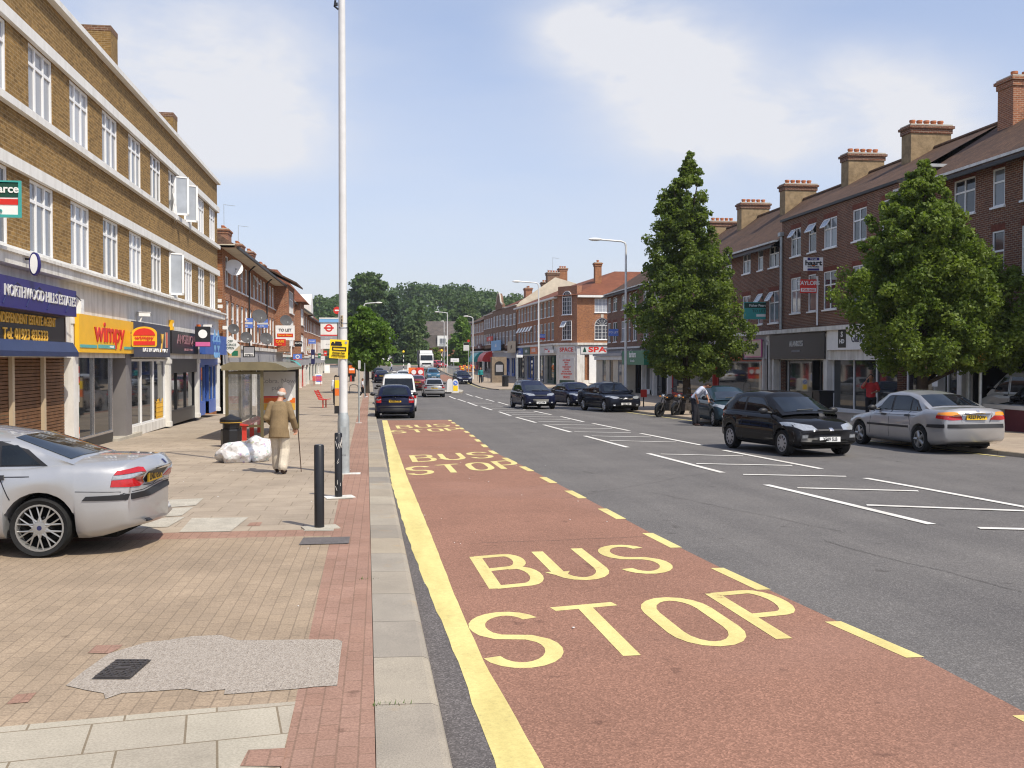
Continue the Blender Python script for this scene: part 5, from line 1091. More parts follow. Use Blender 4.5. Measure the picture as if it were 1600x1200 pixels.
ac = MB().mat(MT['brick_red'])
for k in range(12):
    a0, a1 = k * PI / 12, (k + 1) * PI / 12; f_ = lambda r, a: (.03, 4.2 + r * math.cos(a), 5.57 + r * math.sin(a))
    ac.poly([f_(.82, a0), f_(1.1, a0), f_(1.1, a1), f_(.82, a1)], (-.05, 0, 0))
S.part('window_arch', ac); S.part('keystone', MB().mat(MT['stone']).box(-.02, 4.05, 6.4, .06, 4.35, 6.75))
rf = MB().mat(MT['tile_red']); o_ = .4; ev = [(We, -o_, ze), (chx - .2, -o_, ze), (o_, chy - .2, ze), (o_, Ds, ze), (We, Ds, ze)]; rz1, rz2 = (-7.0, 7.5, 11.9), (We, 7.5, 11.9)
rf.add([ev[0], ev[1], rz1, rz2], ((0, 1, 2, 3),)); rf.add([ev[1], ev[2], rz1], ((0, 1, 2),)); rf.add([ev[2], ev[3], (-7, Ds, 11.9), rz1], ((0, 1, 2, 3),)); rf.add([ev[3], ev[4], rz2, (-7, Ds, 11.9)], ((0, 1, 2, 3),)); rf.add(ev, ((0, 1, 2, 3, 4),))
S.part('roof', rf)
S.part('gutter', MB().mat(MT['white_paint']).box(-.02, chy, ze - .25, o_ + .05, Ds, ze - .02)); S.part('gutter', MB().mat(MT['white_paint']).box(We, -o_ - .05, ze - .2, chx - .3, .0, ze - .02))
for px, pt, py_ in ((880, 419, 7.5), (922, 409, 5.0), (863, 432, 7.5), (975, 408, 7.5)):
    if py_ == 7.5 and px < 900: u = S.u_of(px, 7.5); zt = S.z_of(px, pt, 7.5); S.chimney(u, 7.4, 1.1, 1.1, 10.9, zt, 3, 'brick_orange', 'brick_red')
S.chimney(-3.4, 4.6, .7, .7, 9.6, 12.5, 1, 'brick_orange', 'brick_orange'); S.chimney(-2.5, 13.6, .85, .85, 9.6, 12.9, 1, 'brick_orange', 'brick_orange')
co = MB().mat(MT['white_dirty']).box(We, -.25, 3.55, chx, .1, 3.78).box(-.1, chy, 3.55, .25, Ds, 3.78).poly([(chx, -.25, 3.55), (.25, chy, 3.55), (-.1, chy, 3.55), (chx, .1, 3.55)], (0, 0, .23)); S.part('cornice', co)
S.part('fascia_panel', MB().mat(MT['lightgrey']).box(We, -.02, 2.5, chx, .1, 3.55).box(-.1, chy, 2.5, .02, Ds, 3.55).poly([(chx, -.02, 2.5), (.02, chy, 2.5), (-.1, chy, 2.5), (chx, .1, 2.5)], (0, 0, 1.05)))
gw = MB().mat(MT['brick_orange']).box(-.3, chy + .9, S.zg, -.12, Ds, 2.5); S.part('wall', gw)
S.part('pier', MB().mat(MT['white_dirty']).box(-.3, chy, S.zg, .08, chy + .8, 2.5)); S.part('pier', MB().mat(MT['white_dirty']).box(chx - .5, -.08, S.zg, chx, .3, 2.5))
S.part('plinth', MB().mat(MT['white_dirty']).box(-.11, chy + .81, S.zg, .05, Ds, S.zg + .55))
sp = S.W(.05, 6.7, 3.05); o = sign('wide pale fascia lettered SPACE in red on the sunlit side wall', sp, SR + R90, 9.6, .85, 'lightgrey', (('SPACE', .74, -2.35, 0, 'red', .03, -3.3),), .06)
link('crest', MB().mat(MT['darkgreen']).poly([(-.2, -.01, -.25), (.2, -.01, -.25), (.1, -.01, .1), (0, -.01, .3), (-.1, -.01, .1)], (0, .008, 0)).mesh('crest'), o, (-4.4, -.064, 0))
pc = S.W(cm.x - .0, cm.y - .06, 3.05); sign('small pale fascia lettered SPACE in red on the chamfered corner', pc, SR + ca, 2.5, .75, 'lightgrey', (('SPACE', .6, 0, 0, 'red', .02, 1.2),), .05)
pc = S.W(cm.x - .0, cm.y - .05, 1.0); sign('tall white notice of red lettering on the chamfered shop corner', pc, SR + ca, 2.3, 2.3, 'lightgrey', [(t, .22, 0, .95 - .24 * i, 'red', .01) for i, t in enumerate(('EAT DRINK', 'RELAX', 'BAR', 'TAKE AWAY', 'COFFEE', 'PIZZA PASTA', 'BAR & BILLIARDS'))] + [('SPACE', .34, 0, -.85, 'red', .02)], .05, 'notice_board', 'notice')
S.part('wall', MB().mat(MT['white_dirty']).poly([(chx, 0, S.zg), (0, chy, S.zg), (0, chy, 2.5), (chx, 0, 2.5)], (-.15, .25, 0)), label='white ground floor corner wall')
dg_ = S.W(cm.x, cm.y - .03, -.5); sign('dark green panel under the corner notice', dg_, SR + ca, 2.2, .7, 'darkgreen', (), .03, 'window_panel', 'panel')
pb = S.W(.03, chy + 3.1, 1.05); o = sign('large white poster of a yellow beer glass on the brick side wall', pb, SR + R90, 3.6, 3.0, 'white', (), .06, 'poster', 'poster', None, 'lightgrey')
link('beer_glass', MB().mat(MT['yellow']).poly([(-.55, -.01, -1.3), (.15, -.01, -1.3), (.35, -.01, .8), (-.85, -.01, .8), (-.8, -.01, 0)], (0, .008, 0)).mesh('beer_glass'), o, (0, -.064, 0))
for k in range(4): S.shop(-27 + k * 6.1, -21.3 + k * 6.1, 2.45, ['black_frame', 'blue', 'grey_paint', 'darkgreen'][k], .4, 4, .6); S.pier(-27.4 + k * 6.1, -27.05 + k * 6.1, 2.45, 'stone')
for k, (px0, px1, bg, tx, lab) in enumerate(((845, 864, 'lightgrey', 'Mosaic', 'pale shop sign with red lettering next to the corner shop'), (829, 840, 'orange', 'PHONES', 'orange shop sign on the far terrace'), (818, 828, 'darkgreen', 'books', 'dark green shop sign on the far terrace'), (806, 817, 'blue', 'Dry Clean', 'blue shop sign on the far terrace'))):
    bsign(S, lab, px0, px1, 541 + k, 552 + k, bg, ((tx, .6, 0, 0, 'red' if k == 0 else 'white', .01),), y=-.1)
bsign(S, 'white notice with red writing hung under the pale shop sign', 852, 865, 546.5, 552, 'white', (('OPEN', .3, 0, 0, 'red'),), y=-.35)
rboard(S, 'blue and red estate board on the far terrace front', 843, 852, 522, 530.5, 'bluelite', (('SOLD', .4, 0, .1, 'white'),), lambda w, h: (('band', bar(-w / 2, -h / 2, w / 2, -.2 * h, 'red', .003)),))
def far_house(name, label, px0, px1, zf, ze, roof, wn, zrows, brickm='brick_brown', kind='parapet', zridge=None):
    u0, u1 = sorted((S.u_of(px0), S.u_of(px1))); P = S.W(u0, 0, 0)
    b = Bld(name, label, (P.x, P.y), SR, zr(P.y) + PAV - .1); W_ = u1 - u0 - .03
    pt = W_ / wn; ops = [(pt * k + pt * .18, pt * k + pt * .82, a, c) for k in range(wn) for a, c in zrows]
    w_ = MB().mat(MT[brickm]); b.front(w_, W_, zf, ze, ops, rev=.1); b.shell(w_, W_, 10, b.zg, ze); b.part('wall', w_)
    for a, c, z0, z1 in ops: b.window((a + c) / 2, z0, c - a, z1 - z0, mull=(.33, .66), trans=(.6,), pmat='pane_dark')
    if kind == 'gable': b.gable_roof(W_, 10, ze, zridge or ze + 3, roof, 0, .3)
    else: b.part('coping', MB().mat(MT['stone']).box(-.02, -.1, ze, W_ + .02, .3, ze + .14)); b.gable_roof(W_, 10, ze - .1, zridge or ze + 1.5, roof, 0, -.4)
    shops_row(b, W_, max(2, round(W_ / 5)), zf - 1.35, len(label)); return b, W_
H2, w2 = far_house('terrace_house', 'brown brick house with flat parapet left of the yellow gable', 789.5, 806.5, 3.6, 9.2, 'tile_brown', 3, ((4.1, 6.0), (6.7, 8.2)))
yg = MB().mat(MT['cream']).poly([(w2 + .02, 0, 9.0), (w2 + .02, 10, 9.0), (w2 + .02, 10, 11.6), (w2 + .02, 5.2, 12.9), (w2 + .02, .4, 9.6)], (.25, 0, 0)); H2.part('gable_wall', yg, label='cream rendered gable end wall')
for u, zt in ((w2 * .55, 12.6), (w2 - .5, 13.6)): H2.chimney(u, 5, 1.2, 1.6, 10, zt, 4, 'brick_brown', 'brick_brown')
H3, w3 = far_house('terrace_house', 'brown brick house with curved Dutch gable on the far terrace', 770, 789.3, 3.7, 9.3, 'tile_red', 4, ((4.3, 6.0), (6.9, 8.5)), zridge=11.5)
gb = MB().mat(MT['brick_brown']).poly([(w3 * .3, -.12, 9.3), (w3 * .85, -.12, 9.3), (w3 * .85, -.12, 9.9), (w3 * .74, -.12, 10.2), (w3 * .7, -.12, 11.0), (w3 * .62, -.12, 11.6), (w3 * .53, -.12, 11.6), (w3 * .45, -.12, 11.0), (w3 * .41, -.12, 10.2), (w3 * .3, -.12, 9.9)], (0, .4, 0)); H3.part('gable_wall', gb)
H3.part('coping', MB().mat(MT['stone']).tube([(w3 * .3, -.14, 9.95), (w3 * .41, -.14, 10.25), (w3 * .45, -.14, 11.05), (w3 * .53, -.14, 11.65), (w3 * .62, -.14, 11.65), (w3 * .7, -.14, 11.05), (w3 * .74, -.14, 10.25), (w3 * .85, -.14, 9.95)], .13, 6)); H3.chimney(w3 * .2, 5, 1.6, 1.0, 10.5, 12.8, 4, 'brick_red', 'brick_red')
H4, w4_ = far_house('terrace_house', 'brown brick house with wide white windows, second from the far end', 756, 769.8, 3.8, 9.0, 'tile_brown', 4, ((4.4, 6.0), (6.9, 8.4)))
H5, w5 = far_house('terrace_house', 'brick house with brown tiled roof at the far end of the terrace', 735.5, 755.8, 3.9, 8.6, 'tile_brown', 8, ((4.4, 6.1), (6.6, 8.1)), 'brick_red', 'gable', 11.2)
for k, (px0, px1, py, m, lab) in enumerate(((762, 770, 555, 'red', 'red sloping awning over a far terrace shop'), (747, 756, 556, 'turquoise', 'green sloping awning over a far terrace shop'))):
    u0, u1 = sorted((S.u_of(px0), S.u_of(px1))); z = S.z_of(px0, py, -.2) ; mb = MB().mat(MT[m])
    mb.loft([[(u, -.05 - 1.6 * math.sin(a * R90 / 5), z + .6 - 2.0 * (1 - math.cos(a * R90 / 5)) * .8) for a in range(6)] for u in (u0, u1)], closed=False, caps=False)
    for u in (u0, u1): mb.add([(u, -.05, z - 1.0)] + [(u, -.05 - 1.6 * math.sin(a * R90 / 5), z + .6 - 2.0 * (1 - math.cos(a * R90 / 5)) * .8) for a in range(6)], (tuple(range(7)),))
    P = S.W(0, 0, 0); thing('shop_awning', lab, 'awning', P, SR, None, mb, True)
for k, (px0, px1, py0, py1, bg, tx, lab) in enumerate(((768, 783, 532, 548, 'skyblue', 'SALE', 'pale blue shop sign above the far terrace shops'), (793.5, 806, 533, 551, 'tan', 'grill', 'tan hanging shop sign on the far terrace'), (761, 770, 526, 533, 'red', 'to let', 'red letting board on the far terrace'), (745, 753, 538, 545, 'maroon', 'shop', 'maroon shop sign at the far end of the terrace'))):
    bsign(S, lab, px0, px1, py0, py1, bg, ((tx, .7, 0, 0, 'white' if bg != 'tan' else 'brown', .01),), y=-.5)
# brick flats behind the roundabout
FB = Bld('block_of_flats', 'brick flats with grey mansard roof beyond the roundabout', (8.6, 262), 0, hz(12, 262) - .4)
w_ = MB().mat(MT['brick_orange']); FB.front(w_, 22, FB.zg, 5.2, [(2 + 3 * k, 3.2 + 3 * k, 2.6, 4.2) for k in range(6)], rev=.1); FB.shell(w_, 22, 12, FB.zg, 5.2); FB.part('wall', w_)
for k in range(6): FB.window(2.6 + 3 * k, 2.6, 1.2, 1.6)
FB.part('roof', MB().mat(MT['tile_grey']).loft([[(-.3, -.3, 5.2), (22.3, -.3, 5.2), (22.3, 12.3, 5.2), (-.3, 12.3, 5.2)], [(.2, .5, 8.6), (21.8, .5, 8.6), (21.8, 11.5, 8.6), (.2, 11.5, 8.6)], [(4, 6, 12.4), (18, 6, 12.4), (18, 6.2, 12.4), (4, 6.2, 12.4)]]))
dm = MB().mat(MT['white_paint']).box(6.6, -.4, 5.6, 9.4, 2, 8.4); FB.part('dormer', dm); FB.window(8, 6.2, 1.6, 1.5, -.42, mull=(.5,))
dm = MB().mat(MT['white_paint']).box(14.6, -.4, 5.6, 17.4, 2, 8.4); FB.part('dormer', dm); FB.window(16, 6.2, 1.6, 1.5, -.42, mull=(.5,))
# television aerials
def aerial(label, p, h):
    mb = MB().mat(MT['galv']).tube([(0, 0, 0), (0, 0, h)], .022, 5).tube([(0, 0, h - .05), (.9, 0, h - .12)], .014, 4)
    for k in range(6): mb.tube([(.15 + .14 * k, -.22, h - .07 - .01 * k), (.15 + .14 * k, .22, h - .07 - .01 * k)], .008, 4)
    thing('tv_aerial', label, 'aerial', p, .2, 'television aerials', mb)
p = b3.W(8, 5, 12.5); aerial('tall aerial on the widest chimney of the left terrace', p, 2.2)
p = b3.W(16.4, 5, 12.2); aerial('aerial on the second chimney of the left terrace', p, 1.9)
p = H2.W(w2 - .4, 5, 13.5); aerial('aerial on the chimney above the cream gable', p, 2.1)
p = H2.W(w2 * .55, 5, 12.5); aerial('aerial on the lower chimney left of the cream gable', p, 1.8)
# ================================================================== vehicles
def carpaint(name, col, metal=.35, rough=.34, coat=.9):
    t = NT(name); n = t.noise(1.2, 3); c = t.ramp(n, [(.3, sc(col, .93)), (.7, sc(col, 1.06))])
    d = t.noise(9, 4, .7); r = t.ramp(d, [(.35, (rough,) * 3), (.75, (rough + .12,) * 3)])
    t.set(c, r, metal, .0 if max(col) < .1 else .3, coat * (.55 if max(col) < .1 else 1)); t.b.inputs['Coat Roughness'].default_value = .02; return t.m
CP = dict(silver=carpaint('silver_car_paint', (.43, .435, .44), .5, .36), black=carpaint('black_car_paint', (.010, .010, .011), 0, .3), silver2=carpaint('warm_silver_car_paint', (.37, .365, .365), .5, .36),
          navy=carpaint('navy_car_paint', (.012, .015, .04), .2, .3), blackblue=carpaint('blue_black_car_paint', (.012, .014, .022), .2, .3), teal=carpaint('dark_teal_car_paint', (.02, .04, .055), .2, .3), white=carpaint('white_car_paint', (.74, .74, .72), 0, .35), maroon=carpaint('maroon_car_paint', (.16, .012, .018), .1, .3), red=carpaint('red_car_paint', (.42, .02, .02), .0, .3), blue=carpaint('blue_car_paint', (.05, .16, .26), .3, .3), cream=carpaint('cream_van_paint', (.5, .48, .42), 0, .4), grey=carpaint('grey_car_paint', (.16, .165, .18), .4, .3))
def cglass():
    t = NT('car_glass'); n = t.noise(2.2, 2); c = t.ramp(n, [(.35, (.005, .007, .009)), (.7, (.016, .021, .026))]); return t.set(c, .03, 0, .45)
MT['cglass'] = cglass()
MT['trim'] = M('black_plastic_trim', (.018, .018, .02), .5, 0, .4, .1); MT['tyre'] = M('tyre_rubber', (.016, .016, .016), .85, 0, .25, .2, 20)
MT['alloy'] = M('alloy_wheel', (.36, .355, .34), .38, .6, .5, .1); MT['hubcap'] = M('grey_hubcap', (.38, .38, .39), .4, .4, .5, .1)
MT['lamp'] = M('clear_lamp_lens', (.40, .42, .44), .1, .4, .8, .2, 30); MT['lamp_red'] = M('red_lamp_lens', (.42, .012, .016), .12, 0, .7, .15, 30); MT['lamp_amber'] = M('amber_lamp_lens', (.75, .26, .02), .12, 0, .7, .1, 30)
MT['plate_y'] = M('yellow_number_plate', (.82, .50, .02), .4, 0, .5, .03); MT['plate_w'] = M('white_number_plate', (.78, .78, .76), .4, 0, .5, .03); MT['chrome'] = M('chrome', (.72, .72, .72), .12, 1, .5, .05); MT['under'] = M('underbody', (.012, .012, .012), .9, 0, .1, .1)
def lerp(pts, x): return float(np.interp(x, [p[0] for p in pts], [p[1] for p in pts]))
def car(label, cat, paint, P, plate=('AB12 CDE', 'y'), name='parked_car', group=None):
    """P: L length, w half width, H height, af/ar axles, r wheel radius, belt, gh (greenhouse outline), side windows, lamps ..."""
    root = thing(name, label, cat, (0, 0, 0), 0, group); L_, w, H, af, ar, r = P['L'], P['w'], P['H'], P['af'], P['ar'], P['r']
    hl = L_ / 2; belt, gh = P['belt'], P['gh']; zb = P.get('sill', .2); R = r + .05; pm = CP[paint]
    xs = set(np.linspace(-hl, hl, 33).tolist() + [p[0] for p in belt + gh if abs(p[0]) <= hl])
    for a in (af, ar): xs |= set((a + R * math.cos(k * PI / 12)) for k in range(13)) | {a - R - .012, a + R + .012}
    xs = sorted(x for x in xs if -hl <= x <= hl); xs = [x for i, x in enumerate(xs) if i == 0 or x - xs[i - 1] > .004]
    def bot(x):
        e = max(0, abs(x) - (hl - .5)) / .5; z = zb + .10 * e
        for a in (af, ar):
            if abs(x - a) < R: z = max(z, r + math.sqrt(R * R - (x - a) ** 2))
        return z
    def width(x):
        e = max(0, abs(x) - (hl - .75)) / .75; return w * (1 - P.get('taper', .075) * e ** 2)
    def shift(x, y, ww):
        e = max(0, min(1, (abs(x) - (hl - .6)) / .6)); return x - math.copysign(P.get('bulge', .17) * e * e * (y / ww) ** 2, x)
    def ring(x, ins=0.0):
        ww = width(x) - ins; b_ = bot(x) + ins; t_ = lerp(belt, x) - ins; sh = t_ - P.get('shoulder', .07); cr = P.get('crown', .05)
        m1 = b_ + (sh - b_) * .12 if b_ < .45 else b_ + (sh - b_) * .05
        pr = [(0, b_), (ww * .55, b_), (ww - .09, b_), (ww - .018, m1), (ww, b_ + (sh - b_) * .42), (ww - .004, b_ + (sh - b_) * .68), (ww - .02, sh - .03), (ww - .055, sh + .035), (ww - .13, t_), (ww * .5, t_ + cr * .8), (0, t_ + cr)]
        return [Vector((shift(x, y, w), y, z)) for y, z in pr] + [Vector((shift(x, y, w), -y, z)) for y, z in pr[-2:0:-1]]
    bd = MB().mat(pm); rings = [ring(x) for x in xs]
    c0 = ring(xs[0], .035); c1 = ring(xs[-1], .035)
    for v in c0: v.x -= .03
    for v in c1: v.x += .03
    bd.loft([c0] + rings + [c1])
    # greenhouse
    gx = sorted(set(np.linspace(gh[0][0], gh[-1][0], 27).tolist() + [p[0] for p in gh])); gx = [x for i, x in enumerate(gx) if i == 0 or x - gx[i - 1] > .004]
    tum = P.get('tumble', .36); xrr, xrf = P['roof']; gi = P.get('ginset', .13)
    def gring(x):
        zt_ = lerp(gh, x); b_ = min(lerp(belt, x), zt_) - .015; wb_ = width(x) - gi + .03; hgt = max(0, zt_ - b_); wr = wb_ - hgt * tum
        pr = [(wb_, b_ - .02), (wb_ - .01, b_ + .0), (wb_ - (hgt * .55) * tum * .85, b_ + hgt * .55), (wr + .01, b_ + hgt * .88), (wr - .07, b_ + hgt * .985), (wr * .5, zt_ + .025), (0, zt_ + .035)]
        def sx(x, y):
            k = (x - xrf) / max(.01, gh[-1][0] - xrf) if x > xrf else ((x - xrr) / max(.01, xrr - gh[0][0]) if x < xrr else 0)
            return x + P.get('gbulge', .09) * k * (1 - (y / wb_) ** 2)
        return [Vector((sx(x, y), y, z)) for y, z in pr] + [Vector((sx(x, y), -y, z)) for y, z in pr[-2::-1]]
    bd.loft([gring(x) for x in gx], closed=False)
    body = part('body', bd, root, True, angle=52)
    tri = [(f if len(f) < 5 else f) for f in bd.f]
    bvh = BVHTree.FromPolygons([Vector(v) for v in bd.v], [f for f in bd.f])
    def cast(p, d):
        d = Vector(d).normalized(); o = Vector(p) - d * 3; h = bvh.ray_cast(o, d)
        if h[0] is None: h = bvh.find_nearest(Vector(p))
        return h[0]
    def rs(pl, n):
        pl = [Vector(p) for p in pl]; ls = [0]
        for a, b in zip(pl, pl[1:]): ls.append(ls[-1] + (b - a).length)
        out = []
        for k in range(n + 1):
            t = ls[-1] * k / n; i = max(0, min(len(pl) - 2, sum(1 for q in ls[1:] if q < t - 1e-9))); s_ = (t - ls[i]) / max(1e-9, ls[i + 1] - ls[i]); out.append(pl[i].lerp(pl[i + 1], min(1, s_)))
        return out
    def panel(lo, hi, d, m, off=.006, nu=8, nv=4, mb=None):
        mb = mb or MB(); mb.mat(m if not isinstance(m, str) else MT[m]); lo, hi = rs(lo, nu), rs(hi, nu); dn = Vector(d).normalized(); g = []
        for j in range(nv + 1):
            g.append([cast(a.lerp(b, j / nv), d) - dn * off for a, b in zip(lo, hi)])
        vs = [v for row in g for v in row]; n = nu + 1; fs = [(j * n + i, j * n + i + 1, (j + 1) * n + i + 1, (j + 1) * n + i) for j in range(nv) for i in range(nu)]
        mb.add(vs, fs); edge = g[0] + [row[-1] for row in g[1:]] + g[-1][-2::-1] + [row[0] for row in g[-2:0:-1]]
        low = [v + dn * (off + .012) for v in edge]; k = len(edge); mb.add(edge + low, [(i, (i + 1) % k, (i + 1) % k + k, i + k) for i in range(k)]); return mb
    P['panel'] = panel
    SD = lambda s, lo, hi: ([(x, s * 1.0, z) for x, z in lo], [(x, s * 1.0, z) for x, z in hi])
    # glass
    for s in (1, -1):
        d = (0, -s, -.0)
        for lo, hi in P['sw']:
            l_, h_ = SD(s, lo, hi); part('side_window', panel(l_, h_, d, 'cglass', .008, 12, 5), root, True)
        if P.get('dlo'):
            l_, h_ = SD(s, *P['dlo']); tr = panel(l_, h_, d, 'trim', .004, 16, 6); part('window_surround', tr, root, True)
        for xa, za, xb, zb_ in P.get('seams', ()):
            l_, h_ = SD(s, [(xa, za), (xb, zb_)], [(xa + .011, za), (xb + .011, zb_)]) if abs(xb - xa) < abs(zb_ - za) else SD(s, [(xa, za), (xb, zb_)], [(xa, za + .009), (xb, zb_ + .009)])
            part('door_seam', panel(l_, h_, d, 'trim', .0025, 8, 1), root)
        for x, z in P.get('handles', ()):
            hm = panel([(x - .11, s, z - .022), (x + .11, s, z - .022)], [(x - .10, s, z + .022), (x + .10, s, z + .022)], d, P.get('hmat', 'trim'), .022, 6, 2); part('door_handle', hm, root, True)
        for (xa, xb, z0, z1) in P.get('strips', ()):
            l_, h_ = SD(s, [(xa, z0), (xb, z0)], [(xa, z1), (xb, z1)]); part('side_strip', panel(l_, h_, d, 'trim', .012, 14, 2), root, True)
        # door mirror
        mx, mz = P['mirror']; my = s * (w + .10); mm = MB().mat(pm if P.get('mpaint') else MT['trim']).ball((mx, my, mz), .07, .12, .075, 12, 8).tube([(mx, s * (w - .14), mz - .05), (mx, my, mz - .02)], .03, 6); mo = part('door_mirror', mm, root, True)
    wy0, wy1 = P.get('wsy', (.62 * w / .85, .52 * w / .85)); x0, z0 = gh[-1]; z0 = lerp(gh, x0 - .08)
    e = P['ws']  # windscreen: (x low, z low, x high, z high)
    n = Vector((e[3] - e[1], 0, e[0] - e[2])).normalized()
    part('windscreen', panel([(e[0], -wy0, e[1]), (e[0] + .08, 0, e[1]), (e[0], wy0, e[1])], [(e[2], -wy1, e[3]), (e[2] + .05, 0, e[3]), (e[2], wy1, e[3])], (-n.x, 0, -n.z), 'cglass', .007, 12, 6), root, True)
    for s in (-.3, .25):
        a = cast((e[0], s, e[1]), (-n.x, 0, -n.z)); b_ = cast((e[0] + .02, s + .42, e[1] + .06), (-n.x, 0, -n.z)); part('wiper', MB().mat(MT['trim']).tube([a + n * .02, b_ + n * .025], .011, 5), root)
    e = P['rw']; n = Vector((e[1] - e[3], 0, e[2] - e[0])).normalized(); n = Vector((-abs(n.x), 0, abs(n.z)))
    ry0, ry1 = P.get('rwy', (wy0, wy1))
    part('rear_window', panel([(e[0], -ry0, e[1]), (e[0] - .06, 0, e[1]), (e[0], ry0, e[1])], [(e[2], -ry1, e[3]), (e[2] - .04, 0, e[3]), (e[2], ry1, e[3])], (-n.x, 0, -n.z), 'cglass', .007, 12, 6), root, True)
    # wheels
    st = P.get('wheel', 'five')
    for a in (af, ar):
        for s in (1, -1):
            T = Matrix.Translation((a, s * (w - .115), r)); tw = .105
            wl_ = MB().mat(MT['tyre']).lathe([(r * min(.78, P.get('rimr', .68) + .0), -tw * .8), (r * .93, -tw), (r * .985, -tw * .72), (r, -tw * .4), (r, tw * .4), (r * .985, tw * .72), (r * .93, tw), (r * min(.78, P.get('rimr', .68)), tw * .8)], 36, (0, 0, 0), 'Y', T, False)
            wo = part('wheel', wl_, root, True, angle=50)
            rm = MB().mat(MT['alloy' if st != 'cap' else 'hubcap']); rr = r * P.get('rimr', .68); o = s * .09
            rm.lathe([(rr, o * .2), (rr, o), (rr * .93, o), (rr * .90, o * .45), (rr * .9, -.05 * s)], 32, (0, 0, 0), 'Y', T, False)
            if st == 'cap':
                rm.lathe([(rr * .92, o * .7), (rr * .8, o * .95), (rr * .3, o * 1.05), (.01, o * 1.1)], 28, (0, 0, 0), 'Y', T)
                rm.mat(MT['trim'])
                for k in range(9):
                    A = Matrix.Rotation(k * 2 * PI / 9, 4, 'Y'); rm.cbox((rr * .66, o * .985 if s > 0 else o * .985, 0), (rr * .3, .012, .035), 0, T @ A)
            else:
                ns = dict(five=5, seven=7, cross=10)[st]
                for k in range(ns):
                    if st == 'cross':
                        for q in (-.17, .17):
                            A = Matrix.Rotation(k * 2 * PI / ns, 4, 'Y'); p0 = T @ A @ Vector((.06, o * .9, q * .2)); p1 = T @ A @ Vector((rr * .93 * math.cos(q), o * .8, rr * .93 * math.sin(q)))
                            rm.tube([p0, p0.lerp(p1, .5), p1], [.014, .010, .008], 5)
                    else:
                        A = Matrix.Rotation(k * 2 * PI / ns, 4, 'Y'); p0 = T @ A @ Vector((.03, o * .9, 0)); p1 = T @ A @ Vector((rr * .95, o * .85, 0)); rm.tube([p0, p1], [.045, .036], 6)
                rm.lathe([(.085, o * .5), (.085, o * .95), (.05, o * 1.02), (.001, o * 1.02)], 16, (0, 0, 0), 'Y', T)
                rm.mat(MT['under']).lathe([(rr * .9, o * .15), (.001, o * .15)], 20, (0, 0, 0), 'Y', T)
                if st == 'cross':
                    rm.mat(MT['trim'])
                    for k in range(5):
                        q = T @ Matrix.Rotation((k + .5) * 2 * PI / 5, 4, 'Y') @ Vector((.11, o * .6, 0)); rm.ball(q, .014, n=6, m=4)
                    rm.mat(MT['navy']).lathe([(.026, o * 1.03), (.001, o * 1.035)], 12, (0, 0, 0), 'Y', T)
            link('rim', rm.mesh('rim', True, None, 35), wo)
    part('underbody', MB().mat(MT['under']).box(-hl + .35, -w + .3, zb - .03, hl - .35, w - .3, .72).box(ar - R - .1, -w + .26, zb + .05, ar + R + .1, w - .26, r + R).box(af - R - .1, -w + .26, zb + .05, af + R + .1, w - .26, min(lerp(belt, af) - .1, r + R)), root)
    # lamps, plates, trim given as panels: (name, lo, hi, direction, material, offset)
    for q in P.get('panels', ()):
        nm, lo, hi, d, m = q[:5]; off = q[5] if len(q) > 5 else .008; both = q[6] if len(q) > 6 else True
        for s in ((1, -1) if both else (1,)):
            f = lambda pl: [(x, y * s, z) for x, y, z in pl]
            part(nm, panel(f(lo), f(hi), (d[0], d[1] * s, d[2]), m, off, 8, 4), root, True)
    for end, pz in (('rear', P['plz'][0]), ('front', P['plz'][1])):
        if plate is None: continue
        s = -1 if end == 'rear' else 1; h = cast((s * 2, 0, pz), (-s, 0, 0)); x = h.x + s * .012
        pb = MB().mat(MT['plate_y' if end == 'rear' else 'plate_w']).box(x - .008, -.26, pz - .056, x + .008, .26, pz + .056); po = part('number_plate', pb, root)
        tm = text_mb(plate, .115, MT['black'], .001, .003, .8); o = link('lettering', tm.mesh('lettering'), po, (x + s * .0095, 0, pz), -R90 if s < 0 else R90)
    return root
def put(o, local, world, rz):
    """stand a car so that one point of it (a wheel's contact) is where that wheel touches the road"""
    c, s = math.cos(rz), math.sin(rz); x = world[0] - (c * local[0] - s * local[1]); y = world[1] - (s * local[0] + c * local[1])
    o.location = (x, y, zr(y) + (world[2] if len(world) > 2 else 0)); o.rotation_euler = (0, 0, rz)
    k = (zr(y + 1) - zr(y - 1)) / 2; o.rotation_euler = (math.atan(k) * math.cos(rz), -math.atan(k) * math.sin(rz), rz)
FR, RE = (-1, 0, 0), (1, 0, 0)
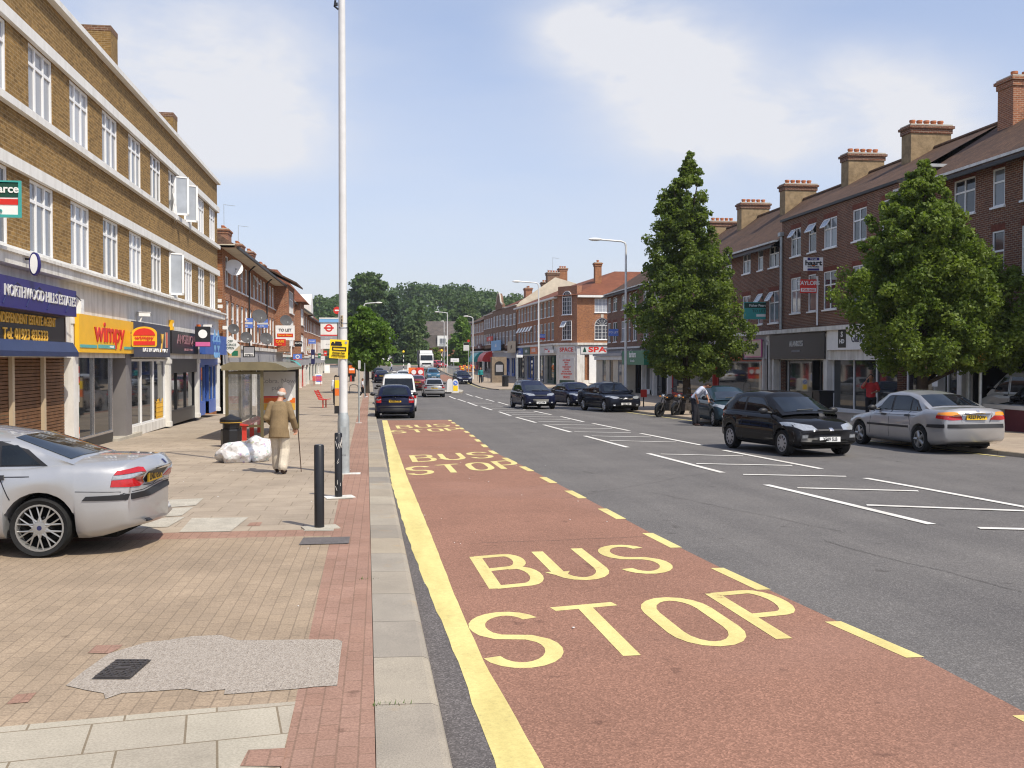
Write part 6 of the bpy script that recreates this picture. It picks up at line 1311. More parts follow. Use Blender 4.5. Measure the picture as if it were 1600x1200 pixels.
def saloon(L_=4.47, w=.87, H=1.4, trunk=1.02, hood=.74, **k):
    h = L_ / 2; P = dict(L=L_, w=w, H=H, af=h - .78, ar=-h + 1.03, r=.315,
        belt=[(-h, trunk - .09), (-h + .08, trunk - .01), (-h + .85, trunk + .01), (-h + 1.25, .95), (h - 1.45, .92), (h - .25, hood), (h, hood - .12)],
        gh=[(-h + .72, trunk), (-h + 1.42, H - .09), (-h + 1.9, H - .015), (-h + 2.35, H), (-h + 2.75, H - .05), (h - 1.12, .93)], roof=(-h + 1.5, -h + 2.75),
        dlo=([(-h + 1.0, .97), (h - 1.5, .95)], [(-h + 1.32, 1.22), (-h + 1.75, H - .10), (-h + 2.6, H - .10), (h - 1.75, 1.1), (h - 1.42, .96)]),
        sw=[([(-h + 1.08, .985), (-h + 1.48, .98)], [(-h + 1.34, 1.19), (-h + 1.5, H - .16)]), ([(-h + 1.54, .98), (-h + 2.27, .97)], [(-h + 1.56, H - .15), (-h + 1.75, H - .12), (-h + 2.27, H - .12)]), ([(-h + 2.36, .97), (h - 1.58, .965)], [(-h + 2.36, H - .12), (-h + 2.62, H - .13), (h - 1.62, 1.02)])],
        seams=[(-h + 2.3, .3, -h + 2.3, .96), (-h + 1.35, .62, -h + 1.5, .95), (h - 1.3, .34, h - 1.36, .92), (-h + 1.16, .86, h - .9, .84)],
        handles=[(-h + 1.52, .86), (-h + 2.55, .85)], mirror=(h - 1.62, 1.0), ws=(h - 1.22, .98, h - 1.70, H - .075), rw=(-h + .80, trunk + .06, -h + 1.42, H - .085), plz=(.82, .42), strips=[(-h + 1.5, h - 1.2, .56, .60)])
    P.update(k); return P
def hatch(L_=3.9, w=.83, H=1.43, hood=.80, back=.10, doors=5, **k):
    h = L_ / 2; P = dict(L=L_, w=w, H=H, af=h - .72, ar=-h + .66, r=.295,
        belt=[(-h, .86), (-h + .05, .95), (-h + .3, .97), (h - 1.2, .93), (h - .3, hood), (h, hood - .16)],
        gh=[(-h + .03, .95), (-h + .18 + back, 1.18), (-h + .42 + back, H - .07), (-h + .9, H - .01), (-h + 1.4, H), (-h + 2.0, H - .04), (h - .84, .92)], roof=(-h + .45 + back, -h + 2.05),
        dlo=([(-h + .55, .98), (h - 1.25, .95)], [(-h + .66, 1.15), (-h + .9, H - .11), (-h + 2.0, H - .11), (h - 1.5, 1.09), (h - 1.16, .965)]),
        sw=[([(-h + .62, 1.0), (-h + 1.22, .98)], [(-h + .74, 1.14), (-h + .98, H - .14), (-h + 1.22, H - .13)]), ([(-h + 1.32, .98), (h - 1.34, .965)], [(-h + 1.32, H - .13), (-h + 1.96, H - .14), (h - 1.42, 1.02)])],
        seams=[(-h + 1.27, .3, -h + 1.27, .95), (h - 1.02, .36, h - 1.1, .92)], handles=[(-h + 1.45, .84)], mirror=(h - 1.32, 1.0), ws=(h - .94, .97, h - 1.50 - .1, H - .075), rw=(-h + .06, 1.0, -h + .36 + back, H - .11), plz=(.72, .40), bulge=.2, wheel='cap')
    P.update(k); return P
h = 2.235
rl = lambda z0, z1, x=-3, ya=.42, yb=.84: ([(x, ya, z0), (x, yb, z0)], [(x, ya, z1), (x, yb, z1)])
DG = (.75, -.66, 0)       # looking at a rear left corner
# silver saloon, left foreground
Pb = saloon(4.47, .87, 1.345, .985, .74, r=.318, ar=-2.235 + 1.06, rimr=.79, wheel='cross', bulge=.27, taper=.09, strips=[], panels=[
    ('tail_light', [(-2.2, .44, .745), (-2.2, .62, .73), (-1.98, .9, .745)], [(-2.2, .46, .825), (-2.2, .62, .83), (-2.0, .9, .815)], DG, 'lamp_red', .012), ('tail_light', [(-2.2, .46, .832), (-2.2, .62, .837), (-2.0, .9, .822)], [(-2.2, .5, .87), (-2.2, .62, .88), (-2.02, .9, .862)], DG, 'lamp', .012), ('tail_light', [(-2.2, .52, .878), (-2.2, .62, .888), (-2.03, .9, .87)], [(-2.2, .55, .93), (-2.2, .64, .94), (-2.09, .9, .915)], DG, 'lamp_red', .012),
    ('bumper_strip', [(-3, 0, .60), (-3, .80, .60)], [(-3, 0, .665), (-3, .80, .665)], RE, 'trim', .014), ('bumper_strip', [(-2.2, 1, .60), (-1.62, 1, .605)], [(-2.2, 1, .665), (-1.66, 1, .65)], (0, -1, 0), 'trim', .013),
    ('boot_seam', [(-3, .44, .72), (-3, .0, .69)], [(-3, .44, .727), (-3, .0, .697)], RE, 'trim', .003), ('bumper_seam', [(-2.25, 1, .680), (-1.55, 1, .70)], [(-2.25, 1, .686), (-1.55, 1, .706)], (0, -1, 0), 'trim', .003), ('bumper_seam', [(-3, 0, .68), (-3, .8, .68)], [(-3, 0, .686), (-3, .8, .686)], RE, 'trim', .003),
    ('plate_recess', [(-3, -.3, .735), (-3, .3, .735)], [(-3, -.3, .90), (-3, .3, .90)], RE, 'trim', .004, False), ('boot_strip', [(-3, -.3, .865), (-3, .3, .865)], [(-3, -.3, .895), (-3, .3, .895)], RE, 'chrome', .02, False), ('badge', [(-3, -.03, .93), (-3, .03, .93)], [(-3, -.03, .975), (-3, .03, .975)], RE, 'navy', .008, False),
    ('exhaust', [(-3, .42, .33), (-3, .5, .33)], [(-3, .42, .36), (-3, .5, .36)], RE, 'trim', .02, False)], plz=(.79, .42), hmat='trim')
c = car('silver saloon parked on the near left pavement with its boot towards the kerb', 'car', 'silver', Pb, 'LN02 GHX'); put(c, (Pb['ar'] * .94, .76 * .94), (-3.32, 10.42, PAV), PI - .07); c.scale = (.94, .94, .93)
# black hatchback coming along the right lane
hd_ = lambda h, z0, z1, za, zb_: ('headlight', [(h - .05, .30, z0), (h - .1, .62, z0 + .01), (h - .62, .84, za)], [(h - .2, .36, z1), (h - .35, .62, z1 + .04), (h - .72, .84, zb_)], (-.86, -.32, -.4), 'lamp', .010)
Pp = hatch(3.84, .826, 1.43, .745, .08, 3, panels=[hd_(1.92, .595, .70, .70, .80), ('grille', [(3, -.3, .60), (3, .3, .60)], [(3, -.34, .635), (3, .34, .635)], FR, 'trim', .012, False), ('bumper', [(3, 0, .26), (3, .78, .28)], [(3, 0, .585), (3, .78, .585)], FR, 'trim', .012), ('lower_grille', [(3, 0, .30), (3, .5, .32)], [(3, 0, .40), (3, .42, .40)], FR, 'under', .018), ('fog_light', [(3, .52, .43), (3, .66, .43)], [(3, .52, .50), (3, .66, .50)], FR, 'lamp', .02), ('badge', [(3, -.05, .58), (3, .05, .58)], [(3, -.045, .66), (3, .045, .66)], FR, 'steel', .028, False), ('bonnet_vent', [(1.12, .18, 1.1), (1.12, .34, 1.1)], [(1.25, .18, 1.1), (1.25, .34, 1.1)], (0, 0, -1), 'trim', .004, False), ('tail_light', *rl(.82, 1.02, -3, .64, .8), RE, 'lamp_red')], strips=[], plz=(.72, .40))
c = car('black three door hatchback driving towards the camera beside the silver saloon', 'car', 'black', Pp, 'Y509 SLB', 'moving_car'); put(c, (Pp['af'], -.72), (9.14, 21.63), rad(-82))
# silver saloon parked on the right
Pa = saloon(4.49, .855, 1.425, 1.03, .74, r=.31, wheel='five', rimr=.66, strips=[(-2.245 + 1.45, 2.245 - 1.2, .56, .61)], panels=[
    ('tail_light', [(-2.2, .36, .80), (-2.2, .62, .79), (-1.92, .88, .83)], [(-2.2, .40, .89), (-2.2, .62, .885), (-1.96, .88, .905)], DG, 'lamp_red', .012), ('tail_light', [(-2.2, .40, .90), (-2.2, .62, .895), (-1.97, .88, .915)], [(-2.2, .48, .97), (-2.2, .62, .985), (-2.02, .88, .965)], DG, 'lamp_amber', .012),
    ('bumper_strip', [(-3, 0, .61), (-3, .79, .61)], [(-3, 0, .70), (-3, .79, .70)], RE, 'trim', .014), ('bumper_strip', [(-2.2, 1, .61), (-1.55, 1, .61)], [(-2.2, 1, .70), (-1.58, 1, .68)], (0, -1, 0), 'trim', .013), ('boot_strip', [(-3, -.33, .935), (-3, .33, .935)], [(-3, -.33, .965), (-3, .33, .965)], RE, 'chrome', .02, False), ('badge', [(-3, -.03, .98), (-3, .03, .98)], [(-3, -.03, 1.02), (-3, .03, 1.02)], RE, 'chrome', .012, False), ('boot_seam', [(-3, .36, .74), (-3, .36, .98)], [(-3, .368, .74), (-3, .368, .98)], RE, 'trim', .003), hd_(2.245, .6, .68, .66, .73)], plz=(.855, .42))
c = car('silver saloon parked facing away by the right kerb under the leafy tree', 'car', 'silver2', Pa, 'R527 POW'); put(c, (Pa['ar'], .745), (12.78, 22.17), rad(93))
fr_std = lambda hh, zl=.62, gl='trim': [hd_(hh, zl, zl + .09, zl + .08, zl + .16), ('grille', [(3, -.32, zl - .0), (3, .32, zl - .0)], [(3, -.34, zl + .07), (3, .34, zl + .07)], FR, gl, .012, False), ('lower_grille', [(3, -.5, .30), (3, .5, .30)], [(3, -.52, .37), (3, .52, .37)], FR, 'under', .012, False), ('fog_light', [(3, .55, .34), (3, .66, .34)], [(3, .55, .40), (3, .66, .40)], FR, 'lamp', .015)]
re_std = lambda z0=.72, z1=.98, ya=.58, yb=.82: [('tail_light', *rl(z0, z1, -3, ya, yb), RE, 'lamp_red', .012), ('tail_light', *rl(z0 + .1, z0 + .16, -3, ya + .01, yb - .02), RE, 'lamp', .016), ('bumper_strip', [(-3, -.7, .50), (-3, .7, .50)], [(-3, -.7, .56), (-3, .7, .56)], RE, 'trim', .012, False)]
P_ = hatch(4.15, .85, 1.40, .78, .2, panels=fr_std(2.075)); c = car('dark teal hatchback parked facing the camera beside the leaning man', 'car', 'teal', P_, 'V384 KLM'); put(c, (P_['af'], -.74), tuple(G(1117, 666)[:2]), rad(-94))
P_ = saloon(4.6, .89, 1.46, 1.06, .80, panels=fr_std(2.3, .64, 'chrome'), strips=[], wheel='seven'); c = car('black saloon facing the camera right behind the dark convertible', 'car', 'blackblue', P_, 'FY03 HBN', 'moving_car'); put(c, (P_['af'], -.78), tuple(G(946, 644)[:2]), rad(-80))
P_ = saloon(4.57, .885, 1.39, 1.0, .76, panels=fr_std(2.285, .58) + [('grille', [(3, -.26, .40), (3, .26, .40)], [(3, -.28, .72), (3, .28, .72)], FR, 'chrome', .02, False), ('grille_mesh', [(3, -.21, .44), (3, .21, .44)], [(3, -.23, .68), (3, .23, .68)], FR, 'under', .026, False)], strips=[], wheel='five'); c = car('blue black convertible with its roof up and a tall chrome grille', 'car', 'navy', P_, 'FG05 UHL', 'moving_car'); put(c, (P_['af'], -.78), tuple(G(890, 635)[:2]), rad(-80))
P_ = hatch(4.42, .88, 1.54, .86, -.05, panels=fr_std(2.21, .72) + [('grille', [(3, -.4, .38), (3, .4, .38)], [(3, -.44, .54), (3, .44, .54)], FR, 'trim', .012, False)], wheel='seven', r=.31, plz=(.8, .36)); c = car('dark blue estate with roof rails coming down the lane right of the hatching', 'car', 'navy', P_, 'LX53 VFM', 'moving_car'); put(c, (P_['af'], 0), tuple(G(841, 639)[:2]), rad(-86))
for s in (1, -1): part('roof_rail', MB().mat(MT['alloy']).tube([(-1.6, .55 * s, 1.53), (-1.5, .56 * s, 1.6), (.0, .57 * s, 1.6), (.1, .57 * s, 1.55)], .018, 6), c)
P_ = hatch(4.11, .855, 1.42, .8, .12, panels=re_std(.68, .96) + [('badge', [(-3, -.04, .90), (-3, .04, .90)], [(-3, -.04, .97), (-3, .04, .97)], RE, 'chrome', .012, False), ('bumper', [(-3, -.8, .26), (-3, .8, .26)], [(-3, -.8, .46), (-3, .8, .46)], RE, 'trim', .012, False)], plz=(.76, .4), rwy=(.56, .46)); c = car('dark navy hatchback parked at the end of the red bus bay', 'car', 'navy', P_, 'LT04 WRS'); put(c, (P_['ar'], 0), tuple(G(617, 653.5)[:2]), rad(90))
def van(label, paint, pos, rz, H=1.92, L_=4.75, plate='RX51 DKC', name='parked_van'):
    h = L_ / 2; P = dict(L=L_, w=.92, H=H, af=h - .95, ar=-h + .95, r=.32, belt=[(-h, .98), (-h + .05, 1.05), (h - 1.0, 1.08), (h - .2, .86), (h, .7)], gh=[(-h + .02, 1.04), (-h + .1, 1.5), (-h + .22, H - .06), (-h + .6, H), (h - 1.75, H), (h - 1.5, H - .06), (h - .55, 1.0)], roof=(-h + .25, h - 1.55), tumble=.16, ginset=.08,
        sw=[([(-h + .4, 1.12), (-h + 1.5, 1.12)], [(-h + .45, H - .22), (-h + 1.5, H - .2)]), ([(-h + 1.62, 1.12), (-h + 2.7, 1.12)], [(-h + 1.62, H - .2), (-h + 2.7, H - .2)]), ([(-h + 2.85, 1.12), (h - 1.0, 1.1)], [(-h + 2.85, H - .2), (h - 1.45, H - .2), (h - 1.05, 1.2)])],
        seams=[(-h + 1.56, .3, -h + 1.56, 1.7), (-h + 2.78, .3, -h + 2.78, 1.7)], handles=[(-h + 2.9, 1.0)], mirror=(h - 1.0, 1.25), ws=(h - .68, 1.12, h - 1.45, H - .15), rw=(-h + .04, 1.12, -h + .16, H - .2), rwy=(.74, .68), wsy=(.76, .66), plz=(.66, .45), taper=.03, bulge=.06, gbulge=.03, wheel='cap',
        panels=[('tail_light', *rl(.72, 1.02, -3, .74, .88), RE, 'lamp_red', .01), ('door_seam', [(-3, -.005, .5), (-3, .005, .5)], [(-3, -.005, H - .2), (-3, .005, H - .2)], RE, 'trim', .01, False), ('headlight', [(3, .45, .66), (3, .8, .68)], [(3, .45, .8), (3, .8, .82)], FR, 'lamp', .02)])
    c = car(label, 'van', paint, P, plate, name); c.location = (pos[0], pos[1], zr(pos[1]) + (pos[2] if len(pos) > 2 else 0)); c.rotation_euler = (0, 0, rz); return c
c = van('white van parked on the left in front of the dark navy hatchback', 'white', (.98, 52.5), rad(90))
def simple(label, paint, kind, pos, rz, plate='W811 KBC', dz=0, name='parked_car', **k):
    P = (saloon if kind == 's' else hatch)(**k); hh = P['L'] / 2; P['panels'] = fr_std(hh) + re_std(.70 if kind == 'h' else .74, .97 if kind == 'h' else .93); c = car(label, 'car', paint, P, plate, name)
    put(c, (0, 0), (pos[0], pos[1], dz), rz); return c
p = G(678, 620.5); simple('silver hatchback driving away by the keep left bollards', 'silver', 'h', (p.x, p.y + 1.2), rad(90), 'X291 FTV', name='moving_car', H=1.44, L_=4.0)
p = G(652, 610); simple('maroon saloon in the queue between white van and silver hatchback', 'maroon', 's', (p.x, p.y + 1.3), rad(90), 'M604 RGP', name='moving_car')
simple('dark grey car parked ahead of the white van', 'grey', 'h', (.75, 62.5), rad(90), 'K127 SDA')
simple('pale silver saloon in the far queue with a white boot lid', 'white', 's', (2.72, 114), rad(88), 'S558 PLO', name='moving_car')
simple('navy saloon parked at the far left kerb below the maple', 'navy', 's', (.3, 116), rad(91), 'T930 XOM'); simple('dark hatchback parked beyond the navy saloon at the far left kerb', 'blackblue', 'h', (-.1, 126), rad(91), 'P116 UEE')
simple('blue hatchback coming towards the camera in front of the lorry', 'blue', 'h', (6.6, 124), rad(-88), 'N377 VMT', name='moving_car'); simple('navy hatchback facing the camera at the far right kerb by the direction sign', 'navy', 'h', (9.2, 111), rad(-84), 'LD52 YRA')
simple('red hatchback turning at the roundabout beside the lorry', 'red', 'h', (10.6, 181), rad(-62), 'F212 BOS', name='moving_car')
# lorry
def lorry():
    t = thing('lorry', 'white cabbed lorry with tall dark box body coming from the roundabout', 'lorry', (7.75, 168, zr(168)), rad(-89))
    cab = MB().mat(CP['white']); prof = [(1.2, .55), (3.0, .55), (3.06, 1.2), (2.98, 1.55), (2.78, 2.5), (2.55, 2.72), (1.2, 2.75)]
    cab.loft([[Vector((x, y, z)) for x, z in prof] for y in (-1.12, 1.12)]); part('cab', cab, t)
    sp_ = MB().mat(CP['white']).poly([(1.0, -1.0, 2.76), (2.4, -1.0, 2.76), (1.3, -1.0, 3.25), (1.0, -1.0, 3.25)], (0, 2.0, 0)); part('wind_deflector', sp_, t)
    ws = MB().mat(MT['cglass']).add([(2.995, -1.02, 1.62), (2.995, 1.02, 1.62), (2.80, .98, 2.46), (2.80, -.98, 2.46)], ((0, 1, 2, 3),)); ws.v = [(v[0] + .012, v[1], v[2]) for v in ws.v]; part('windscreen', ws, t)
    for s in (1, -1): part('side_window', MB().mat(MT['cglass']).box(1.7, s * 1.125 - .01, 1.6, 2.7, s * 1.125 + .01, 2.35), t); part('headlight', MB().mat(MT['lamp']).box(3.04, s * .8 - .16, .75, 3.075, s * .8 + .16, .93), t); part('door_mirror', MB().mat(MT['trim']).box(2.7, s * 1.25 - .08, 1.7, 2.78, s * 1.25 + .1, 2.2).tube([(2.75, s * 1.1, 2.2), (2.75, s * 1.25, 2.15)], .02, 5), t)
    part('bumper', MB().mat(MT['grey_paint']).box(2.9, -1.13, .42, 3.12, 1.13, .72), t); part('grille', MB().mat(MT['trim']).box(3.03, -.75, .95, 3.072, .75, 1.2), t)
    part('box_body', MB().mat(M('dark_box_body', (.08, .07, .065), .6)).box(-3.3, -1.22, .95, 1.1, 1.22, 3.3), t)
    part('chassis', MB().mat(MT['under']).box(-3.2, -.5, .5, 2.8, .5, .94), t)
    for x in (2.2, -2.0):
        for s in (1, -1):
            o = part('wheel', MB().mat(MT['tyre']).lathe([(.25, -.14), (.44, -.14), (.47, -.1), (.47, .1), (.44, .14), (.25, .14)], 20, (x, s * .98, .47), 'Y'), t, True); link('rim', MB().mat(MT['hubcap']).lathe([(.26, -.02), (.26, s * .1), (.01, s * .12)], 16, (x, s * .98, .47), 'Y').mesh('rim', True), o)
    part('number_plate', MB().mat(MT['plate_w']).box(3.125, -.26, .5, 3.135, .26, .61), t)
lorry()
# motorcycles by the right kerb
def bike(label, pos, rz):
    t = thing('motorcycle', label, 'motorcycle', (pos[0], pos[1], zr(pos[1])), rz, 'motorcycles parked at the right kerb')
    T_ = lambda x: [(.22, -.045), (.29, -.055), (.315, -.03), (.315, .03), (.29, .055), (.22, .045)]
    for x in (.72, -.70):
        o = part('wheel', MB().mat(MT['tyre']).lathe(T_(x), 24, (x, 0, .315), 'Y', None, False), t, True); rm = MB().mat(MT['black_frame']).lathe([(.225, -.03), (.225, .03), (.205, .03), (.205, -.03)], 24, (x, 0, .315), 'Y').lathe([(.05, -.06), (.05, .06), (.01, .06)], 10, (x, 0, .315), 'Y')
        for k in range(8): rm.tube([(x, 0, .315), (x + .21 * math.cos(k * PI / 4), 0, .315 + .21 * math.sin(k * PI / 4))], .008, 4)
        link('rim', rm.mesh('rim'), o)
    for s in (1, -1): part('fork', MB().mat(MT['castiron']).tube([(.72, s * .075, .32), (.48, s * .075, .95)], .022, 8), t)
    part('mudguard', MB().mat(MT['black_paint']).loft([[(.72 + .35 * math.cos(a), y, .315 + .35 * math.sin(a)) for a in np.linspace(.5, 2.6, 9)] for y in (-.06, .06)], closed=False, caps=False), t)
    part('fuel_tank', MB().mat(CP['black']).ball((.18, 0, .86), .30, .15, .13, 14, 10, Matrix.Rotation(.15, 4, 'Y')), t, True)
    part('seat', MB().mat(MT['trim']).loft([[(x, y * w_, z) for y, z in ((-1, .0 + h_), (1, .0 + h_), (.85, .1 + h_), (-.85, .1 + h_))] for x, w_, h_ in ((.0, .1, .76), (-.35, .14, .74), (-.75, .12, .82), (-.92, .08, .86))]), t)
    part('engine', MB().mat(MT['castiron']).box(-.22, -.16, .3, .28, .16, .62)  .mat(MT['castiron']).lathe([(.02, -.2), (.13, -.19), (.13, .19), (.02, .2)], 14, (-.05, 0, .42), 'Y').box(-.0, -.12, .6, .2, .12, .78), t)
    part('exhaust', MB().mat(MT['castiron']).tube([(.2, -.15, .5), (.1, -.2, .26), (-.3, -.2, .26), (-.95, -.2, .4)], [.025, .025, .03, .05], 8), t)
    part('frame', MB().mat(MT['black_frame']).tube([(.5, 0, .9), (.3, 0, .3), (-.3, 0, .28), (-.45, 0, .7), (.5, 0, .85)], .025, 6).tube([(-.3, .09, .35), (-.7, .09, .315)], .03, 6).tube([(-.3, -.09, .35), (-.7, -.09, .315)], .03, 6), t)
    hb_ = part('handlebar', MB().mat(MT['black_frame']).tube([(.38, -.38, 1.06), (.46, -.18, 1.04), (.5, 0, 1.0), (.46, .18, 1.04), (.38, .38, 1.06)], .014, 6), t)
    for s in (1, -1): link('grip', MB().mat(MT['trim']).tube([(.33, s * .42, 1.065), (.40, s * .30, 1.055)], .02, 6).mesh('grip'), hb_); link('mirror', MB().mat(MT['black_frame']).tube([(.42, s * .27, 1.06), (.44, s * .34, 1.28)], .008, 5).ball((.45, s * .36, 1.31), .02, .06, .04, 10, 6).mesh('mirror', True), hb_)
    part('headlight', MB().mat(MT['lamp']).ball((.60, 0, .93), .05, .075, .075, 14, 8).mat(MT['chrome']).lathe([(.08, .0), (.085, -.08), (.04, -.13)], 14, (.6, 0, .93), 'X'), t, True)
    for s in (1, -1): part('indicator', MB().mat(MT['lamp_amber']).ball((.55, s * .2, .90), .03, .04, .03, 8, 6).tube([(.5, s * .08, .9), (.55, s * .18, .9)], .01, 5), t)
    part('tail_light', MB().mat(MT['lamp_red']).box(-1.0, -.07, .78, -.94, .07, .85), t); part('side_stand', MB().mat(MT['black_frame']).tube([(-.1, .12, .28), (-.05, .3, .02)], .014, 5), t)
    t.rotation_euler = (rad(-7), 0, rz)
p = G(1041, 652); bike('black motorcycle with a chrome headlight, nearer the black saloon', (p.x + .3, p.y + .5), rad(-146)); p = G(1066, 652); bike('black motorcycle between its twin and the leaning man', (p.x + .3, p.y + .6), rad(-143))
# reflections in the right hand shop glass, built as solid vehicles
c = van('cream minibus built solid in place of a shop glass reflection at the right edge', 'cream', (22.75, 31.9, PAV), rad(90), 1.85, 4.6, 'G48 TWA')
c = simple('black car built solid in place of a shop glass reflection at the right edge', 'black', 's', (20.75, 28.5), rad(90), 'E55 KPD', PAV, L_=4.3)
# ================================================================== street furniture
def post_thing(name, label, cat, base, group=None, rz=0): return thing(name, label, cat, tuple(base), rz, group)
P0 = lambda px, py, dz=PAV: G(px, py, dz)
# lamp column in the foreground
b_ = P0(537, 740); lc = thing('lamp_column', 'tall pale lamp column with grey base sleeve on the left pavement, yellow notice strapped on', 'lamp post', tuple(b_))
part('sleeve', MB().mat(MT['galv']).lathe([(.105, -.02), (.105, .95), (.10, 1.0), (.075, 1.1), (.02, 1.1)], 20), lc, True)
part('shaft', MB().mat(MT['pole_white']).lathe([(.074, 1.06), (.073, 3), (.066, 6), (.058, 9.6), (.02, 9.6)], 20), lc, True)
part('service_door', MB().mat(MT['galv']).box(-.05, -.112, .35, .05, -.098, .85), lc)
part('base_plate', MB().mat(MT['white_dirty']).box(-.04, -.16, .001, .3, .05, .012), lc)
part('arm', MB().mat(MT['pole_white']).tube([(0, 0, 9.55), (.1, .0, 9.75), (.5, .0, 9.85), (1.6, 0, 9.9)], .035, 8), lc, True); part('lantern', MB().mat(MT['lightgrey']).ball((1.95, 0, 9.9), .42, .15, .09, 14, 8), lc, True)
zt = atY(525, 10, b_.y).z - b_.z
part('bracket', MB().mat(MT['black_frame']).tube([(-.06, 0, zt - .05), (-.13, 0, zt), (-.11, -.03, zt + .1)], .018, 6).cbox((-.10, -.02, zt + .03), (.06, .05, .05)), lc)
for z in (2.7, 2.62): part('strap', MB().mat(MT['steel']).lathe([(.072, z - .01), (.079, z - .01), (.079, z + .01), (.072, z + .01)], 18), lc)
part('strap', MB().mat(MT['black_frame']).lathe([(.075, 8.6), (.08, 8.6), (.08, 8.63), (.075, 8.63)], 18), lc)
# number sticker and yellow notice
A = atY(529.5, 545.5, b_.y - .09); s1 = (b_.y) / F_PX * 1.0
nt_ = sign('bright yellow notice with black vehicle silhouettes strapped to the foreground lamp column', (A.x, b_.y - .085, A.z), 0, .325, .335, 'sign_yellow', (('Passenger Point', .034, 0, -.065, 'black', .01), ('Without Passengers', .030, 0, -.115, 'black', .01)), .006, 'notice', 'notice')
e_ = MB().mat(MT['black']).box(-.14, -.008, .06, .05, 0, .10).box(-.13, -.008, .101, -.09, 0, .125).box(-.07, -.008, .101, .04, 0, .135); link('vehicle_picture', e_.mesh('vehicle_picture'), nt_, (-.0, -.007, 0))
e_ = MB().mat(MT['black']).box(-.12, -.008, -.03, .13, 0, -.012).box(-.12, -.008, .022, .13, 0, .04).box(-.12, -.008, -.0115, -.10, 0, .0215).box(.11, -.008, -.0115, .13, 0, .0215); link('vehicle_picture', e_.mesh('vehicle_picture'), nt_, (0, -.007, 0))
link('badge', disc(.12, .12, .025, 'grey', .004).mesh('badge'), nt_, (0, -.007, 0)); nt_.rotation_euler = (0, rad(3), rad(4))
A = atY(534, 502, b_.y - .072); sign('small yellow number sticker on the foreground lamp column', tuple(A), 0, .05, .21, 'tan', (('7', .05, 0, .07, 'black'), ('0', .05, 0, .02, 'black'), ('8', .05, 0, -.03, 'black'), ('1', .05, 0, -.08, 'black')), .004, 'sticker', 'sticker')
# bollards
def bollard(label, base, h, r, scr):
    o = thing('bollard', label, 'bollard', tuple(base), rad(15), 'black bollards on the left pavement'); part('shaft', MB().mat(MT['black_paint']).lathe([(r, -.02), (r, h - .012), (r - .01, h), (.01, h)], 22), o, True)
    part('base_plate', MB().mat(MT['concrete' if not scr else 'white_dirty']).box(-.19 if not scr else -.2, -.13, .001, .22, .13, .012), o)
    if scr:
        rr = random.Random(3); mb = MB().mat(MT['white_dirty'])
        for k in range(16):
            z = h * rr.choice([.12, .2, .55, .75, .82, .88, .93]) + rr.uniform(-.03, .03); a = -PI / 2 + rr.uniform(-.7, .7); l_ = rr.uniform(.02, .07); q = rr.uniform(-.5, .5)
            mb.tube([((r + .001) * math.cos(a + q * t), (r + .001) * math.sin(a + q * t), z + l_ * t) for t in (0, .4, 1)], .0035, 4)
        part('scratches', mb, o)
bollard('plain black bollard standing nearest the camera by the red paving band', P0(499, 825), .98, .058, False)
bollard('black bollard with white scratched paint in front of the lamp column', P0(529, 777), .94, .055, True)
# bus stop flag and post
b_ = P0(530, 650); k = b_.y / F_PX
bs = thing('bus_stop', 'bus stop post with white flag, red ring symbol and timetable case behind the lamp column', 'bus stop', tuple(b_)); zz = lambda py: atY(528, py, b_.y).z - b_.z; xx = lambda px: atY(px, 520, b_.y).x - b_.x
part('post', MB().mat(MT['grey_paint']).lathe([(.06, 0), (.055, .1), (.045, .15), (.045, zz(488)), (.01, zz(488))], 14), bs, True)
fl_ = part('flag', MB().mat(MT['white_paint']).box(xx(501), -.06, zz(545), xx(527), -.02, zz(504)).mat(MT['grey']).box(xx(501), -.066, zz(531), xx(527), -.0605, zz(525)).mat(MT['red']).box(xx(501), -.066, zz(524.8), xx(527), -.0605, zz(523)), bs)
part('flag_cap', MB().mat(MT['skyblue']).box(xx(499), -.1, zz(503.8), xx(529), .02, zz(498.5)).mat(MT['white_paint']).box(xx(499), -.11, zz(498.4), xx(529), .03, zz(496.5)), bs)
cx, cz = (xx(501) + xx(527)) / 2, zz(512.5); link('symbol', disc(cx, cz, .165, 'red', .006, 28, .105).merge(bar(cx - .21, cz - .032, cx + .21, cz + .032, 'red', .009)).mesh('symbol'), fl_, (0, -.0605, 0))
tm = text_mb('Northwood Hills', .045, MT['white'], .002); link('lettering', tm.mesh('lettering'), fl_, (cx, -.0672, zz(528)))
tm = text_mb('282 H11 H13', .05, MT['black'], .002); link('lettering', tm.mesh('lettering'), fl_, (cx, -.0615, zz(538)))
link('request_disc', disc(xx(527), zz(485), .16, 'red', .02, 24).merge(bar(xx(527) - .1, zz(485) - .03, xx(527) + .12, zz(485) + .03, 'white', .024)).mesh('request_disc'), bs, (0, -.02, 0))
tb_ = part('timetable_case', MB().mat(MT['black_frame']).box(xx(522), -.1, zz(646), xx(532), -.0605, zz(587)).mat(MT['tan']).box(xx(523), -.106, zz(634), xx(531), -.1005, zz(589)), bs)
link('panel', MB().mat(MT['sign_yellow']).box(xx(523), -.11, zz(606), xx(531), -.1065, zz(594)).mat(MT['orange']).box(xx(523), -.11, zz(618), xx(531), -.1065, zz(607)).mesh('panel'), tb_)
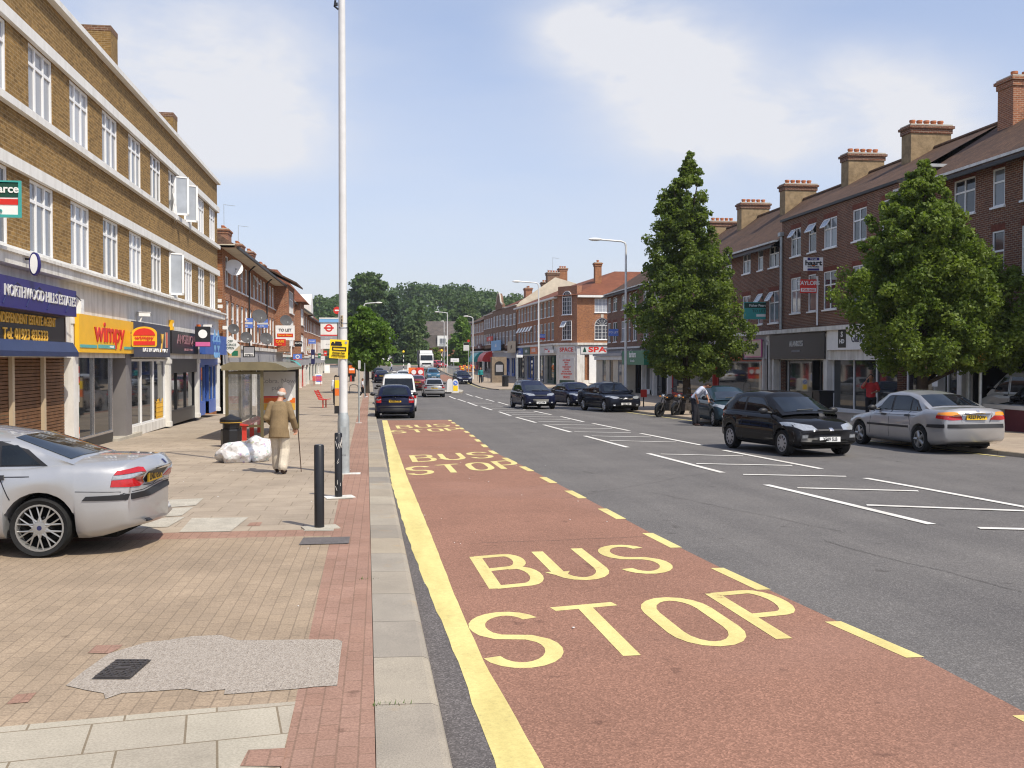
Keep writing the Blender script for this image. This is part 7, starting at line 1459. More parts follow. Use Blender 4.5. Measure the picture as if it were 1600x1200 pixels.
# bus shelter
SX0, SX1, SY0, SY1 = -4.05, -2.58, 27.6, 32.6
g0 = zr(30) + PAV; sh_ = thing('bus_shelter', 'olive framed glass bus shelter with curved roof edge on the left pavement', 'bus shelter', ((SX0 + SX1) / 2, (SY0 + SY1) / 2, g0))
olive = M('olive_bronze_frame', (.14, .115, .055), .45, .3, .5, .12); MT['olive'] = olive
def clear():
    t = NT('clear_shelter_glass'); t.b.inputs['Transmission Weight'].default_value = .0
    tr = t.n('ShaderNodeBsdfTransparent'); gl = t.n('ShaderNodeBsdfGlossy'); gl.inputs['Roughness'].default_value = .03; lw = t.n('ShaderNodeLayerWeight'); lw.inputs['Blend'].default_value = .35
    df = t.n('ShaderNodeBsdfDiffuse'); df.inputs['Color'].default_value = (.6, .6, .58, 1); n = t.noise(1.4, 5, .7); m0 = t.n('ShaderNodeMixShader'); t.l(t.math('MULTIPLY', n, .22), m0.inputs[0]); t.l(tr.outputs[0], m0.inputs[1]); t.l(df.outputs[0], m0.inputs[2])
    m = t.n('ShaderNodeMixShader'); t.l(t.math('MULTIPLY', lw.outputs['Fresnel'], .8), m.inputs[0]); t.l(m0.outputs[0], m.inputs[1]); t.l(gl.outputs[0], m.inputs[2]); t.l(m.outputs[0], t.t.nodes['Material Output'].inputs['Surface']); return t.m
MT['clear'] = clear()
zT = 1.80 - g0 + .0; zr_ = zT
L_ = lambda x, y, z: (x - (SX0 + SX1) / 2, y - (SY0 + SY1) / 2, z)
rfm = MB().mat(M('olive_grey_roof', (.20, .17, .10), .5, .2, .4, .15)); prof = [(SX0 - .12, zT - .13), (SX0 - .12, zT + .0), (SX0 + .1, zT + .09), (SX1 - .5, zT + .10), (SX1 - .15, zT + .06), (SX1 + .12, zT - .06), (SX1 + .13, zT - .13)]
rfm.loft([[L_(x, y, z) for x, z in prof] for y in (SY0 - .15, SY0 + .15, SY1 + .15)]); part('roof', rfm, sh_, True, angle=30)
for x, y in ((SX0, SY0), (SX0 + .92, SY0), (SX0, SY1), (SX1, SY1), (SX0, (SY0 + SY1) / 2)): part('post', MB().mat(olive).cbox(L_(x, y, (zT - .12) / 2), (.08, .08, zT - .13)), sh_)
for x0, y0, x1, y1 in ((SX0 + .04, SY0, SX0 + .88, SY0), (SX0, SY0 + .04, SX0, (SY0 + SY1) / 2 - .04), (SX0, (SY0 + SY1) / 2 + .04, SX0, SY1 - .04), (SX0 + .04, SY1, SX1 - 1.3, SY1)):
    hx, hy = max(abs(x1 - x0), .04), max(abs(y1 - y0), .04); c_ = ((x0 + x1) / 2, (y0 + y1) / 2)
    fr_ = MB().mat(olive)
    for z in (.42, zT - .2): fr_.cbox(L_(c_[0], c_[1], z), (hx, hy, .07))
    o = part('panel_frame', fr_, sh_); link('pane', MB().mat(MT['clear']).cbox(L_(c_[0], c_[1], (.42 + zT - .2) / 2), (hx if hx > .05 else .012, hy if hy > .05 else .012, zT - .7)).mesh('pane'), o)
adf = MB().mat(MT['black_frame']).cbox(L_(SX1 - .62, SY1, (.2 + zT - .14) / 2), (1.28, .16, zT - .36)); ad = part('advert_case', adf, sh_)
pw = 1.12; z0, z1 = .30, zT - .22
pz = MB().mat(MT['lightgrey']).cbox(L_(SX1 - .62, SY1 - .086, (z0 + z1) / 2), (pw, .01, z1 - z0)); po = link('poster', pz.mesh('poster'), ad)
cxp = L_(SX1 - .62, SY1 - .092, 0)
for t_, z, x in (('Cobra. Now', z1 - .30, -.0), ('pubs.', z1 - .52, .03)): link('lettering', text_mb(t_, .21, MT['grey'], .002).mesh('lettering'), po, (cxp[0] + x, cxp[1] - .002, z))
link('picture', MB().mat(MT['orange']).cbox((cxp[0], cxp[1] - .004, z0 + .62), (pw - .02, .004, .16)).mat(MT['gold']).cbox((cxp[0], cxp[1] - .004, z0 + .42), (pw - .02, .004, .22)).mat(MT['red']).cbox((cxp[0] - .2, cxp[1] - .004, z0 + .73), (.6, .004, .05)).mesh('picture'), po)
gl_ = MB().mat(MT['white'])
for k in range(7): gl_.poly([(cxp[0] + .25 + .26 * math.cos(a) * (.5 if k % 2 else .8) * .5 + (k % 3) * .06, cxp[1] - .008 - .0006 * k, z0 + .55 + .09 * k + .12 * math.sin(a)) for a in np.linspace(0, 2 * PI, 9)[:-1]], (0, .003, 0))
link('picture', gl_.mesh('picture'), po)
seat = thing('perch_seat', 'red metal perch seat in the bus shelter behind the black litter bin', 'seat', (SX0 + .45, 29.2, g0)); part('seat', MB().mat(MT['red_paint']).loft([[(-.10, y, .5), (.10, y, .46), (.12, y, .43), (-.10, y, .44)] for y in (-1.7, 1.9)]), seat)
for y in (-1.6, 0, 1.8): part('leg', MB().mat(MT['red_paint']).cbox((0, y, .22), (.12, .05, .44)), seat)
# litter bin and refuse sacks
b_ = P0(361, 698); bn = thing('litter_bin', 'black octagonal litter bin with domed lid beside the bus shelter', 'bin', tuple(b_))
part('body', MB().mat(MT['black_paint']).lathe([(.235, 0), (.245, .03), (.245, .4), (.235, .44), (.02, .44)], 8), bn); part('hood', MB().mat(MT['black_paint']).lathe([(.19, .441), (.20, .46), (.20, .58), (.02, .58)], 8), bn)
part('lid', MB().mat(MT['black_paint']).lathe([(.26, .581), (.27, .60), (.27, .68), (.24, .71), (.10, .76), (.03, .80), (.01, .80)], 16), bn, True); part('rim', MB().mat(MT['gold']).lathe([(.271, .60), (.275, .60), (.275, .612), (.271, .612)], 16), bn)
def sackmat():
    t = NT('clear_refuse_sack'); n = t.noise(9, 3, .6, out='Color'); n2 = t.noise(16, 5, .7)
    sat = t.n('ShaderNodeHueSaturation'); sat.inputs['Saturation'].default_value = 1.5; sat.inputs['Value'].default_value = .8; t.l(n, sat.inputs['Color'])
    f = t.ramp(t.noise(13, 4, .6), [(.54, (0, 0, 0)), (.62, (.75, .75, .75))]); c = t.mix(f, (.70, .69, .68), sat.outputs[0]); c = t.mix(t.ramp(n2, [(.3, (.5, .5, .5)), (.45, (0, 0, 0))]), c, (.3, .28, .27))
    v = t.n('ShaderNodeTexVoronoi'); v.inputs['Scale'].default_value = 10; t.l(t.position(), v.inputs['Vector']); t.bump(v.outputs['Distance'], .55, .04); return t.set(c, .3, 0, .6)
MT['sack'] = sackmat()
def sack(label, c, sx, sy, sz, seed):
    rr = random.Random(seed); bm = bmesh.new(); bmesh.ops.create_icosphere(bm, subdivisions=4, radius=1)
    ph = [(Vector((rr.uniform(-1, 1), rr.uniform(-1, 1), rr.uniform(-1, 1))).normalized(), rr.uniform(4, 9), rr.uniform(0, 6)) for k in range(9)]
    for v in bm.verts:
        d = v.co.normalized(); r_ = 1 + sum(.045 * math.sin(f * d.dot(a) + p) for a, f, p in ph); z = d.z * r_; z = max(z, -.62) if z < 0 else z
        if d.z > .85: z += (d.z - .85) * .9
        v.co = Vector((d.x * r_ * sx, d.y * r_ * sy, (z + .62) * sz))
    me = bpy.data.meshes.new('refuse_sack'); bm.to_mesh(me); bm.free(); me.polygons.foreach_set('use_smooth', [True] * len(me.polygons)); me.materials.append(MT['sack']); o = link('refuse_sack', me, None, tuple(c)); tag(o, label, 'rubbish bag', 'clear refuse sacks by the bin')
p = P0(366, 724); sack('flatter clear refuse sack slumped on the left, in front of the bin', (p.x, p.y + .25, p.z), .36, .30, .25, 4); p = P0(399, 722); sack('taller clear refuse sack between the bin and the old man', (p.x, p.y + .25, p.z), .31, .30, .31, 9)
# red seats, bike stands, A boards beyond the shelter
def red_seat(label, base, rz):
    o = thing('bench', label, 'bench', tuple(base), rz); 
    for x in (-.35, .35): part('leg', MB().mat(MT['red_paint']).cbox((x, 0, .21), (.06, .06, .42)), o)
    sl_ = MB().mat(MT['red_paint'])
    for k in range(5): sl_.box(-.5, -.26 + .1 * k, .42 + .015 * abs(k - 2), .5, -.18 + .1 * k, .45 + .015 * abs(k - 2))
    part('seat', sl_, o); bk_ = MB().mat(MT['red_paint'])
    for k in range(5): bk_.box(-.5, .22 + .045 * k, .5 + .09 * k, .5, .25 + .045 * k, .57 + .09 * k)
    for x in (-.35, .35): bk_.tube([(x, .18, .44), (x, .46, .96)], .022, 5)
    part('backrest', bk_, o)
red_seat('small red slatted seat standing alone on the paving beyond the bus shelter', P0(507, 637), rad(80)); red_seat('red slatted bench near the shop front beside the blue pavement sign', P0(496, 602), rad(5))
def a_board(label, base, h, m, txt=None):
    o = thing('pavement_sign', label, 'pavement sign', tuple(base), .1); w2_ = h * .33
    for s in (-1, 1): part('leaf', MB().mat(MT['white_paint']).poly([(-w2_, s * .25, 0), (w2_, s * .25, 0), (w2_, s * .03, h), (-w2_, s * .03, h)], (0, .02 * s, 0)), o)
    q = part('panel', MB().mat(MT[m]).poly([(-w2_ * .75, -.222, .2 * h), (w2_ * .75, -.222, .2 * h), (w2_ * .75, -.076, .86 * h), (-w2_ * .75, -.076, .86 * h)], (0, -.006, 0)), o)
    if txt: link('lettering', text_mb(txt, h * .16, MT['white'], .002).mesh('lettering'), q, (0, -.19, h * .55))
a_board('white A board with blue panel outside the far left shops', P0(498, 600), 1.1, 'bluelite', 'OPEN'); a_board('white rounded A board farther along the left shops', P0(511, 583), 1.25, 'white')
def hoop(label, p, rz=0, h=.75, w=.7, group=None):
    o = thing('cycle_stand', label, 'bike stand', tuple(p), rz, group, MB().mat(MT['black_frame']).tube([(-w / 2, 0, 0), (-w / 2, 0, h * .7)] + [(-w / 2 * math.cos(a), 0, h * .7 + h * .3 * math.sin(a)) for a in np.linspace(.2, PI - .2, 7)] + [(w / 2, 0, h * .7), (w / 2, 0, 0)], .025, 8), True); return o
p = P0(553, 615); hoop('black cycle hoop near the left kerb by the walking boy', (p.x, p.y, p.z), rad(10))
p = P0(751, 595); hoop('tall steel cycle hoop left of the far pavement sign post', (p.x, p.y, p.z), .2); p = P0(758, 596); hoop('tall steel cycle hoop right of the far pavement sign post', (p.x, p.y, p.z), .2); p = P0(868, 618, PAV); hoop('pale cycle hoop behind the blue estate car', (p.x + .4, p.y, p.z), 1.2, 1.0, .8)
# advertising drum and small posts
b_ = P0(550, 596); dr = thing('advert_drum', 'dark round advertising bin with orange poster past the bus stop', 'advert bin', tuple(b_)); part('body', MB().mat(MT['black_frame']).lathe([(.45, .55), (.45, 2.0), (.4, 2.1), (.02, 2.1)], 16).lathe([(.3, 0), (.3, .55), (.02, .55)], 12), dr)
part('poster', MB().mat(MT['orange']).box(-.36, -.5, .95, .36, -.44, 1.85).mat(MT['white']).box(-.28, -.505, 1.3, .28, -.501, 1.5), dr)
for x in (-.7, .0): part('post', MB().mat(MT['red_paint']).cbox((x - .1, -.55, .35), (.14, .14, .7)), dr)
def thin_post(label, base, top, r=.028, plate=None, name='sign_post', m='galv'):
    o = thing(name, label, 'sign post', tuple(base)); part('post', MB().mat(MT[m]).lathe([(r, 0), (r, top), (.002, top)], 10), o, True); part('base', MB().mat(MT['white_dirty']).box(-.11, -.08, .001, .11, .08, .012), o)
    for (x, z, w_, h_, mm, rz, tx) in plate or ():
        T = Matrix.Rotation(rz, 4, 'Z'); q = part('plate', MB().mat(MT[mm]).box(x - w_ / 2, -.05, z - h_ / 2, x + w_ / 2, -.032, z + h_ / 2, T), o)
        if tx: tm = text_mb(tx, min(h_ * .5, w_ * 1.1 / max(2, len(tx))), MT['black' if mm != 'bluelite' else 'white'], .001); link('lettering', tm.mesh('lettering'), q, tuple(T @ Vector((x, -.0515, z))), rz)
    return o
b_ = P0(561, 661); thin_post('thin grey sign post near the left kerb in front of the walking boy', b_, atY(561, 563, b_.y).z - b_.z, .03, [(-.08, 2.15, .32, .3, 'lightgrey', 1.35, None)])
b_ = P0(570, 622); thin_post('second thin grey post just behind the walking boy', b_, atY(570, 567, b_.y).z - b_.z, .035)
# lamp columns along the road
def lamp(label, base, H, arm, group='lamp columns along the road', r=.075):
    o = thing('lamp_column', label, 'lamp post', tuple(base), 0, group); s = 1 if arm > 0 else -1
    part('shaft', MB().mat(MT['pole_white']).lathe([(r * 1.5, 0), (r * 1.5, 1.2), (r, 1.35), (r * .7, H - .1), (.01, H - .1)], 14), o, True)
    part('arm', MB().mat(MT['pole_white']).tube([(0, 0, H - .25), (s * .05, 0, H - .02), (s * .25, 0, H + .06), (arm - s * .5, 0, H + .14)], .05, 8), o, True)
    part('lantern', MB().mat(MT['white_paint']).ball((arm - s * .28, 0, H + .14), .36, .14, .085, 14, 8), o, True); return o
def lamp_at(label, pxc, ytop, X, arm_px, Yb=None):
    d = pxray(pxc, 563); Y = X / d.x * d.y if Yb is None else Yb; x = Y * d.x / d.y; z = zr(Y) + PAV; k = Vector((x, Y)).length / F_PX; H = atY(pxc, ytop, Y).z - z
    return lamp(label, (x, Y, z), H, arm_px * k)
lamp_at('white lamp column by the right kerb between black saloon and tall tree', 977.5, 379, 12.75, -57); lamp_at('white lamp column at the side street corner behind the blue estate', 841.5, 443, 12.45, -40)
lamp_at('lamp column rising above the small maple on the left pavement', 569, 475, None, 27, 99); lamp_at('lamp column by the railings at the far right kerb', 699, 489, None, -19, 150); lamp_at('farthest lamp column near the crossing beacon', 694, 503, None, -5, 185)
lamp_at('lamp column with drooping lantern over the far terrace roof', 739, 496, 11.5, -14)
# keep left bollards, beacons, chevrons, traffic signs
def keepleft(label, p, face):
    o = thing('keep_left_bollard', label, 'traffic bollard', tuple(p), 0, 'keep left bollards on the central island'); part('body', MB().mat(MT['white_paint']).loft([[(x * w_, y * .13, z) for x, y in ((-1, -1), (1, -1), (1, 1), (-1, 1))] for w_, z in ((.27, 0), (.25, .75), (.23, .95), (.14, 1.08), (.03, 1.12))]), o)
    if face: part('panel', MB().mat(MT['sign_yellow']).box(-.19, -.142, .15, .19, -.134, .58), o); part('disc', disc(0, .80, .19, 'bluelite', .152).merge(MB().mat(MT['white']).box(-.1, -.158, .77, .1, -.153, .83, Matrix.Translation((0, 0, .8)) @ Matrix.Rotation(rad(45), 4, 'Y') @ Matrix.Translation((0, 0, -.8)))), o)
p = G(703, 612.5, .13); keepleft('plain white bollard on the central island', p, False); p = G(711.5, 613.5, .13); keepleft('white and yellow keep left bollard with blue arrow disc on the central island', p, True)
def beacon(label, px, py, Y, globe=True):
    p = atY(px, 580, Y); z = zr(Y) + .12; o = thing('crossing_beacon', label, 'beacon', (p.x, Y, z), 0, 'beacons at the zebra crossing'); H = atY(px, py, Y).z - z
    st_ = MB(); 
    for k in range(8): st_.mat(MT['black_paint' if k % 2 else 'white_paint']).lathe([(.06, H * k / 8), (.06, H * (k + 1) / 8 - .001), (.005, H * (k + 1) / 8 - .001)], 10)
    part('pole', st_, o); part('globe', MB().mat(MT['sign_yellow']).ball((0, 0, H + .15), .2, n=14, m=10), o, True); return o
beacon('striped crossing beacon with amber globe on the triangular island', 630.5, 551, 160); beacon('striped crossing beacon with amber globe by the right hand railings', 690, 549, 163)
p = atY(646, 585, 150); thin_post('grey feeder post left of the white lorry', (p.x - 3.3, 168, zr(168) + .1), 5.8, .09, [(-.3, 2.6, 1.2, .25, 'white', 0, None)])
kb = keepleft; p = atY(639, 575, 163); keepleft('white and yellow bollard on the far triangular island', (p.x, 163, zr(163) + .13), False)
def chevron(label, px, Y):
    p = atY(px, 562, Y); o = thing('chevron_sign', label, 'road sign', (p.x, Y, zr(Y) + .15), 0, 'chevron boards on the roundabout'); part('board', MB().mat(MT['black']).box(-.75, -.04, .35, .75, 0, 1.75), o); part('post', MB().mat(MT['galv']).lathe([(.05, 0), (.05, .35), (.01, .35)], 8, (0, .06, 0)).lathe([(.05, .35), (.05, 1.6), (.01, 1.6)], 8, (0, .06, 0)), o)
    part('chevron', MB().mat(MT['white']).poly([(.35, -.055, 1.7), (-.2, -.055, 1.7), (-.6, -.055, 1.05), (-.2, -.055, .4), (.35, -.055, .4), (-.05, -.055, 1.05)], (0, .012, 0)), o)
chevron('left chevron board on the roundabout', 601, 201); chevron('right chevron board on the roundabout', 609.5, 201)
p = atY(607, 556, 204); rs_ = thing('direction_disc', 'round blue direction sign above the roundabout chevrons', 'road sign', (p.x, 204, zr(204) + .2)); part('post', MB().mat(MT['galv']).lathe([(.05, 0), (.05, 3), (.01, 3)], 8), rs_); part('disc', disc(0, 3.0, .42, 'bluelite', .07).merge(disc(0, 3.0, .36, 'white', .074, 20, .31)), rs_)
# direction sign, traffic light and rails by the right kerb
b_ = P0(709, 597); thin_post('white pointed direction sign on a post at the far right kerb', b_, 2.75, .045, [(.12, 2.5, .95, .42, 'white', 0, 'Eastcote'), (-.46, 2.5, .2, .36, 'black', 0, None)], 'direction_sign')
b_ = P0(732, 590); tl = thin_post('post with red and white sign plate by the far awnings', b_, 4.6, .05, [(-.28, 4.0, .75, 1.0, 'lightgrey', 0, None), (-.28, 4.35, .72, .25, 'red', 0, None)]); part('lamp_head', disc(0, 4.75, .17, 'red', .1), tl)
b_ = P0(754.5, 597); thin_post('short bare post between the tall cycle hoops', b_, 2.4, .05)
b_ = P0(807, 607); thin_post('thin post with white street name plate at the side street corner', b_, 3.3, .03, [(.30, 3.1, .62, .25, 'white', 0, 'Joel St')], 'street_sign'); 
b_ = P0(817, 606); thin_post('bare thin post behind the street name plate', (b_.x, b_.y + 4, b_.z), 3.4, .04)
b_ = P0(710, 588); thin_post('tall thin pole right of the railings', (b_.x - .2, b_.y + 18, b_.z), 6.5, .06)
rl_ = thing('guard_rail', 'grey pedestrian guard rail along the far right kerb', 'railing', (9.9, 128, zr(128) + PAV)); rm_ = MB().mat(MT['galv'])
for k in range(46):
    y = -12 + k * .7; rm_.tube([(.3 - .006 * y, y, zr(128 + y) - zr(128) + .05), (.3 - .006 * y, y, zr(128 + y) - zr(128) + 1.0)], .022 if k % 3 else .035, 4)
part('bars', rm_, rl_); part('rail', MB().mat(MT['galv']).tube([(.3 - .006 * y, y, zr(128 + y) - zr(128) + 1.02) for y in (-12, -3, 12, 19.5)], .035, 6), rl_)
# kiosk, bin, crates by the far shops
b_ = P0(779, 597.5); ki = thing('ticket_kiosk', 'brown stone payment kiosk with arched top panel on the far pavement', 'kiosk', tuple(b_), .1); part('body', MB().mat(M('brown_stone', (.22, .17, .12), .8)).box(-.85, -.4, 0, .85, .4, 2.9), ki)
part('panel', MB().mat(MT['black_frame']).poly([(-.55, -.41, .8), (.55, -.41, .8), (.55, -.41, 1.9)] + [(.55 * math.cos(a), -.41, 1.9 + .5 * math.sin(a)) for a in np.linspace(.2, PI - .2, 8)] + [(-.55, -.41, 1.9)], (0, .02, 0)).mat(MT['grey']).box(-.4, -.425, 1.2, .4, -.412, 2.0), ki)
b_ = P0(789.5, 604); bo = thing('litter_bin', 'black round litter bin on the far pavement near the kerb', 'bin', tuple(b_)); part('body', MB().mat(MT['black_paint']).lathe([(.3, 0), (.33, .1), (.33, .95), (.02, .95)], 14), bo); part('lid', MB().mat(MT['black_paint']).lathe([(.36, .951), (.36, 1.05), (.2, 1.15), (.02, 1.15)], 14), bo)
b_ = P0(728, 589); fd = thing('fruit_display', 'fruit stall stacked with orange and yellow goods outside the far awnings', 'stall', (b_.x + .6, b_.y + 6, b_.z)); part('table', MB().mat(MT['wood']).box(-1.1, -.8, .6, 1.1, .8, .75).box(-1, -.7, 0, -.9, .7, .6).box(.9, -.7, 0, 1, .7, .6), fd); fr2 = MB().mat(MT['orange']); r_ = random.Random(2)
for k in range(60): fr2.mat(MT[r_.choice(['orange', 'yellow', 'red', 'tan'])]).ball((r_.uniform(-1, 1), r_.uniform(-.7, .7), .80 + r_.uniform(0, .7)), .13, n=6, m=4)
part('fruit', fr2, fd)
# road works boards in the far queue
b_ = G(650, 596); 
for px, m, lab in ((645, 'orange', 'orange road works board left of the white roundel'), (655.5, 'red', 'red road works board right of its orange twin')):
    p = atY(px, 590, 101); o = thing('road_works_sign', lab, 'road sign', (p.x, 101, zr(101)), 0, 'road works boards in the road'); part('board', MB().mat(MT[m]).poly([(-.45, 0, .8), (.45, 0, .8), (.42, .15, 2.0), (-.42, .15, 2.0)], (0, .03, 0)), o); part('frame', MB().mat(MT['galv']).tube([(-.4, 0, 0), (-.4, .1, 1.0)], .025, 5).tube([(.4, 0, 0), (.4, .1, 1.0)], .025, 5).tube([(-.4, .5, 0), (-.4, .16, 1.9)], .025, 5).tube([(.4, .5, 0), (.4, .16, 1.9)], .025, 5), o)
    part('roundel', disc(.1, 1.55, .3, 'white', .03).merge(disc(.1, 1.55, .3, 'red', .034, 20, .24)), o)
# things on the right pavement
b_ = P0(1312, 660); bo = thing('litter_bin', 'square black slatted litter bin by the white shop front on the right', 'bin', (20.0, b_.y if b_.y > 40 else 42.3, zr(42) + PAV)); bo.location = (19.6, 42.2, zr(42) + PAV); part('body', MB().mat(MT['black_paint']).box(-.32, -.32, 0, .32, .32, .95).box(-.36, -.36, .951, .36, .36, 1.05), bo)
b_ = atX(1532, 590, 18.6); thin_post('pale post with orange tag on the right pavement', (b_.x, b_.y, zr(b_.y) + PAV), atY(1532, 551, b_.y).z - zr(b_.y) - PAV, .05, [(0, 2.25, .22, .3, 'gold', .0, None)])
b_ = atX(1513, 590, 19.5); thin_post('grey post left of the pale post on the right pavement', (b_.x, b_.y, zr(b_.y) + PAV), 2.7, .07)
rs2 = red_seat('red bench end seen over the roof of the silver saloon', (17.6, 41.0, zr(41) + PAV), rad(70))
b_ = atX(1003, 625, 13.3); o = sign('small red board on the pavement behind the black saloon', (14.2, b_.y + 3, zr(50) + .8), 0, .34, .42, 'red', (), .04, 'pavement_sign', 'pavement sign'); link('post', MB().mat(MT['black_frame']).box(-.03, .0, -.8, .03, .03, .2).mesh('post'), o)
for k, (px, py, m) in enumerate(((1392, 590, 'skyblue'), (1402, 596, 'white'), (1455, 575, 'yellow'), (1462, 592, 'white'))):
    u = B_.u_of(px, .2); z = B_.z_of(px, py, .2)
    if .4 < u < 5.8: thing('window_poster', ['blue poster in the white framed window on the right', 'white notice in the white framed window on the right', 'yellow notice beside the door on the right', 'white sheet beside the door on the right'][k], 'poster', B_.W(u, .17, z), B_.rz, 'notices in the right hand shop window', MB().mat(MT[m]).box(-.2, 0, -.3, .2, .006, .3).mat(MT['grey']).box(-.15, -.004, -.1, .15, -.0005, .1))
# ================================================================== people
MT['skin'] = M('skin', (.50, .27, .18), .55, 0, .35, .12, 8); MT['skin_dark'] = M('tanned_skin', (.36, .17, .10), .55, 0, .35, .12, 8)
for k, c in dict(jacket=(.245, .175, .095), cream_cloth=(.60, .53, .42), white_cloth=(.70, .70, .72), dark_cloth=(.022, .022, .028), blue_shirt=(.52, .55, .66), red_cloth=(.50, .045, .05), teal_cloth=(.03, .25, .25), denim=(.05, .07, .14), grey_hair=(.48, .46, .43), dark_hair=(.03, .02, .015), shoe=(.035, .018, .014)).items(): MT[k] = M(k, c, .9 if 'shoe' not in k else .45, 0, .25, .15, 7, .15)
V = Vector
def limb(mb, pts, rs): 
    mb.tube(pts, rs, 10)
    for p, r in zip(pts, rs): mb.ball(p, r * .99, n=10, m=6)
def remesh(mb, voxel, smooth=4, name='m'):
    me = mb.mesh(name); o = evald(me, [('REMESH', dict(mode='VOXEL', voxel_size=voxel)), ('SMOOTH', dict(factor=.5, iterations=smooth))]); bpy.data.meshes.remove(me)
    o.polygons.foreach_set('use_smooth', [True] * len(o.polygons)); o.materials.clear()
    for m in mb.mats[:1]: o.materials.append(m)
    return o
def hand(mb, w, d, side, curl=.5):
    """palm, four unequal fingers and a thumb leaving the side of the palm"""
    d = d.normalized(); a = d.cross(V((0, 0, 1))); a = a.normalized() if a.length > .2 else V((1, 0, 0)); n = a.cross(d).normalized(); a = a * side
    mb.loft([[w + d * t + a * (x * wd) + n * y for x, y in ((-1, -.012), (1, -.012), (1, .012), (-1, .012))] for t, wd in ((-.01, .022), (.04, .036), (.085, .038))])
    for k, (off, ln) in enumerate(((-.030, .060), (-.010, .072), (.011, .075), (.031, .066))):
        b_ = w + d * .08 + a * off; m = b_ + d * ln * .55 + n * (-.012 * curl); e = m + d * ln * .45 * (1 - curl * .7) + n * (-.055 * curl); limb(mb, [b_, m, e], [.0092, .0088, .0078])
    t0 = w + d * .025 + a * .032; limb(mb, [t0, t0 + d * .028 + a * .022, t0 + d * .060 + a * .022 - n * .02 * curl], [.0115, .0105, .009])
def person(label, pos, rz, J, top, bottom, hair='dark_hair', skin='skin', scale=1.0, jacket=0.0, bald=False, voxel=.011, shoe='shoe', sleeve=1.0, group=None):
    """J: joint positions, facing +y; top and bottom: cloth materials; jacket: how far the hem hangs under the waist"""
    root = thing('person', label, 'person', (pos[0], pos[1], pos[2]), rz, group); root.scale = (scale,) * 3
    pel, che, nk, hd_ = V(J['pelvis']), V(J['chest']), V(J['neck']), V(J['head']); f = V(J.get('look', (0, 1, 0))).normalized(); upv = (hd_ - nk).normalized(); sd = f.cross(upv).normalized()
    b = MB().mat(MT[skin]); R = Matrix((sd, f, upv)).transposed()
    b.ball(hd_, .078, .098, .118, 16, 12, R); b.ball(hd_ + f * .03 - upv * .06, .055, .062, .06, 12, 8, R); limb(b, [nk - upv * .05, hd_ - upv * .04], [.060, .054])
    b.ball(hd_ + f * .103 - upv * .012, .014, .02, .026, 8, 6, R); b.ball(hd_ + f * .09 - upv * .07, .028, .012, .010, 8, 6, R)
    for s in (1, -1): b.ball(hd_ + sd * .080 * s - f * .008, .012, .026, .036, 8, 6, R); b.ball(hd_ + sd * .032 * s + f * .083 + upv * .022, .016, .012, .009, 8, 6, R)
    limb(b, [pel, pel.lerp(che, .5), che, nk - upv * .06], [.115, .11, .12, .07])
    for s, k in ((1, 'r'), (-1, 'l')):
        sh, el, wr = V(J['sh' + k]), V(J['el' + k]), V(J['wr' + k]); hp, kn, an, to = V(J['hip' + k]), V(J['kn' + k]), V(J['an' + k]), V(J['to' + k])
        limb(b, [che, sh], [.09, .055]); limb(b, [sh, sh.lerp(el, .5), el, el.lerp(wr, .4), wr], [.052, .046, .038, .040, .027]); hand(b, wr, V(J.get('hd' + k, wr - el)), -s if (wr - el).z < 0 else s, J.get('curl', .5))
        limb(b, [pel, hp], [.10, .085]); limb(b, [hp, hp.lerp(kn, .5), kn, kn.lerp(an, .35), an], [.082, .072, .052, .055, .036])
    link('body', remesh(b, voxel * .75, 3), root)
    t = MB().mat(MT[top]); ax = (V(J['shr']) - V(J['shl'])).normalized(); up_ = (che - pel).normalized(); fr = up_.cross(ax).normalized() 
    def ringt(c, rx, ry): return [c + ax * rx * math.cos(a) + fr * ry * math.sin(a) for a in np.linspace(0, 2 * PI, 21)[:-1]]
    hem = pel - V((0, 0, 1)) * jacket if jacket else pel + up_ * .0
    flare = .045 if jacket else 0
    rr = [ringt(hem, .165 + flare, .125 + flare * .8)] + ([ringt(pel, .168 + flare * .5, .128 + flare * .5)] if jacket else []) + [ringt(pel.lerp(che, .5), .160 + flare * .3, .122 + flare * .35), ringt(che - up_ * .03, .182, .130 + flare * .3), ringt(che + up_ * .07, .180, .118), ringt(che + up_ * .135, .118, .088), ringt(nk - upv * .035, .072, .066)]
    t.loft(rr)
    for k in ('r', 'l'):
        sh, el, wr = V(J['sh' + k]), V(J['el' + k]), V(J['wr' + k]); e = el.lerp(wr, min(1, sleeve * .93)) if sleeve > .3 else sh.lerp(el, .75); g = .018 if jacket else .008
        limb(t, [che + up_ * .05, sh - up_ * .015], [.095, .062 + g * .4])
        if sleeve > .3: limb(t, [sh, sh.lerp(el, .5), el, e], [.058 + g, .056 + g, .050 + g, .044 + g])
        else: limb(t, [sh, e], [.066 + g, .068 + g])
    link('jacket' if jacket else 'shirt', remesh(t, voxel, 3), root)
    p = MB().mat(MT[bottom]); p.loft([ringt(pel - up_ * .10, .168, .125), ringt(pel - up_ * .0, .160, .118), ringt(pel + up_ * .06, .152, .112)])
    for k in ('r', 'l'):
        hp, kn, an = V(J['hip' + k]), V(J['kn' + k]), V(J['an' + k]); limb(p, [pel - up_ * .03, hp], [.115, .10]); limb(p, [hp, hp.lerp(kn, .5), kn, kn.lerp(an, .5), an + V((0, 0, .045))], [.112, .108, .102, .098, .094] if jacket else [.102, .092, .080, .074, .072])
    link('trousers', remesh(p, voxel, 3), root)
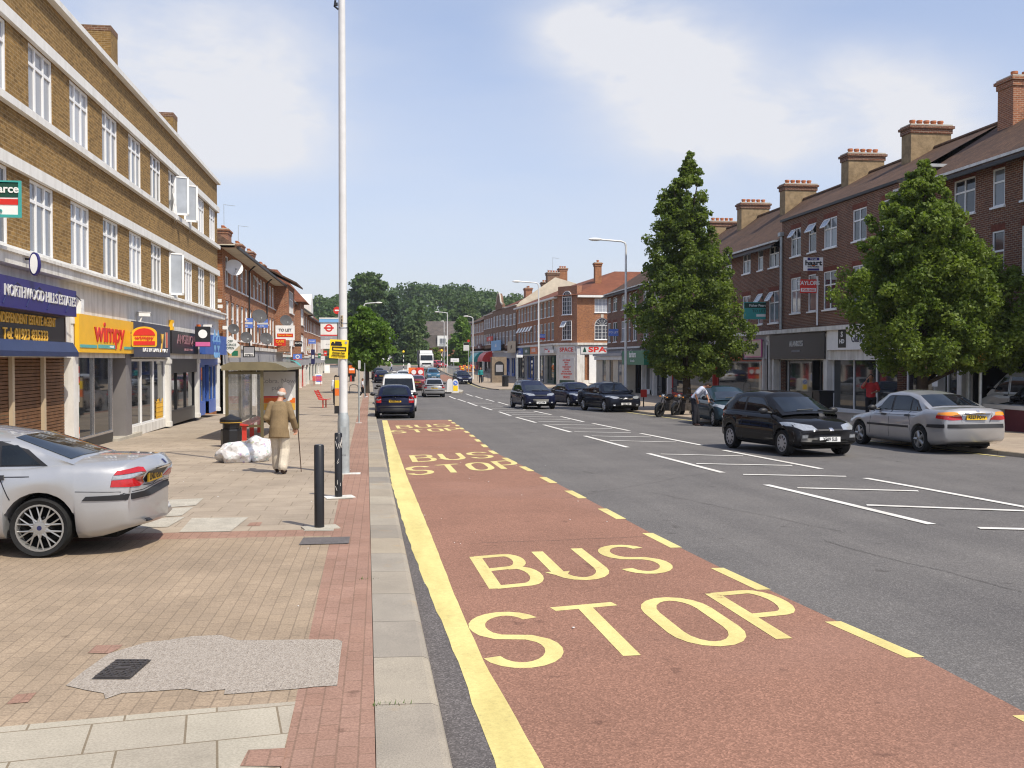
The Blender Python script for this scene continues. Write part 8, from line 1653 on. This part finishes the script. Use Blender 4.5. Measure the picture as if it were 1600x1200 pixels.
    for k in ('r', 'l'):
        an, to = V(J['an' + k]), V(J['to' + k]); d = to - an; d.z = 0; d.normalize(); base = min(an.z, to.z); s_ = MB().mat(MT[shoe])
        s_.ball((an + to) / 2 * 1.0 + V((0, 0, -.02)), .048, .13, .042, 14, 8, Matrix.Rotation(math.atan2(-d.x, d.y), 4, 'Z')); s_.ball(an + V((0, 0, -.01)) - d * .02, .045, .06, .055, 10, 8); link('shoe', remesh(s_, .012, 2), root)
    h = MB().mat(MT[hair])
    if bald:
        for s in (1, -1): h.ball(hd_ + sd * .066 * s - f * .035 - upv * .02, .020, .05, .05, 10, 6, R)
        h.ball(hd_ - f * .072 - upv * .025, .066, .034, .055, 12, 6, R)
    else: h.ball(hd_ - f * .018 + upv * .032, .088, .098, .098, 16, 10, R); h.ball(hd_ - f * .05 - upv * .02, .08, .06, .07, 12, 8, R)
    link('hair', remesh(h, .012, 2), root); return root
def stand(**k):
    J = dict(pelvis=(0, 0, .93), chest=(0, .01, 1.30), neck=(0, .02, 1.50), head=(0, .05, 1.64), shr=(.185, 0, 1.42), shl=(-.185, 0, 1.42), elr=(.235, -.02, 1.14), ell=(-.235, -.02, 1.14), wrr=(.235, .08, .90), wrl=(-.235, .08, .90),
             hipr=(.095, 0, .90), hipl=(-.095, 0, .90), knr=(.10, .03, .49), knl=(-.10, .03, .49), anr=(.105, -.01, .085), anl=(-.105, -.01, .085), tor=(.12, .17, .03), tol=(-.12, .17, .03)); J.update(k); return J
p = P0(437, 739.5)
om = person('old bald man in a tan jacket and cream trousers walking away with a cane', p, rad(-6), stand(pelvis=(0, -.03, .90), chest=(0, .03, 1.27), neck=(0, .09, 1.46), head=(.02, .15, 1.585), look=(-.1, 1, -.25), shr=(.160, .04, 1.365), shl=(-.160, .04, 1.365), elr=(.255, .0, 1.10), wrr=(.29, .12, .90), hdr=(.05, .25, -1), ell=(-.255, -.02, 1.10), wrl=(-.19, .20, .98), hdl=(.3, .5, -.8), knr=(.10, .02, .47), knl=(-.085, .12, .49), anr=(.10, -.20, .10), anl=(-.085, .16, .08), tor=(.125, -.04, .035), tol=(-.10, .33, .035), curl=.95), 'jacket', 'cream_cloth', 'grey_hair', 'skin', .91, .20, True, .010)
cane = MB().mat(M('dark_cane_wood', (.06, .03, .02), .45)).tube([(.375, .28, .0), (.335, .20, .80), (.33, .185, .86), (.31, .13, .885), (.295, .08, .87)], [.009, .010, .011, .012, .011], 8)
thing('walking_cane', 'thin dark walking cane with crook handle in the old man right hand', 'cane', tuple(p), rad(-6), None, cane, True).scale = (.91,) * 3
stride = dict(knr=(.09, .16, .52), anr=(.10, .30, .12), tor=(.10, .45, .06), knl=(-.09, .02, .48), anl=(-.1, -.24, .14), tol=(-.1, -.10, .03))
p = P0(566, 621); person('boy in white t shirt and dark trousers walking by the thin grey posts', p, rad(-75), stand(**stride), 'white_cloth', 'dark_cloth', skin='skin_dark', scale=.80, voxel=.016, shoe='white_cloth', sleeve=.2)
p = atY(525, 585, 60); person('person in white top half hidden behind the bus stop timetable', (p.x, 60, zr(60) + PAV), rad(10), stand(), 'white_cloth', 'dark_cloth', scale=1.0, voxel=.018)
p = G(1086, 665); lm = person('man in pale blue shirt and dark trousers bending over beside the parked teal car', (p.x, p.y, p.z), rad(-115), stand(pelvis=(0, -.06, .96), chest=(0, .20, 1.27), neck=(0, .36, 1.40), head=(0, .47, 1.45), look=(0, .75, -.7), shr=(.185, .26, 1.35), shl=(-.185, .26, 1.35), elr=(.30, .05, 1.12), wrr=(.20, .10, .93), ell=(-.25, .38, 1.10), wrl=(-.17, .46, .92), hipr=(.095, -.05, .93), hipl=(-.095, -.05, .93), knr=(.10, .0, .50), knl=(-.10, .06, .50), anl=(-.11, .10, .085), tol=(-.12, .28, .03)), 'blue_shirt', 'dark_cloth', skin='skin_dark', voxel=.014, sleeve=.2)
person('man in red t shirt holding a phone to his ear on the right pavement', (17.5, 33.8, zr(34) + PAV), rad(150), stand(elr=(.30, .12, 1.25), wrr=(.15, .13, 1.52), hdr=(-.3, -.1, .9), ell=(-.27, .05, 1.16), wrl=(-.12, .24, 1.12)), 'red_cloth', 'dark_cloth', skin='skin_dark', voxel=.014, sleeve=.2)
thing('mobile_phone', 'small dark phone held to the ear of the man in red', 'phone', (17.5, 33.8, zr(34) + PAV), rad(150), None, MB().mat(MT['black_frame']).cbox((.115, .10, 1.60), (.02, .05, .11)).mat(MT['grey']).cbox((.104, .10, 1.615), (.003, .035, .05)))
p = atY(751, 575, 110); person('person in teal top on the far pavement by the red awning', (p.x, 110, zr(110) + PAV), rad(170), stand(**stride), 'teal_cloth', 'dark_cloth', voxel=.02)
p = atY(612, 570, 160); person('child in white top crossing the far zebra', (p.x, 160, zr(160)), rad(90), stand(**stride), 'white_cloth', 'denim', scale=.82, voxel=.022)
# ================================================================== trees and woodland
def leafmat(name, lo, hi, trans=.35, ns=1.1):
    t = NT(name); n = t.noise(ns, 3, .6); f = t.noise(ns * 9, 2); k = t.math('ADD', t.math('MULTIPLY', n, .6), t.math('MULTIPLY', f, .4)); c = t.ramp(k, [(.34, lo), (.66, hi)])
    d = t.b; t.set(c, .55, 0, .35); tr = t.n('ShaderNodeBsdfTranslucent'); t.l(t.mix(1, c, (1.15, 1.25, .6), 'MULTIPLY'), tr.inputs['Color']); m = t.n('ShaderNodeMixShader'); m.inputs[0].default_value = trans
    t.l(d.outputs[0], m.inputs[1]); t.l(tr.outputs[0], m.inputs[2]); t.l(m.outputs[0], t.t.nodes['Material Output'].inputs['Surface']); return t.m
MT['leaf'] = leafmat('dark_green_leaves', (.06, .10, .02), (.19, .245, .045), .45); MT['leaf_b'] = leafmat('fresh_green_leaves', (.07, .118, .02), (.21, .27, .045), .45); MT['leaf_m'] = leafmat('maple_leaves', (.065, .135, .018), (.18, .28, .04), .42)
MT['leaf_w'] = leafmat('woodland_leaves', (.048, .090, .024), (.100, .155, .040), .3, .05); MT['leaf_c'] = leafmat('conifer_needles', (.018, .038, .016), (.042, .074, .028), .15, .4); MT['leaf_y'] = leafmat('yellow_green_leaves', (.09, .14, .02), (.20, .24, .03)); MT['leaf_f'] = leafmat('willow_leaves', (.06, .105, .03), (.13, .18, .055), .3, .3)
MT['bark'] = M('bark', (.062, .048, .036), .9, 0, .2, .35, 6, .4)
def leaves(cent, n_each, spread, size, seed, flat=.6, upb=.55, aspect=1.5):
    """small leaf faces scattered round clump centres"""
    r = np.random.default_rng(seed); C = np.repeat(np.asarray(cent, float), n_each, axis=0); n = len(C); S = np.repeat(np.asarray(spread, float), n_each)[:, None]
    d = r.normal(size=(n, 3)); d /= np.linalg.norm(d, axis=1)[:, None]; rad_ = r.random((n, 1)) ** .45; P_ = C + d * rad_ * S * np.array([1, 1, flat])
    nrm = r.normal(size=(n, 3)) + d * .5 + np.array([0, 0, upb]); nrm /= np.linalg.norm(nrm, axis=1)[:, None]
    a = np.cross(nrm, r.normal(size=(n, 3))); a /= np.linalg.norm(a, axis=1)[:, None]; b = np.cross(nrm, a); s = size * (.6 + .8 * r.random((n, 1)))
    q = np.stack([P_ + a * s * aspect * .5, P_ + b * s * .5 + nrm * s * .12, P_ - a * s * aspect * .5, P_ - b * s * .5 + nrm * s * .12], axis=1).reshape(-1, 3); return q
def quads_mesh(name, q, m):
    me = bpy.data.meshes.new(name); n = len(q) // 4; me.vertices.add(len(q)); me.vertices.foreach_set('co', q.ravel()); me.loops.add(4 * n); me.loops.foreach_set('vertex_index', np.arange(4 * n, dtype=np.int32)); me.polygons.add(n)
    me.polygons.foreach_set('loop_start', np.arange(0, 4 * n, 4, dtype=np.int32)); me.polygons.foreach_set('loop_total', np.full(n, 4, dtype=np.int32)); me.materials.append(m); me.update(calc_edges=True); return me
def tree(label, base, prof, nclump, nleaf, size, m, seed, trunk_r=.2, name='street_tree', group=None, core=.55, cspread=.55, cat='tree', trunk_top=.55, limbs=9, flat=.65):
    """prof: (height, left x, right x) of the crown relative to the base"""
    r = random.Random(seed); root = thing(name, label, cat, tuple(base), 0, group); zs = [p[0] for p in prof]
    cents, spr = [], []; wts = [(p[2] - p[1]) for p in prof]
    def at(z): return float(np.interp(z, zs, [p[1] for p in prof])), float(np.interp(z, zs, [p[2] for p in prof]))
    wmax = max(wts)
    while len(cents) < nclump:
        z = r.uniform(zs[0], zs[-1]); a, b = at(z)
        if r.random() > (b - a) / wmax + .08: continue
        ang = r.uniform(0, 2 * PI); k = r.random() ** core; R_ = (b - a) / 2; s_ = cspread * r.uniform(.6, 1.25) * min(1, .35 + R_ / wmax * 1.3); k *= max(.1, (R_ - s_ * .25) / max(R_, .01)); lump = 1 + .10 * math.sin(ang * 3 + z * 1.3 + seed) + .10 * math.sin(ang * 2 - z * 1.7 + seed * 2) 
        cents.append(((a + b) / 2 + R_ * k * lump * math.cos(ang), R_ * k * lump * math.sin(ang), z)); spr.append(s_)
    crown = quads_mesh('crown', leaves(cents, nleaf, spr, size, seed, flat), m); link('crown', crown, root)
    H = zs[-1]; tb = MB().mat(MT['bark']); cx = (prof[len(prof) // 2][1] + prof[len(prof) // 2][2]) / 2 * .5; th = zs[0] + (H - zs[0]) * trunk_top
    tb.tube([(0, 0, -.1), (0, 0, .15), (.0, 0, zs[0] * .5), (cx * .3, 0, zs[0]), (cx, 0, th), (cx * 1.2, 0, th + (H - th) * .7)], [trunk_r * 1.5, trunk_r * 1.1, trunk_r, trunk_r * .85, trunk_r * .5, trunk_r * .12], 10)
    big = sorted(range(len(cents)), key=lambda i: r.random())[:limbs]
    for i in big:
        c = V(cents[i]); z0 = max(zs[0] * .75, c.z - (abs(c.x) + abs(c.y)) * .9 - .4); z0 = min(z0, th); s_ = V((cx * z0 / max(th, .1), 0, z0)); mid = s_.lerp(c, .5) + V((0, 0, .15)); tb.tube([s_, mid, c], [trunk_r * .4, trunk_r * .22, trunk_r * .06], 6)
    link('trunk', tb.mesh('trunk', True), root); return root
def pprof(base, Y, rows):
    out = []; D_ = V((base[0], base[1])).length
    for c in sorted(rows, key=lambda q: -q[0]):
        r0, r1 = pxray(c[1], c[0]), pxray(c[2], c[0]); da = abs(math.atan2(r1.x, r1.y) - math.atan2(r0.x, r0.y)); R_ = D_ * math.sin(da / 2); m = atY((c[1] + c[2]) / 2, c[0], Y); out.append((m.z - base[2], m.x - base[0] - R_, m.x - base[0] + R_))
    return out
b_ = P0(1073, 640); b_ = (b_.x, b_.y, b_.z)
tree('tall conical leafy tree on the right pavement behind the motorcycles', b_, pprof(b_, b_[1], [(588, 1035, 1120), (570, 1005, 1160), (540, 995, 1172), (500, 985, 1166), (470, 988, 1166), (440, 1002, 1150), (400, 1008, 1132), (350, 1012, 1116), (310, 1020, 1108), (285, 1040, 1102), (265, 1064, 1092), (240, 1073, 1084)]), 760, 85, .105, MT['leaf'], 11, .22, group='leafy trees on the right pavement', cspread=.42, flat=.95)
b_ = P0(1441, 668); b_ = (b_.x, b_.y, b_.z)
tree('broad leafy tree on the right pavement over the parked silver saloon', b_, pprof(b_, b_[1], [(580, 1370, 1600), (560, 1335, 1640), (520, 1310, 1665), (480, 1300, 1660), (440, 1306, 1610), (405, 1320, 1565), (370, 1336, 1535), (340, 1352, 1515), (310, 1385, 1495), (280, 1412, 1470), (250, 1434, 1446)]), 900, 105, .080, MT['leaf_b'], 5, .19, group='leafy trees on the right pavement', cspread=.36, flat=.95)
b_ = atY(573, 600, 84); b_ = (b_.x, 84, zr(84) + PAV)
tree('small bright green maple on the left pavement beside the parked cars', b_, pprof(b_, 84, [(576, 558, 592), (562, 545, 606), (545, 538, 613), (525, 536, 613), (508, 540, 606), (492, 550, 594), (479, 566, 582)]), 150, 75, .24, MT['leaf_m'], 3, .22, cspread=.75)
def btree(label, px, Y, rows, nc, nl, size, m, seed, name='tree', cs=1.6, tr=.3, core=.5, cat='tree', flat=.65):
    x = atY(px, 560, Y).x; b_ = (x, Y, hz(x, Y)); tree(label, b_, pprof(b_, Y, rows), nc, nl, size, MT[m], seed, tr, name, None, core, cs, cat, .6, 7, flat)
btree('tall feathery tree rising left of the wooded hill', 572, 262, [(575, 548, 596), (540, 540, 600), (510, 538, 600), (480, 540, 603), (460, 542, 600), (448, 546, 606), (438, 552, 598), (428, 565, 592)], 190, 90, .62, 'leaf_w', 21, 'tree', 1.9, .5)
btree('dark ragged conifer beside the feathery tree', 611, 240, [(578, 585, 640), (555, 588, 642), (530, 590, 638), (505, 594, 632), (485, 600, 624), (470, 605, 619), (460, 609, 614)], 150, 80, .5, 'leaf_c', 22, 'conifer', 1.6, .4, .6, 'conifer')
btree('slim pointed cypress left of the brick flats', 656, 242, [(575, 640, 674), (550, 642, 674), (525, 645, 669), (505, 648, 664), (490, 651, 661), (479, 655, 658)], 90, 70, .45, 'leaf_w', 23, 'cypress', 1.3, .3, .6, 'cypress')
btree('rounded grey green willow in front of the cypress', 645, 232, [(578, 622, 676), (560, 620, 674), (540, 622, 666), (520, 626, 658), (506, 632, 650), (499, 638, 645)], 130, 80, .42, 'leaf_f', 24, 'willow', 1.4, .3)
btree('leafy bush behind the roundabout chevrons', 588, 230, [(580, 556, 622), (562, 556, 622), (545, 560, 616), (530, 568, 606), (520, 580, 595)], 120, 70, .42, 'leaf_c', 25, 'bush', 1.3, .2, .5, 'bush')
btree('yellow green bush right of the white lorry', 680, 226, [(574, 668, 692), (560, 667, 692), (550, 671, 688), (545, 676, 684)], 50, 60, .32, 'leaf_y', 26, 'bush', .9, .12, .5, 'bush')
btree('bright green tree at the end of the far terrace', 723, 205, [(572, 700, 744), (555, 698, 744), (535, 702, 742), (515, 708, 738), (503, 714, 732), (496, 720, 727)], 130, 80, .38, 'leaf_m', 27, 'tree', 1.2, .25)
btree('pale willow standing on the slope above the flats', 727, 300, [(520, 706, 748), (505, 703, 748), (490, 706, 746), (478, 714, 738), (470, 721, 731)], 100, 70, .55, 'leaf_f', 28, 'willow', 1.5, .25)
# the wooded hill: one mass of crowns nobody could count
r_ = random.Random(77); cents, spr = [], []
for k in range(560):
    Y = r_.uniform(275, 540) if k % 5 else r_.uniform(470, 540); x = r_.uniform(-.26, .30) * Y
    if Y < 300 and -12 < x < 34: continue
    z = hz(x, Y); R_ = r_.uniform(3.6, 6.4); hh = r_.uniform(8, 10.8)
    for j in range(6):
        a = r_.uniform(0, 2 * PI); q = R_ * r_.uniform(.2, .75); cents.append((x + q * math.cos(a), Y + q * math.sin(a), z + hh * r_.uniform(.45, 1.0))); spr.append(R_ * .55)
wd_o = struct('woodland', quads_mesh('woodland', leaves(cents, 40, spr, 1.0, 5, .7, .8, 1.2), MT['leaf_w']), 'stuff')
# thin summer air that pales the far hill
hm = bpy.data.materials.new('summer_haze'); hm.use_nodes = True; ht = hm.node_tree; ht.nodes.remove(ht.nodes['Principled BSDF']); vn = ht.nodes.new('ShaderNodeVolumePrincipled')
vn.inputs['Color'].default_value = (.86, .92, 1, 1); vn.inputs['Density'].default_value = .0002; vn.inputs['Anisotropy'].default_value = .2; ht.links.new(vn.outputs[0], ht.nodes['Material Output'].inputs['Volume'])
struct('haze', MB().mat(hm).box(-720, -70, -3, 720, 1520, 60).mesh('haze'), 'stuff')
